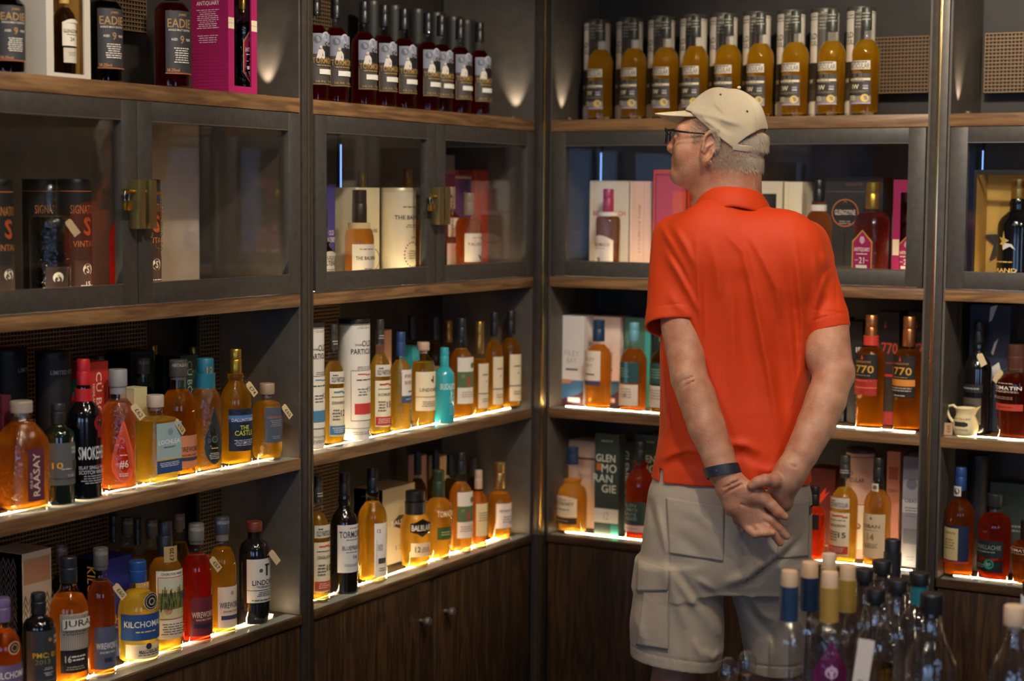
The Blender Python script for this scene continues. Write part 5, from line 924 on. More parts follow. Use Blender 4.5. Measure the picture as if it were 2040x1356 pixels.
# ================= TABLE AND FOREGROUND BOTTLES =================
TZ = .585
tb_ = empty('display_table', (1.75, -1.75, 0)); 
c0 = CAM+ray(1790, 1200)*3.2; cx_, cy_ = c0[0], c0[1]
tb_.location = (cx_, cy_, 0)
boxobj('tabletop', (-.38, .50, -.45, .44, TZ-.035, TZ), wood('table oak', '4a3524', '6d4f35', 0, 1, .4), tb_, bev=.002)
for (a, b) in ((-.36, -.43), (.43, -.43), (-.36, .37), (.43, .37)): boxobj('leg', (a, a+.05, b, b+.05, .001, TZ-.036), P('2a2420', .5), tb_)
tb_.rotation_euler = (0, 0, YAW)
tag(tb_, 'low wooden display table carrying the blurred bottles at the lower right', 'table')
FG = [ # px, cap top y, body width px, cap colour, neck colour, profile, liquid, fill, name
 (1573, 1136, 78, 'c9a888', '1c3556', 'pot', 'd0cfc8', .05, 'clear bottle with pale wooden stopper and blue neck, left front on the display table'),
 (1614, 1119, 78, 'c9a888', '16294a', 'pot', 'd0cfc8', .05, 'clear bottle with pale wooden stopper and darker blue neck, behind the left front one'),
 (1652, 1102, 66, 'c9b09a', '9a8a60', 'pot', 'b9a870', .05, 'pale stoppered bottle farthest back in the left group on the display table'),
 (1689, 1125, 74, 'c9a888', '9a7c34', 'pot', 'a89a70', .08, 'pale stoppered bottle with gold neck, right of the magenta label bottle'),
 (1779, 1074, 74, '1a1b20', '22232a', 'pot', 'd8d0c0', .1, 'tallest bottle with black cap standing farthest back on the display table'),
 (1722, 1133, 74, '1b1c20', None, 'gin', 'c0a890', .1, 'black capped clear bottle in the middle row of the display table'),
 (1757, 1116, 74, '1b1c20', None, 'gin', 'c8c4c0', .1, 'black capped clear bottle before the tallest bottle on the display table'),
 (1788, 1154, 80, '1a1b1f', None, 'gin', '8a5a2a', .25, 'black capped clear bottle behind the half full amber one on the display table'),
 (1832, 1140, 78, '1b1c20', '1f6c7c', 'gin', 'c8c4c0', .1, 'black capped bottle with teal neck on the display table'),
 (1745, 1172, 79, '15161a', None, 'gin', 'c07a24', .55, 'clear bottle half full of amber spirit with black cap, front of the display table'),
 (1857, 1181, 108, '1c1d20', None, 'bulb', 'c8c0b8', .12, 'round bellied clear bottle with black cap, front right on the display table'),
 (2022, 1206, 98, 'd0b498', None, 'bulb', 'e0dcd4', .12, 'round clear bottle with wooden stopper near the right edge of the photo'),
 (2052, 1158, 70, '15151a', 'e0e0e0', 'pot', 'c8c4c0', .1, 'bottle with black cap cut by the right edge, behind the wooden stopper one'),
 (1654, 1138, 78, 'd0b090', 'a8843c', 'pot', 'c8b8a8', .08, 'bottle with gold neck and magenta arrow label on the display table')]
placed = []
FGD = {(1573, 1136): 3.12, (1614, 1119): 3.2, (1652, 1102): 3.325, (1689, 1125): 3.23, (1779, 1074): 3.48, (1722, 1133): 3.305, (1757, 1116): 3.375, (1788, 1154): 3.24, (1832, 1140): 3.33, (1745, 1172): 3.14, (1857, 1181): 2.98, (2022, 1206): 2.93, (2052, 1158): 3.15, (1654, 1138): 3.12}
Zt = .905
for (px, top, bw, capc, neck, pf, lq, fl, d) in FG:
    p = CAM+ray(px, top)*FGD[(px, top)]; R = bw*depth(p)/F/2
    for it in range(0):
        bad = False
        for (q, r2) in placed:
            dx = np.array([p[0]-q[0], p[1]-q[1]]); dd_ = np.linalg.norm(dx); need = R+r2+.002
            if dd_ < need:
                # slide along the view direction only
                v = np.array([p[0]-CAM[0], p[1]-CAM[1]]); v /= np.linalg.norm(v); s_ = 1 if dx@v >= 0 else -1
                p = p+np.array([v[0], v[1], 0])*s_*.004; bad = True
        if not bad: break
    H = zat(p[0], p[1], top)-TZ-EPS; placed.append((p, R))
    lab = ()
    if 'magenta arrow' in d: lab = [(.10, .66, 120, None, [('P', [(-.9, 0), (.9, 0), (.9, .72), (0, 1), (-.9, .72)], '7d1560'), ('C', 0, .70, .15, 'd8b6d0'), ('C', 0, .69, .10, '7d1560'), ('P', [(-.15, .72), (0, .78), (.15, .72), (0, .62)], 'd8b6d0'), ('T', 'ANTIQUARY', 0, .48, .85, .12, 'e8dce6'), ('L', 0, .38, .7, .05, 1, 'e8dce6'), ('T', '21', 0, .26, .2, .1, 'e8dce6')])]
    if 'left front' in d and 'behind' not in d: lab = [(.05, .30, 120, 'd8d8dc', [('L', 0, .5, .6, .5, 4, '6a6a70')])]
    if 'bellied' in d: lab = [(.05, .26, 110, 'e8e4dc', [('L', 0, .5, .6, .5, 3, '4a4a4a')])]
    if 'near the right edge' in d: lab = [(.03, .24, 120, 'e4e0f0', [('L', 0, .5, .6, .4, 3, '6a6a8a')])]
    bottle(p[0], p[1], TZ, H, R, prof=pf, liq=lq, cap=capc, label=lab, rot=YAW*.2+random.uniform(-.3, .3) if not lab else YAW, desc=d, wax=(neck, .80 if pf == 'gin' else .74, .92) if neck else None, fill=fl, dens=.5, clear=.75,
           sq=None, cut=(True if 'magenta arrow' in d else HEAVY), name='tasting_bottle')
o = atz(1700, 1330, .80); bm = bmesh.new(); mt = [paper('dcd3c8')]
# white card sleeve hanging in front of the magenta label bottle
R_ = empty('price_card', (o[0], o[1], .70)); box(bm, -.014, .014, -.0008, .0008, 0, .13); art(bm, [('L', 0, .5, .4, .5, 4, '9a9088')], lambda x, zz, off: (x, -.0008-off, zz), .028, .13, mt)
bpy.data.objects.remove(R_); 
qq = CAM+ray(1692, 1276)*3.03; o2 = finish(bm, 'price_card', mt, None, None, (qq[0], qq[1], TZ+.001)); 
for v in o2.data.vertices: v.co.z *= ((zat(qq[0], qq[1], 1276)-TZ)/.13)
o2.rotation_euler = (math.radians(-5), math.radians(7), YAW-.2); tag(o2, 'tall white card standing beside the magenta arrow label bottle', 'card')
# cut crystal stoppered decanters at the lower edge
for i, (px, top, w_) in enumerate(((1452, 1310, 44), (1489, 1296, 40))):
    zt = .762 if i == 0 else .77; p = atz(px, top, zt); R = w_*depth(p)/F/2
    r_ = empty('crystal_decanter', (p[0], p[1], TZ+EPS)); H = zt-TZ-EPS
    bm = bmesh.new(); lathe(bm, [(R*.9, 0), (R*.95, .01), (R*.9, .09), (R*.6, .115), (R*.5, H-.045)], 12); finish(bm, 'glass_body', CUT, r_)
    bm = bmesh.new(); lathe(bm, [(R*.5, H-.046), (R*.75, H-.04), (R*1., H-.025), (R*.85, H-.01), (R*.35, H)], 9); finish(bm, 'stopper', CUT, r_)
    tag(r_, ('left', 'right')[i]+' one of two faceted crystal decanters at the lower edge before the shorts', 'decanter', 'crystal decanters')
# ================= THE CUSTOMER =================
MD = 4.08
d_ = ray(1455, 400); p_ = CAM+d_*MD; MO = np.array([p_[0], p_[1], 0.])
ym = np.array([p_[0]-CAM[0], p_[1]-CAM[1], 0.]); ym /= np.linalg.norm(ym); xm = np.array([ym[1], -ym[0], 0.])
MROT = math.atan2(xm[1], xm[0])
def m(px, py, dd=0.):
    r = ray(px, py); t = (ym@(MO-CAM)+dd)/(ym@r); q = CAM+t*r-MO
    return np.array([xm@q, ym@q, q[2]])
class Grid:
    def __init__(s, lo, hi, h):
        s.lo = np.array(lo, np.float32); s.h = h; s.n = np.ceil((np.array(hi)-s.lo)/h).astype(int)+1
        s.D = np.full(s.n, .5, np.float32)
    def sub(s, lo, hi, pad):
        a = np.clip(np.floor((np.array(lo)-pad-s.lo)/s.h).astype(int), 0, s.n-1); b = np.clip(np.ceil((np.array(hi)+pad-s.lo)/s.h).astype(int)+1, 1, s.n)
        sl = tuple(slice(i, j) for i, j in zip(a, b))
        ax = [(s.lo[k]+s.h*np.arange(a[k], b[k])).astype(np.float32) for k in range(3)]
        return sl, ax[0][:, None, None], ax[1][None, :, None], ax[2][None, None, :]
    def mix(s, sl, d, k, sign=1):
        A = s.D[sl]
        if sign < 0:
            h = np.maximum(k-np.abs(A+d), 0)/k if k > 0 else 0; s.D[sl] = np.maximum(A, -d)+(h*h*k/4 if k > 0 else 0)
        else:
            h = np.maximum(k-np.abs(A-d), 0)/k if k > 0 else 0; s.D[sl] = np.minimum(A, d)-(h*h*k/4 if k > 0 else 0)
    def cap(s, a, b, ra, rb, k=.02, sign=1):
        a = np.array(a, np.float32); b = np.array(b, np.float32); r = max(ra, rb)
        sl, X_, Y_, Z_ = s.sub(np.minimum(a, b)-r, np.maximum(a, b)+r, k+.012); ab = b-a; L2 = float(ab@ab)+1e-9
        t = np.clip(((X_-a[0])*ab[0]+(Y_-a[1])*ab[1]+(Z_-a[2])*ab[2])/L2, 0, 1)
        d = np.sqrt((X_-a[0]-t*ab[0])**2+(Y_-a[1]-t*ab[1])**2+(Z_-a[2]-t*ab[2])**2)-(ra+(rb-ra)*t)
        s.mix(sl, d.astype(np.float32), k, sign)
    def chain(s, pts, rs, k=.012):
        for i in range(len(pts)-1): s.cap(pts[i], pts[i+1], rs[i], rs[i+1], k)
    def ell(s, c, r, B=None, k=.02, sign=1):
        c = np.array(c, np.float32); r = np.array(r, np.float32); B = np.eye(3) if B is None else B
        e = np.sqrt(((B.T*r)**2).sum(1)); sl, X_, Y_, Z_ = s.sub(c-e, c+e, k+.012)
        q = [(X_-c[0])*B[i][0]+(Y_-c[1])*B[i][1]+(Z_-c[2])*B[i][2] for i in range(3)]
        k0 = np.sqrt(sum((q[i]/r[i])**2 for i in range(3))); k1 = np.sqrt(sum((q[i]/r[i]**2)**2 for i in range(3)))+1e-9
        s.mix(sl, (k0*(k0-1)/k1).astype(np.float32), k, sign)
    def loft(s, st, k=.03, n=2.4, skew=None):
        st = sorted(st); z = np.array([t[0] for t in st]); lo = [min(t[1]-t[3] for t in st), min(t[2]-t[4] for t in st), z[0]]; hi = [max(t[1]+t[3] for t in st), max(t[2]+t[4] for t in st), z[-1]]
        sl, X_, Y_, Z_ = s.sub(lo, hi, k+.02); zz = Z_[0, 0]
        def itp(j):
            v = np.interp(zz, z, [t[j] for t in st]); w_ = max(1, int(.018/s.h)); 
            vp = np.pad(v, w_, mode='edge'); ker = np.ones(2*w_+1)/(2*w_+1); return np.convolve(vp, ker, 'valid')[None, None, :].astype(np.float32)
        cx_, cy_, a, b = itp(1), itp(2), itp(3), itp(4)
        q = ((np.abs(X_-cx_)/a)**n+(np.abs(Y_-cy_)/b)**n)**(1/n)
        d = (q-1)*np.minimum(a, b)*.9+0*Z_
        d = np.maximum(d, np.maximum(Z_-z[-1], z[0]-Z_))
        s.mix(sl, d.astype(np.float32), k)
    def coords(s):
        return [(s.lo[k]+s.h*np.arange(s.n[k])).astype(np.float32).reshape([-1 if i == k else 1 for i in range(3)]) for k in range(3)]
def surface(G, smooth_it=1):
    D = G.D; I = D < 0; nx, ny, nz = D.shape
    cnt = np.zeros((nx-1, ny-1, nz-1), np.int8)
    for a in (0, 1):
        for b in (0, 1):
            for c in (0, 1): cnt += I[a:nx-1+a, b:ny-1+b, c:nz-1+c]
    act = (cnt > 0) & (cnt < 8); idx = np.argwhere(act); vid = np.full(act.shape, -1, np.int32); vid[act] = np.arange(len(idx))
    acc = np.zeros((len(idx), 3)); nn = np.zeros(len(idx)); cs = [(a, b, c) for a in (0, 1) for b in (0, 1) for c in (0, 1)]
    val = {c: D[idx[:, 0]+c[0], idx[:, 1]+c[1], idx[:, 2]+c[2]] for c in cs}
    for c in cs:
        for ax in range(3):
            if c[ax] == 0:
                e = list(c); e[ax] = 1; e = tuple(e); v0, v1 = val[c], val[e]; s_ = (v0 < 0) != (v1 < 0)
                t = np.where(s_, v0/(v0-v1+1e-12), 0); q = np.array(c, float)[None, :].repeat(len(idx), 0); q[:, ax] += t
                acc[s_] += q[s_]; nn[s_] += 1
    V = (idx+acc/nn[:, None])*G.h+G.lo
    faces = []
    for ax in range(3):
        o1, o2 = [(1, 2), (2, 0), (0, 1)][ax]
        sh = [slice(1, -1)]*3; sh[ax] = slice(0, -1); sh2 = list(sh); sh2[ax] = slice(1, None)
        A = I[tuple(sh)]; Bq = I[tuple(sh2)]; e = np.argwhere(A != Bq)
        if not len(e): continue
        fl = A[tuple(e.T)]; e = e+1; e[:, ax] -= 1
        def cell(d1, d2):
            q = e.copy(); q[:, o1] -= d1; q[:, o2] -= d2; return vid[q[:, 0], q[:, 1], q[:, 2]]
        f = np.stack([cell(1, 1), cell(0, 1), cell(0, 0), cell(1, 0)], 1); f[~fl] = f[~fl][:, ::-1]
        faces.append(f)
    Fq = np.concatenate(faces); Fq = Fq[(Fq >= 0).all(1)]
    for it in range(smooth_it):
        S = np.zeros_like(V); C_ = np.zeros(len(V))
        for a, b in ((0, 1), (1, 2), (2, 3), (3, 0)):
            np.add.at(S, Fq[:, a], V[Fq[:, b]]); np.add.at(S, Fq[:, b], V[Fq[:, a]]); np.add.at(C_, Fq[:, a], 1); np.add.at(C_, Fq[:, b], 1)
        V = V*.4+.6*S/np.maximum(C_, 1)[:, None]
    return V, Fq
def npobj(name, V, Fq, mat, parent):
    me = bpy.data.meshes.new(name); me.vertices.add(len(V)); me.vertices.foreach_set('co', V.astype(np.float32).ravel())
    me.loops.add(Fq.size); me.loops.foreach_set('vertex_index', Fq.astype(np.int32).ravel()); me.polygons.add(len(Fq))
    me.polygons.foreach_set('loop_start', np.arange(0, Fq.size, 4, dtype=np.int32))
    me.polygons.foreach_set('use_smooth', np.ones(len(Fq), bool)); me.update(calc_edges=True); me.validate()
    me.materials.append(mat); o = bpy.data.objects.new(name, me); COL.objects.link(o); o.parent = parent; return o
man = empty('person', tuple(MO), MROT)
tag(man, 'man seen from behind in orange polo shirt, beige cap and shorts, hands clasped behind', 'person')
# ---- materials
def skinmat():
    mm = bpy.data.materials.new('skin'); mm.use_nodes = True; nt = mm.node_tree; b = nt.nodes['Principled BSDF']; L = nt.links.new
    tc = nt.nodes.new('ShaderNodeTexCoord'); n = nt.nodes.new('ShaderNodeTexNoise'); n.inputs['Scale'].default_value = 28; n.inputs['Detail'].default_value = 5
    r = nt.nodes.new('ShaderNodeValToRGB'); r.color_ramp.elements[0].color = (*lin('b07458'), 1); r.color_ramp.elements[1].color = (*lin('c69479'), 1); r.color_ramp.elements[0].position = .32; r.color_ramp.elements[1].position = .68
    L(tc.outputs['Object'], n.inputs['Vector']); L(n.outputs[0], r.inputs[0]); L(r.outputs[0], b.inputs['Base Color'])
    n2 = nt.nodes.new('ShaderNodeTexNoise'); n2.inputs['Scale'].default_value = 260; n2.inputs['Detail'].default_value = 3
    n3 = nt.nodes.new('ShaderNodeTexNoise'); n3.inputs['Scale'].default_value = 60; n3.inputs['Detail'].default_value = 3; n3.inputs['Distortion'].default_value = 1.5
    ad = nt.nodes.new('ShaderNodeMath'); ad.operation = 'MULTIPLY_ADD'; ad.inputs[1].default_value = 2.2
    L(tc.outputs['Object'], n2.inputs['Vector']); L(tc.outputs['Object'], n3.inputs['Vector']); L(n3.outputs[0], ad.inputs[0]); L(n2.outputs[0], ad.inputs[2])
    bp = nt.nodes.new('ShaderNodeBump'); bp.inputs['Strength'].default_value = .35; bp.inputs['Distance'].default_value = .0016; L(ad.outputs[0], bp.inputs['Height']); L(bp.outputs[0], b.inputs['Normal'])
    b.inputs['Roughness'].default_value = .5; b.inputs['Subsurface Weight'].default_value = .12; b.inputs['Subsurface Radius'].default_value = (.01, .004, .002); b.inputs['Subsurface Scale'].default_value = .6
    return mm
def cloth(name, c, rough, sheen, sc, st, var=.06):
    mm = bpy.data.materials.new(name); mm.use_nodes = True; nt = mm.node_tree; b = nt.nodes['Principled BSDF']; L = nt.links.new
    tc = nt.nodes.new('ShaderNodeTexCoord'); n = nt.nodes.new('ShaderNodeTexNoise'); n.inputs['Scale'].default_value = sc; n.inputs['Detail'].default_value = 2
    n2 = nt.nodes.new('ShaderNodeTexNoise'); n2.inputs['Scale'].default_value = 9; n2.inputs['Detail'].default_value = 4; n2.inputs['Distortion'].default_value = .8
    L(tc.outputs['Object'], n.inputs['Vector']); L(tc.outputs['Object'], n2.inputs['Vector'])
    bp = nt.nodes.new('ShaderNodeBump'); bp.inputs['Strength'].default_value = .3; bp.inputs['Distance'].default_value = .0008; L(n.outputs[0], bp.inputs['Height'])
    bp2 = nt.nodes.new('ShaderNodeBump'); bp2.inputs['Strength'].default_value = st; bp2.inputs['Distance'].default_value = .01; L(n2.outputs[0], bp2.inputs['Height']); L(bp.outputs[0], bp2.inputs['Normal']); L(bp2.outputs[0], b.inputs['Normal'])
    b.inputs['Base Color'].default_value = (*lin(c), 1); b.inputs['Roughness'].default_value = rough; b.inputs['Sheen Weight'].default_value = sheen; b.inputs['Sheen Roughness'].default_value = .5
    b.inputs['Specular IOR Level'].default_value = .35
    return mm
SKIN = skinmat(); ORANGE = cloth('orange jersey', 'd8400f', .62, .12, 900, .10); ORANGE.node_tree.nodes['Principled BSDF'].inputs['Sheen Tint'].default_value = (1, .35, .1, 1)
KHAKI = cloth('khaki cotton', 'b3a594', .85, .1, 700, .6); CAPM_ = cloth('cap cotton', 'bfb197', .9, .05, 700, .45)
# ---- head frame: f forward (image left, slightly away), l toward the camera, c up
th = math.radians(14); Hc = m(1434, 268, .0)
hf = np.array([-math.cos(th), math.sin(th), 0.]); hl = np.array([-math.sin(th), -math.cos(th), 0.]); hu = np.array([0, 0, 1.])
HB = np.array([hf, hl, hu])
def h(a, b, c): return Hc+hf*a+hl*b+hu*c
G = Grid((-.36, -.30, -.005), (.34, .22, 1.92), .0026)
nb = m(1452, 400, .0)
# skull, face, neck
G.ell(h(-.010, 0, .004), (.0945, .0755, .0945), HB, .02); G.ell(h(.046, 0, .010), (.047, .054, .034), HB, .02)
G.ell(h(.052, 0, -.045), (.060, .060, .078), HB, .03)
for s in (-1, 1):
    G.cap(h(.010, .050*s, -.060), h(.085, .020*s, -.096), .020, .018, .03)
    G.ell(h(.070, .042*s, -.040), (.026, .022, .030), HB, .02)
    G.cap(h(.092, .016*s, .012), h(.080, .045*s, .010), .011, .010, .014)
    G.ell(h(.108, .031*s, -.008), (.016, .017, .012), HB, .008, -1)
    G.ell(h(.090, .031*s, -.009), (.013, .013, .012), HB, .003)
    G.ell(h(.112, .010*s, -.034), (.011, .008, .008), HB, .008)
G.ell(h(.096, 0, -.096), (.020, .024, .018), HB, .022)
G.cap(h(.098, 0, -.004), h(.115, 0, -.028), .010, .0125, .012)
G.ell(h(.105, 0, -.058), (.010, .022, .006), HB, .008); G.ell(h(.104, 0, -.068), (.010, .020, .007), HB, .008)
G.cap(h(.117, -.02, -.0627), h(.117, .02, -.0627), .0022, .0022, .004, -1)
G.cap(h(-.035, 0, -.05), nb+np.array([.01, .0, -.05]), .062, .066, .03)
G.cap(h(.02, 0, -.075), nb+np.array([-.03, .015, -.03]), .046, .055, .03)
G.cap(h(-.062, 0, -.075), nb+np.array([.035, -.012, -.02]), .030, .034, .02)
# ears
for s in (-1, 1):
    ec = h(.009, .076*s, -.036); ex = hf*math.cos(.25)+hu*math.sin(.25)*-0; 
    tilt = math.radians(16); eu = hu*math.cos(tilt)-hf*math.sin(tilt)*-1*-1; eu /= np.linalg.norm(eu); en = (hl*s*.93-hf*.36); en -= eu*(en@eu); en /= np.linalg.norm(en); ef = np.cross(eu, en); EB = np.array([ef, eu, en])
    def e_(a, b, c): return ec+ef*a*1.08+eu*b*1.16+en*c
    G.ell(e_(0, .004, .006), (.0178, .036, .006), EB, .006)
    rim = [e_(.017*math.cos(t)*(.95 if math.sin(t) > 0 else .7), .006+.031*math.sin(t), .0125) for t in np.linspace(math.radians(-75), math.radians(200), 15)]
    if (np.cross(eu, en)@hf) < 0: rim = [e_(-.017*math.cos(t)*(.95 if math.sin(t) > 0 else .7)*-1, .006+.031*math.sin(t), .0125) for t in np.linspace(math.radians(-75), math.radians(200), 15)]
    G.chain(rim, [.0038]*15, .004)
    G.ell(e_(0, .012, .014), (.0085, .016, .005), EB, .004, -1); G.ell(e_(.002, -.006, .013), (.007, .010, .006), EB, .004, -1)
    G.chain([e_(.006, .014, .0105), e_(-.004, .004, .0115), e_(-.005, -.008, .011)], [.003, .003, .003], .003)
    G.ell(e_(.003, -.026, .008), (.008, .011, .0045), EB, .006)
# torso, pelvis and legs under the clothes
def S(py, L_, R_, cy, b, ins=0.): a, c = m(L_, py, cy), m(R_, py, cy); return ((a[2]+c[2])/2, (a[0]+c[0])/2, cy, (c[0]-a[0])/2-ins, b-ins)
TORSO = [S(404, 1400, 1512, .0, .054), S(418, 1372, 1548, -.002, .072), S(445, 1338, 1598, -.004, .096), S(475, 1322, 1628, -.004, .112), S(520, 1318, 1640, -.004, .122), S(580, 1316, 1641, .0, .126), S(640, 1316, 1628, .006, .124), S(700, 1315, 1618, .012, .122), S(780, 1316, 1612, .016, .122),
         S(860, 1314, 1612, .016, .124), S(910, 1306, 1614, .014, .128), S(945, 1298, 1616, .012, .131), S(975, 1293, 1618, .010, .134)]
G.loft([(a, b, c, d-.022, e-.022) for a, b, c, d, e in TORSO], .03)
hipL, hipR = m(1368, 1050, .01), m(1535, 1050, .03); kneeL, kneeR = m(1345, 1370, .01), m(1545, 1365, .09); 
fl_, fr_ = np.array([kneeL[0]-.01, .03, .09]), np.array([kneeR[0]+.01, .14, .09])
G.ell(m(1452, 1020, .01), (.165, .115, .12), None, .03)
for hp, kn, ft in ((hipL, kneeL, fl_), (hipR, kneeR, fr_)):
    G.cap(hp, kn, .082, .055, .03); mid_ = kn*.65+ft*.35+np.array([0, -.015, 0]); G.cap(kn, mid_, .052, .054, .03); G.cap(mid_, ft, .052, .036, .03); G.cap(ft, ft+np.array([-.01, .13, -.045]), .036, .028, .02); G.cap(ft, ft+np.array([0, -.03, -.045]), .034, .03, .02)
# arms
aL = [m(1346, 480, .0), m(1357, 650, -.062), m(1373, 752, -.112), m(1388, 790, -.128), m(1408, 850, -.150), m(1430, 905, -.168), m(1440, 935, -.176)]
G.chain(aL, [.052, .0465, .0430, .0440, .0430, .0375, .0345], .004)
G.cap(m(1366, 748, -.135), m(1376, 764, -.142), .020, .018, .02)
aR = [m(1606, 490, .01), m(1652, 650, -.028), m(1662, 742, -.066), m(1646, 795, -.092), m(1626, 845, -.118), m(1597, 903, -.152), m(1578, 936, -.168)]
G.chain(aR, [.052, .0450, .0440, .0465, .0440, .0375, .0335], .004)
G.cap(m(1682, 738, -.070), m(1686, 752, -.072), .018, .015, .02)
G.ell(m(1640, 700, -.05), (.046, .045, .06), None, .02)
# left hand, palm toward the camera
def ch(pts, rs, k=.008): G.chain([m(*p) for p in pts], rs, k)
ch([(1440, 935, -.178), (1452, 962, -.184)], [.033, .030], .014); ch([(1446, 938, -.180), (1462, 962, -.186)], [.026, .024], .012)
ch([(1458, 965, -.190), (1484, 988, -.197), (1520, 1027, -.200)], [.025, .0185, .0125], .016)
ch([(1455, 970, -.190), (1476, 1000, -.196), (1509, 1037, -.198)], [.023, .0175, .0125], .014)
ch([(1452, 975, -.188), (1468, 1006, -.194), (1497, 1041, -.195)], [.022, .017, .012], .014)
ch([(1448, 976, -.186), (1460, 1008, -.191), (1484, 1040, -.192)], [.021, .016, .0115], .014)
ch([(1472, 966, -.198), (1502, 984, -.206), (1522, 993, -.210)], [.022, .0215, .0165], .012)   # ball of the thumb
ch([(1522, 993, -.210), (1538, 1006, -.214), (1551, 1020, -.216), (1564, 1029, -.216)], [.0150, .0120, .0118, .0088], .005)
ch([(1520, 1027, -.200), (1538, 1036, -.206), (1552, 1050, -.206), (1567, 1068, -.203)], [.0110, .0102, .0098, .0085], .002)
ch([(1509, 1038, -.198), (1529, 1050, -.206), (1543, 1065, -.206), (1554, 1081, -.203)], [.0110, .0102, .0097, .0086], .002)
ch([(1497, 1041, -.195), (1511, 1052, -.208), (1526, 1062, -.216), (1539, 1061, -.224)], [.0110, .0102, .0097, .0086], .002)
ch([(1484, 1041, -.192), (1495, 1056, -.204), (1505, 1064, -.212), (1517, 1062, -.219)], [.0108, .0102, .0096, .0086], .003)
ch([(1470, 1012, -.213), (1492, 1030, -.216)], [.004, .004], .002) if False else None
# right hand, passing under the left wrist and gripping round it
ch([(1578, 936, -.168), (1566, 956, -.170), (1556, 975, -.166)], [.033, .031, .027], .016)
ch([(1572, 940, -.170), (1552, 962, -.176)], [.028, .022], .014)
ch([(1568, 965, -.165), (1560, 1000, -.155), (1540, 1010, -.150)], [.026, .020, .015], .014)
ch([(1552, 985, -.160), (1530, 1000, -.150), (1505, 1010, -.148)], [.024, .018, .014], .014)
ch([(1556, 958, -.182), (1540, 957, -.205), (1524, 956, -.222), (1510, 960, -.230), (1498, 967, -.230)], [.020, .0165, .0135, .0125, .0108], .006)
ch([(1525, 1000, -.150), (1485, 1012, -.148), (1456, 1010, -.158), (1453, 1019, -.178)], [.0115, .011, .0105, .0098], .004)
ch([(1530, 1005, -.148), (1492, 1030, -.146), (1468, 1030, -.160), (1468, 1036, -.178)], [.0115, .011, .0105, .0100], .004)
ch([(1535, 1010, -.148), (1505, 1044, -.146), (1483, 1046, -.162), (1481, 1053, -.176)], [.0110, .0105, .010, .0090], .004)
# skin creases: palm, wrist and elbow
for pts in (((1482, 975, -.225), (1479, 990, -.228), (1487, 1003, -.226), (1502, 1012, -.225), (1528, 1014, -.222)), ((1476, 1004, -.218), (1496, 1014, -.220), (1519, 1024, -.216)), ((1440, 987, -.214), (1456, 975, -.218), (1478, 964, -.218)), ((1442, 972, -.216), (1460, 962, -.216), (1476, 955, -.214)),
            ((1350, 765, -.155), (1362, 757, -.160), (1380, 750, -.157)), ((1352, 777, -.158), (1366, 768, -.164), (1384, 758, -.160)), ((1560, 922, -.203), (1572, 924, -.204), (1584, 930, -.2))):
    w_c = .0014 if pts[0][1] < 900 else .0020
    for a, b in zip(pts, pts[1:]): G.cap(m(*a), m(*b), w_c, w_c, .004, -1)
bV, bF = surface(G, 1); del G
npobj('body', bV, bF, SKIN, man)
# ---- shirt
def seg_field(X_, Y_, Z_, pts, wd):
    """distance in the x-z plane to a poly line"""
    best = None; n_ = len(pts)-1; par = None
    for i_, (a, b) in enumerate(zip(pts, pts[1:])):
        ax, az = a[0], a[2]; bx_, bz = b[0]-ax, b[2]-az; L2 = bx_*bx_+bz*bz+1e-9
        t = np.clip(((X_-ax)*bx_+(Z_-az)*bz)/L2, 0, 1); d = (X_-ax-t*bx_)**2+(Z_-az-t*bz)**2
        u_ = (i_+t)/n_
        par = u_ if best is None else np.where(d < best, u_, par); best = d if best is None else np.minimum(best, d)
    return np.exp(-best/(wd*wd))*np.sin(np.clip(par, .02, .98)*PI)**.7
SG = Grid((-.30, -.19, .80), (.32, .17, 1.66), .003)
SG.loft(TORSO+[S(990, 1292, 1619, .010, .135)], .0)
SG.cap(m(1345, 474, .0), m(1339, 640, -.045), .052, .061, .035); SG.cap(m(1339, 640, -.045), m(1337, 672, -.052), .061, .066, .01)
SG.cap(m(1606, 484, .01), m(1645, 630, -.022), .052, .051, .035); SG.cap(m(1645, 630, -.022), m(1653, 674, -.030), .051, .053, .01)
for s, c_ in ((1, (1420, 485)), (-1, (1560, 500))): SG.ell(m(c_[0], c_[1], -.068), (.085, .050, .095), None, .05)
X_, Y_, Z_ = SG.coords()
Xb, Zb = X_+0*Z_, Z_+0*X_
def PT(*q): return [m(a, b, -.12) for a, b in q]
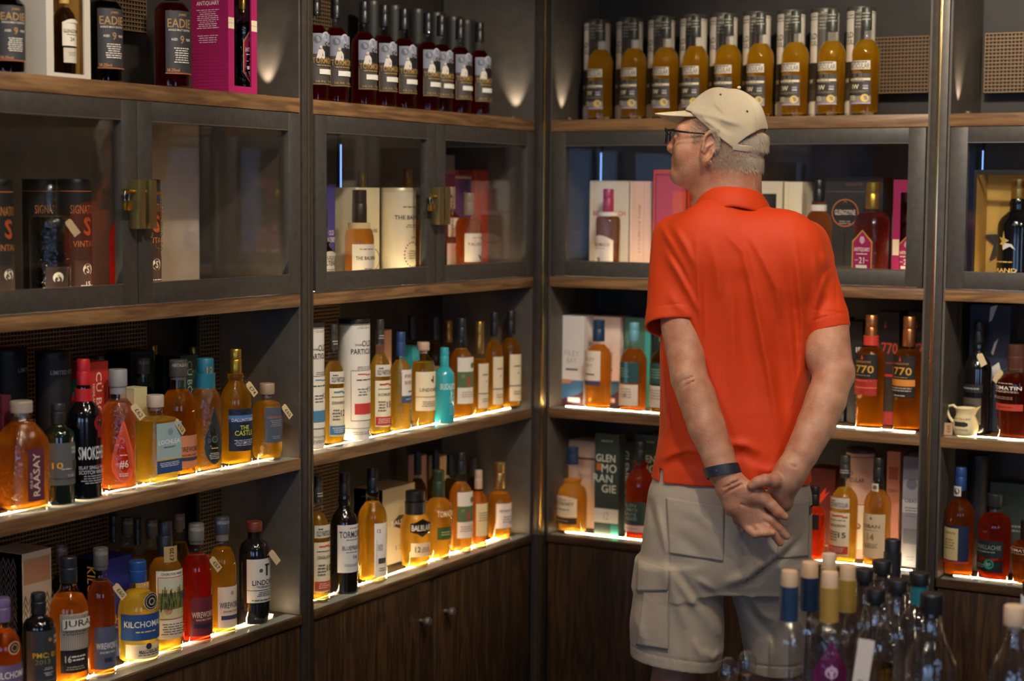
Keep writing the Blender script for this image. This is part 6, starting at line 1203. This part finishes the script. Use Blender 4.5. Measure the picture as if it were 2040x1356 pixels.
FOLDS = [(PT((1415, 478), (1430, 535), (1434, 600)), .0040, .010), (PT((1440, 455), (1481, 500), (1501, 586), (1515, 660), (1532, 740), (1545, 815), (1556, 895)), .0075, .010), (PT((1490, 462), (1520, 515), (1548, 575), (1556, 640)), .0055, .010),
         (PT((1580, 470), (1592, 560), (1601, 650), (1598, 740), (1582, 810)), .0065, .009), (PT((1387, 465), (1390, 540), (1397, 640), (1398, 720)), .0050, .008), (PT((1455, 560), (1461, 640), (1460, 760)), .0030, .010),
         (PT((1568, 560), (1576, 660), (1582, 760), (1576, 850)), .0045, .009), (PT((1622, 500), (1628, 560), (1622, 620)), .004, .008),
         (PT((1408, 520), (1410, 600), (1404, 700), (1402, 800)), -.0055, .014), (PT((1475, 530), (1482, 620), (1492, 720), (1502, 830)), -.0085, .018), (PT((1530, 560), (1545, 640), (1556, 740), (1562, 840)), -.0060, .012), (PT((1570, 500), (1578, 600), (1588, 700)), -.0050, .011), (PT((1440, 600), (1438, 700), (1440, 800)), -.004, .014),
         (PT((1313, 448), (1335, 485), (1356, 520), (1384, 580)), .0060, .008), (PT((1340, 448), (1366, 490), (1384, 530)), .0050, .008), (PT((1324, 505), (1352, 545), (1376, 590), (1394, 628)), .0055, .008), (PT((1326, 470), (1350, 512), (1378, 575)), -.005, .008), (PT((1330, 580), (1350, 612), (1375, 635)), .003, .010),
         (PT((1658, 540), (1640, 568), (1628, 610), (1622, 650)), .0050, .008), (PT((1646, 590), (1636, 625)), -.003, .008), (PT((1640, 500), (1650, 540)), .004, .01),
         (PT((1440, 893), (1462, 884), (1490, 887), (1520, 905)), .0060, .010), (PT((1312, 923), (1345, 905), (1370, 897), (1402, 905)), .0050, .008), (PT((1450, 912), (1480, 905), (1510, 925)), -.0055, .010), (PT((1315, 940), (1350, 925), (1400, 930)), -.004, .01), (PT((1318, 700), (1324, 790), (1330, 850), (1322, 880)), .005, .008), (PT((1500, 930), (1530, 940), (1560, 930)), .004, .010)]
W = np.zeros_like(Xb)
for pts, am, wd in FOLDS: W += (am*1.15)*seg_field(Xb, 0, Zb, pts, wd*(1.25 if am < 0 else .95))
W += .0012*np.sin(Xb*95+Zb*9)*np.clip((1.35-Zb)*4, 0, 1)
side_ = np.clip(-Y_/.03+.6, 0, 1)
SG.D -= (W*side_).astype(np.float32)
# hem bands at sleeves: step of stitching
def cutplane(n, p0): return (X_-p0[0])*n[0]+(Y_-p0[1])*n[1]+(Z_-p0[2])*n[2]
hem = Z_-m(1450, 972, -.12)[2]
cuffL = [m(1338, 652, -.05), m(1345, 474, .0)]; nL = (cuffL[1]-cuffL[0]); nL /= np.linalg.norm(nL); nL = nL+np.array([-.02, .22, 0]); nL /= np.linalg.norm(nL)
cuffR = [m(1654, 662, -.026), m(1606, 484, .01)]; nR = (cuffR[1]-cuffR[0]); nR /= np.linalg.norm(nR); nR = nR+np.array([-.04, .12, 0]); nR /= np.linalg.norm(nR)
cl = cutplane(nL, cuffL[0]); cr_ = cutplane(nR, cuffR[0])
# sleeve region: near the sleeve axis
def axd(a, b):
    a = np.array(a); b = np.array(b); ab = b-a; t = ((X_-a[0])*ab[0]+(Y_-a[1])*ab[1]+(Z_-a[2])*ab[2])/(ab@ab); t = np.clip(t, .0, 1.4)
    return np.sqrt((X_-a[0]-t*ab[0])**2+(Y_-a[1]-t*ab[1])**2+(Z_-a[2]-t*ab[2])**2)
inL = (axd(m(1345, 474, 0), m(1338, 660, -.05)) < .078) & (X_ < m(1396, 650, -.05)[0]+0*Z_); inR = (axd(m(1606, 484, .01), m(1653, 660, -.028)) < .082) & (X_ > m(1619, 650, -.02)[0]+0*Z_)
band = .0013*((np.abs(cl-.030) < .0016)*1.+(np.abs(cr_-.027) < .0016)*1.)
D0 = SG.D+np.where(inL | inR, band, 0).astype(np.float32)
# torso side wall must not be cut with the sleeve: rebuild torso alone
TG = Grid((-.30, -.19, .80), (.32, .17, 1.66), .003); TG.loft(TORSO+[S(990, 1292, 1619, .010, .135)], .0); TD = TG.D-(W*side_).astype(np.float32)*.9; del TG
cutL = np.where(inL, -cl, -1); cutR = np.where(inR, -cr_, -1)
full = np.maximum(D0, np.maximum(cutL, cutR)); full = np.minimum(full, TD)
shell = np.maximum(D0, -(D0+.0065)); sl_ = np.maximum(shell, np.maximum(cutL, cutR)); tors = np.maximum(TD, -(TD+.0065))
inner = D0+.0065
res = np.minimum(np.maximum(shell, np.maximum(cutL, cutR)), np.where((inL | inR) & ((cl < .0) | (cr_ < .0)), tors, 9))
neckc = nb
neckhole = np.sqrt((X_-neckc[0])**2+((Y_-neckc[1]))**2)-.062; neckhole = np.maximum(neckhole, 1.50-Z_)
res = np.maximum(res, -hem); res = np.maximum(res, -neckhole)
slitx = m(1306, 950, -.05)[0]
# small side vent at the left hem
sv = (np.abs(X_-m(1315, 950, -.08)[0]-(Z_-m(1315, 930, -.08)[2])*-.09) < .0045) & (Z_ < m(1315, 938, -.08)[2]) & (Y_ < 0)
res = np.where(sv & (res < .002), .002, res)
SG.D = res.astype(np.float32); V, Fq = surface(SG, 2); shirt = npobj('polo_shirt', V, Fq, ORANGE, man)
del SG, res, D0, TD, full, shell, sl_, tors, inner
# collar: folded band around the neck
cm = bmesh.new(); N = 64; ring_top, ring_out, ring_fold = [], [], []
for i in range(N+1):
    t = -PI*.93+2*PI*.93*i/N   # 0 = nape, facing the camera
    sx, sy = math.sin(t), -math.cos(t)
    front = (1-math.cos(t))/2
    top = nb+np.array([.070*sx+.006, .068*sy+.004, .022-.045*front]); 
    low = nb+np.array([.094*sx+.008, .090*sy+.0, -.013-.055*front-.010*abs(sx)])
    ring_top.append(top); ring_out.append(low)
zt_ = m(1455, 372, -.07)[2]-nb[2]; 
def cring(f): return [cm.verts.new(tuple(f(i))) for i in range(N+1)]
rows = []
for k in range(9):
    s = k/8
    def f(i, s=s):
        a, b = ring_top[i], ring_out[i]; q = a*(1-s)+b*s; out = np.array([q[0]-nb[0], q[1]-nb[1], 0]); out /= np.linalg.norm(out)+1e-9
        return q+out*(.006*math.sin(s*PI))+np.array([0, 0, .012*(1-s)*(1 if s < .5 else 1)])
    rows.append(cring(f))
inn = cring(lambda i: ring_top[i]*.97+nb*.03+np.array([0, 0, -.03]))
rows = [inn]+rows
for a, b in zip(rows, rows[1:]):
    for i in range(N): cm.faces.new((a[i], a[i+1], b[i+1], b[i]))
co = finish(cm, 'collar', ORANGE, shirt, 180); sd = co.modifiers.new('thick', 'SOLIDIFY'); sd.thickness = .003; sd.offset = -1
# raglan seam stitches on the back
bm = bmesh.new()
def on_back(px, py, dd=-.14):
    return m(px, py, dd)
# ---- shorts
PG = Grid((-.31, -.20, .28), (.28, .26, 1.0), .003)
PEL = [S(905, 1308, 1604, .012, .114), S(952, 1303, 1609, .012, .1215), S(972, 1294, 1617, .010, .1335), S(985, 1290, 1618, .010, .1355), S(1040, 1284, 1618, .010, .142), S(1090, 1278, 1617, .012, .142), S(1135, 1272, 1614, .014, .132), S(1165, 1270, 1612, .018, .118)]
PG.loft(PEL, .0)
LL = [S(1120, 1272, 1440, .008, .116), S(1170, 1264, 1440, .006, .112), S(1240, 1254, 1443, .004, .106), S(1300, 1256, 1441, .004, .102), S(1340, 1257, 1430, .006, .100), S(1365, 1255, 1424, .008, .100)]
RL = [S(1120, 1455, 1614, .030, .112), S(1170, 1454, 1610, .046, .106), S(1240, 1472, 1606, .066, .098), S(1300, 1482, 1602, .080, .094), S(1345, 1487, 1600, .090, .092), S(1362, 1487, 1600, .092, .092)]
PG.loft(LL, .03); PG.loft(RL, .03)
X_, Y_, Z_ = PG.coords(); Xb, Zb = X_+0*Z_, Z_+0*X_
PF = [(PT((1330, 1130), (1375, 1190), (1420, 1250), (1438, 1285)), .009, .013), (PT((1345, 1130), (1390, 1200), (1425, 1262)), -.008, .010), (PT((1318, 1120), (1340, 1180), (1370, 1260)), .006, .012),
      (PT((1440, 1165), (1480, 1150), (1530, 1115), (1590, 1065)), .010, .013), (PT((1455, 1176), (1500, 1160), (1560, 1110), (1600, 1075)), -.007, .009), (PT((1305, 1010), (1318, 1060), (1330, 1110)), .006, .009), (PT((1292, 1000), (1300, 1060)), -.004, .01),
      (PT((1490, 1190), (1520, 1235), (1545, 1255)), .008, .011), (PT((1475, 1190), (1505, 1245), (1540, 1290)), -.006, .012), (PT((1400, 1300), (1420, 1320), (1438, 1310)), .006, .009), (PT((1350, 1010), (1400, 1030), (1430, 1060)), .004, .012), (PT((1345, 1060), (1395, 1100), (1440, 1120)), -.005, .018),
      (PT((1278, 1200), (1270, 1250), (1284, 1300)), .006, .012), (PT((1385, 1150), (1430, 1180)), .005, .008), (PT((1500, 1060), (1540, 1050), (1600, 1020)), .004, .012), (PT((1380, 1275), (1405, 1330)), .005, .009), (PT((1500, 1010), (1480, 1080), (1500, 1150)), -.006, .012), (PT((1345, 1200), (1350, 1280), (1365, 1340)), -.003, .015)]
W = np.zeros_like(Xb)
for pts, am, wd in PF: W += am*seg_field(Xb, 0, Zb, pts, wd)
# seams: grooves
for pts in (PT((1443, 975), (1442, 1060), (1440, 1115)), PT((1498, 985), (1500, 1060), (1500, 1120), (1470, 1168)), PT((1324, 985), (1326, 1060), (1332, 1120), (1333, 1230), (1330, 1345))): W -= .0022*seg_field(Xb, 0, Zb, pts, .0035)
PG.D -= (W*np.clip(-Y_/.03+.8, 0, 1)).astype(np.float32)
nh = np.array([.13, 0., 1.]); nh /= np.linalg.norm(nh); pL = m(1342, 1338, -.1)
hemL = (X_-pL[0])*nh[0]+(Z_-pL[2])*nh[2]; pR = m(1540, 1350, 0); hemR = (X_-pR[0])*.02+(Z_-pR[2])
split = m(1460, 1200, 0)[0]; hemd = np.where(X_+0*Z_ < split, hemL+0*X_, hemR+0*X_)
band = .0016*(np.abs(hemd-.030) < .0018)
D0 = PG.D+band.astype(np.float32); Dp = np.maximum(np.maximum(D0, -(D0+.0065)), -hemd); Dp = np.maximum(Dp, Z_-m(1450, 920, 0)[2])
PG.D = Dp.astype(np.float32); V, Fq = surface(PG, 2); shorts = npobj('cargo_shorts', V, Fq, KHAKI, man)
del PG, D0, Dp
# surface lookup for patches sewn on the shorts and shirt
from mathutils.bvhtree import BVHTree
sbvh = BVHTree.FromPolygons([tuple(v) for v in V], [tuple(int(i) for i in f) for f in Fq])
mc = np.array([xm@(CAM-MO), ym@(CAM-MO), CAM[2]])
def patch(name, quad, nu, nv, off, mat, bvh, parent, thick=.0022, rot=0):
    """cloth patch: quad of pixel corners (tl,tr,br,bl) projected on to the garment"""
    bm = bmesh.new(); g = []
    for j in range(nv+1):
        row = []
        for i in range(nu+1):
            u, v = i/nu, j/nv; p_ = (np.array(quad[0])*(1-u)+np.array(quad[1])*u)*(1-v)+(np.array(quad[3])*(1-u)+np.array(quad[2])*u)*v
            q = m(p_[0], p_[1], 0); d = Vector(q-mc).normalized(); loc, nor, idx, dist = bvh.ray_cast(Vector(mc), d)
            if loc is None: loc = Vector(m(p_[0], p_[1], -.05)); nor = -d
            row.append(bm.verts.new(loc-d*off))
        g.append(row)
    for j in range(nv):
        for i in range(nu): bm.faces.new((g[j][i], g[j+1][i], g[j+1][i+1], g[j][i+1]))
    o = finish(bm, name, mat, parent, 180); s_ = o.modifiers.new('thick', 'SOLIDIFY'); s_.thickness = thick; s_.offset = 0; return o
patch('cargo_pocket', [(1284, 1172), (1331, 1178), (1331, 1293), (1268, 1284)], 14, 26, .004, KHAKI, sbvh, shorts, .006)
patch('pocket_flap', [(1271, 1114), (1333, 1134), (1330, 1176), (1268, 1178)], 14, 10, .008, KHAKI, sbvh, shorts, .005)
patch('back_pocket', [(1327, 990), (1443, 1010), (1441, 1118), (1334, 1102)], 26, 26, .0018, KHAKI, sbvh, shorts, .003)
patch('back_pocket', [(1556, 1006), (1612, 994), (1610, 1108), (1548, 1112)], 16, 26, .0018, KHAKI, sbvh, shorts, .003)
patch('leather_tab', [(1612, 1009), (1618.5, 1006), (1617, 1023), (1612, 1026)], 3, 4, .006, P('5a3a1e', .6), sbvh, shorts, .002)
# ---- wrist band on the left wrist
a, b = m(1434, 916, -.172), m(1446, 950, -.182); ax_ = Vector(b-a).normalized(); c_ = Vector(m(1439, 938, -.179)); e1 = ax_.cross(Vector((0, 1, 0))).normalized(); e2 = ax_.cross(e1)
bm = bmesh.new(); rows = []
tiltv = Vector((.0, 0, .0))
for k, (s_, ex) in enumerate(((-.0125, .0), (-.0120, .0022), (0, .0026), (.0120, .0022), (.0125, .0))):
    rows.append([bm.verts.new(c_+ax_*(s_+.006*math.cos(2*PI*i/48)*1.0)+(e1*math.cos(2*PI*i/48)*1.02+e2*math.sin(2*PI*i/48))*(.0375+ex)) for i in range(48)])
for r1, r2 in zip(rows, rows[1:]):
    for i in range(48): bm.faces.new((r1[i], r1[(i+1) % 48], r2[(i+1) % 48], r2[i]))
wb_ = finish(bm, 'wrist_band', P('1d2536', .5), man, 60)
bm = bmesh.new()
for i in range(7):
    t = PI/2-.55+.2*i; q = c_+ax_*(.006*math.cos(t))+(e1*math.cos(t)*1.02+e2*math.sin(t))*.0399; nrm = (e1*math.cos(t)+e2*math.sin(t))
    q2 = c_+ax_*(.006*math.cos(t))+(e1*math.cos(t)*1.02+e2*math.sin(t))*.0405
    tube(bm, [q, q2], .0012 if i != 4 else .0021, 8, False, 1 if i == 4 else 0)
finish(bm, 'band_holes', [P('0c0f16', .6), P('c9ccd2', .2, 1)], wb_)['kind'] = 'stuff'
# ---- cap: crown shell with an arch opening at the back, brim, strap and button
CG = Grid(tuple(Hc+np.array([-.20, -.14, -.07])), tuple(Hc+np.array([.16, .14, .14])), .002)
ca = 0.
cup = np.array(hu); cfw = np.array(hf); CB = np.array([cfw, hl, cup]); cc = h(-.010, 0, .008)
CG.ell(cc, (.1055, .087, .103), CB, .0)
X_, Y_, Z_ = CG.coords(); q = [(X_-cc[0])*CB[i][0]+(Y_-cc[1])*CB[i][1]+(Z_-cc[2])*CB[i][2] for i in range(3)]
rng = np.random.RandomState(3); W = 0
for k in range(30):
    w_ = rng.normal(size=3)*38; W = W+.00065*np.sin(w_[0]*q[0]+w_[1]*q[1]+w_[2]*q[2]+rng.rand()*6)
for (a1, b1, a2, b2, am, wd) in ((.07, .045, -.01, .028, .0045, .008), (.055, .06, .0, .05, -.003, .010), (.03, .02, -.05, -.01, -.004, .008), (.01, .07, -.03, .03, .0030, .006), (.06, .070, .01, .085, -.003, .009), (.0, .03, -.06, .01, .004, .007), (.035, .03, -.02, -.005, .0045, .006), (-.03, .06, -.075, .02, -.0022, .010), (.045, .015, .01, -.002, -.003, .006)):
    L2 = (a2-a1)**2+(b2-b1)**2; t = np.clip(((q[0]-a1)*(a2-a1)+(q[2]-b1)*(b2-b1))/L2, 0, 1); dd2 = (q[0]-a1-t*(a2-a1))**2+(q[2]-b1-t*(b2-b1))**2; W = W+(am*1.8 if am > 0 else am*1.0)*np.exp(-dd2/wd**2)*np.sin(np.clip(t, .05, .95)*PI)
for k in range(3):
    an = PI/3*k+PI/6; W = W-.0011*np.exp(-((q[0]+.012)*math.sin(an)+q[1]*math.cos(an))**2/.0015**2)
D0 = CG.D-W.astype(np.float32)
phi = np.abs(np.arctan2(q[1]+0*q[0], -q[0]+0*q[1]))+0*q[2]; c2 = q[2]+.008+0*phi; a2_ = q[0]-.010
eline = np.where(phi > 1.08, .007+.80*a2_-.55*np.clip(a2_-.055, 0, 1)+0*phi, -.046+.008*(phi/1.08)**2)
edge = (c2-eline)*.75
top_ = .012-.042*np.clip(phi, 0, 1.2)**2.4; openg = np.minimum(c2-(eline+.015), top_-c2); openg = np.where(phi < 1.06, openg*.7, -1)
Ds = np.maximum(D0, -(D0+.0045)); crown = np.maximum(np.maximum(Ds, -edge), openg); strp = crown
CG.D = np.minimum(crown, strp).astype(np.float32); V, Fq = surface(CG, 1); capo = npobj('baseball_cap', V, Fq, CAPM_, man); del CG
cbvh = BVHTree.FromPolygons([tuple(v) for v in V], [tuple(int(i) for i in f) for f in Fq])
# brim
bm = bmesh.new(); nu, nv = 28, 12; g = []
for j in range(nv+1):
    row = []
    for i in range(nu+1):
        t = -1.0+2.0*i/nu; s_ = j/nv
        x0, y0 = .080*math.cos(t)+.002, .080*math.sin(t); ext = .086*max(0, math.cos(t*PI/2))**.5
        x = x0+ext*s_; y = y0*(1-.06*s_); k_ = abs(y)/.068
        z = .056-.006*s_-(.040 if y < 0 else .012)*k_**1.6
        row.append(bm.verts.new(tuple(h(x-.010, y, z))))
    g.append(row)
for j in range(nv):
    for i in range(nu): bm.faces.new((g[j][i], g[j][i+1], g[j+1][i+1], g[j+1][i]))
br = finish(bm, 'brim', CAPM_, capo, 180); s_ = br.modifiers.new('thick', 'SOLIDIFY'); s_.thickness = .0035; s_.offset = 0
bm = bmesh.new(); bmesh.ops.create_uvsphere(bm, u_segments=16, v_segments=8, radius=.0048); bmesh.ops.scale(bm, vec=(1, 1, .7), verts=bm.verts); tp_ = cc+cup*.098-cfw*.034
finish(bm, 'button', CAPM_, capo, 180, tuple(tp_+cup*.003))
for (px, py) in ((1435.5, 188.5), (1488.5, 222)):
    q_ = m(px, py, -.05); d = Vector(q_-mc).normalized(); loc, nor, _, _ = cbvh.ray_cast(Vector(mc), d)
    if loc is None: continue
    bm = bmesh.new(); zq = nor.to_track_quat('Z', 'Y').to_matrix()
    pts = [loc+nor*.0004+zq@Vector((.0026*math.cos(2*PI*i/12), .0026*math.sin(2*PI*i/12), 0)) for i in range(12)]; tube(bm, pts, .0008, 6, True)
    f = bm.faces.new([bm.verts.new(loc+nor*.0005+zq@Vector((.0022*math.cos(2*PI*i/12), .0022*math.sin(2*PI*i/12), 0))) for i in range(12)]); f.material_index = 1
    finish(bm, 'eyelet', [P('8f8468', .6), P('1a1712', .9)], capo, 60)
# ---- hair: short grey strands rooted on the head below the cap
rel = (bV-Hc)@HB.T
nrm = np.zeros_like(bV); fn = np.cross(bV[bF[:, 1]]-bV[bF[:, 0]], bV[bF[:, 2]]-bV[bF[:, 0]])
for k in range(4): np.add.at(nrm, bF[:, k], fn)
nrm /= np.linalg.norm(nrm, axis=1)[:, None]+1e-12
A_, B_, C_ = rel[:, 0], rel[:, 1], rel[:, 2]
capedge = (C_*math.cos(ca)+A_*math.sin(ca)*1.0)
earm = ((A_-.008)**2/.020**2+(C_+.030)**2/.034**2 < 1) & (np.abs(B_) > .06)
RJ = np.random.RandomState(11).rand(len(A_)); RJ2 = np.random.RandomState(12).rand(len(A_)); PH = np.abs(np.arctan2(B_, -A_))
back = (A_ < .004) & (C_ > -.090) & (C_ < np.where(A_ > -.05, .012+.8*A_, -.026)) & (RJ*.022 < (C_+.090)) & (RJ2*.03 < -A_-.006+.02) & ~earm & (C_ > -.092-.0*A_)
side = (A_ >= -.012) & (A_ < .060) & (C_ > -.004+.25*A_) & (C_ < .05) & (np.abs(B_) > .03) & ~earm
sideb = (A_ >= .026) & (A_ < .050) & (C_ > -.020) & (C_ < .01) & (np.abs(B_) > .05) & ~earm
def strands(mask, n, ln, lean, rad, seed):
    rs = np.random.RandomState(seed); ids = np.where(mask)[0]; ids = ids[rs.randint(0, len(ids), n)]; vs, fs = [], []
    for i in ids:
        p0 = bV[i]+rs.normal(size=3)*.0008; n0 = nrm[i]; d1 = n0*.30+lean(rel[i])+rs.normal(size=3)*.16; d1 /= np.linalg.norm(d1); L_ = ln(rel[i])*rs.uniform(.6, 1.2)
        d2 = d1*.7-hu*.35+lean(rel[i])*.3-n0*.12+rs.normal(size=3)*.1; d2 /= np.linalg.norm(d2)
        P0, P1, P2 = p0-n0*.001, p0+d1*L_*.5, p0+d1*L_*.5+d2*L_*.5; sd_ = np.cross(d1, n0+1e-3); sd_ /= np.linalg.norm(sd_)+1e-9; up_ = np.cross(sd_, d1); k = len(vs)
        for Pq, w_ in ((P0, rad), (P1, rad*.8)):
            vs += [Pq+sd_*w_, Pq-sd_*w_*.5+up_*w_*.8, Pq-sd_*w_*.5-up_*w_*.8]
        vs.append(P2)
        for a, b in ((0, 1), (1, 2), (2, 0)): fs.append((k+a, k+b, k+3+b, k+3+a)); fs.append((k+3+a, k+3+b, k+6))
    return vs, fs
hv, hf_ = [], []
hb = -np.array(hf)
for mk, n, ln, lean, sd_ in ((back, 11000, lambda r: (.010 if r[2] < -.052 else .005) if r[0] < -.045 else .008, lambda r: hb*.35-hu*.75, 1), (side, 2600, lambda r: .015, lambda r: hb*.9-hu*.35, 2), (sideb, 600, lambda r: .008, lambda r: hb*.3-hu*.9, 3)):
    v, f = strands(mk, n, ln, lean, .00030, sd_); k = len(hv); hv += v; hf_ += [tuple(i+k for i in q) for q in f]
# tufts sticking out below the strap
arch_m = (A_ < -.030) & (C_ > -.030) & (C_ < .004-.03*PH**2) & (PH < 1.02); v, f = strands(arch_m, 4200, lambda r: .004+.017*max(0, 1-(abs(math.atan2(r[1], -r[0]))/.95)**2), lambda r: hb*.25-hu*.7, .00032, 5); k = len(hv); hv += v; hf_ += [tuple(i+k for i in q) for q in f]
me = bpy.data.meshes.new('hair'); me.from_pydata([tuple(v) for v in hv], [], hf_); me.materials.append(P('b9aa96', .5)); o = bpy.data.objects.new('hair', me); COL.objects.link(o); o.parent = man
# ---- glasses
gl = bpy.data.objects.new('glasses', None); bm = bmesh.new()
fr = []
def gp(a, b, c): return tuple(h(a, b, c))
for s in (-1, 1):
    pts = [gp(.124-.35*max(0, abs(.034*s+.024*math.cos(t))-.03)*1.0, .034*s+.0235*math.copysign(abs(math.cos(t))**.7, math.cos(t)), -.004+.018*math.copysign(abs(math.sin(t))**.7, math.sin(t))) for t in np.linspace(0, 2*PI, 25)[:-1]]
    tube(bm, pts, .0019, 8, True)
    tube(bm, [gp(.116, .058*s, .008), gp(.105, .070*s, .008), gp(.06, .0795*s, .003), gp(.018, .0800*s, -.001), gp(.004, .0795*s, -.006)], [.0026, .0028, .0022, .0018, .0018], 8)
tube(bm, [gp(.124, -.011, 0), gp(.127, 0, .002), gp(.124, .011, 0)], .0018, 8)
go = finish(bm, 'glasses', P('0f1115', .25, 0, .6), man, 60)
for s in (-1, 1):
    bm = bmesh.new(); pts = [gp(.1235-.35*max(0, abs(.034*s+.022*math.cos(t))-.03), .034*s+.0225*math.copysign(abs(math.cos(t))**.7, math.cos(t)), -.004+.017*math.copysign(abs(math.sin(t))**.7, math.sin(t))) for t in np.linspace(0, 2*PI, 25)[:-1]]
    bm.faces.new([bm.verts.new(p) for p in pts]); lo = finish(bm, 'lens', glassmat('lens', (.80, .74, .72), .02, 1.5), go); s_ = lo.modifiers.new('thick', 'SOLIDIFY'); s_.thickness = .0012
# ---- shoes
for ft in (fl_, fr_):
    bm = bmesh.new(); lathe(bm, [(.044, 0), (.050, .006), (.051, .022)], 28, None, 1); lathe(bm, [(.049, .0225), (.050, .045), (.044, .075), (.040, .10)], 28, None, 0)
    for v in bm.verts:
        f_ = max(0, v.co.y)/.05; v.co.y = v.co.y*(1+2.1*(v.co.y > 0)*(1-.45*min(1, v.co.z/.1)))
        if v.co.z > .03 and v.co.y > .03: v.co.z = .03+(v.co.z-.03)*max(.35, 1-(v.co.y-.03)/.11)
    finish(bm, 'shoe', [P('3a3a40', .7), P('d8d4cc', .6)], man, 60, (ft[0], ft[1]-.005, .003))
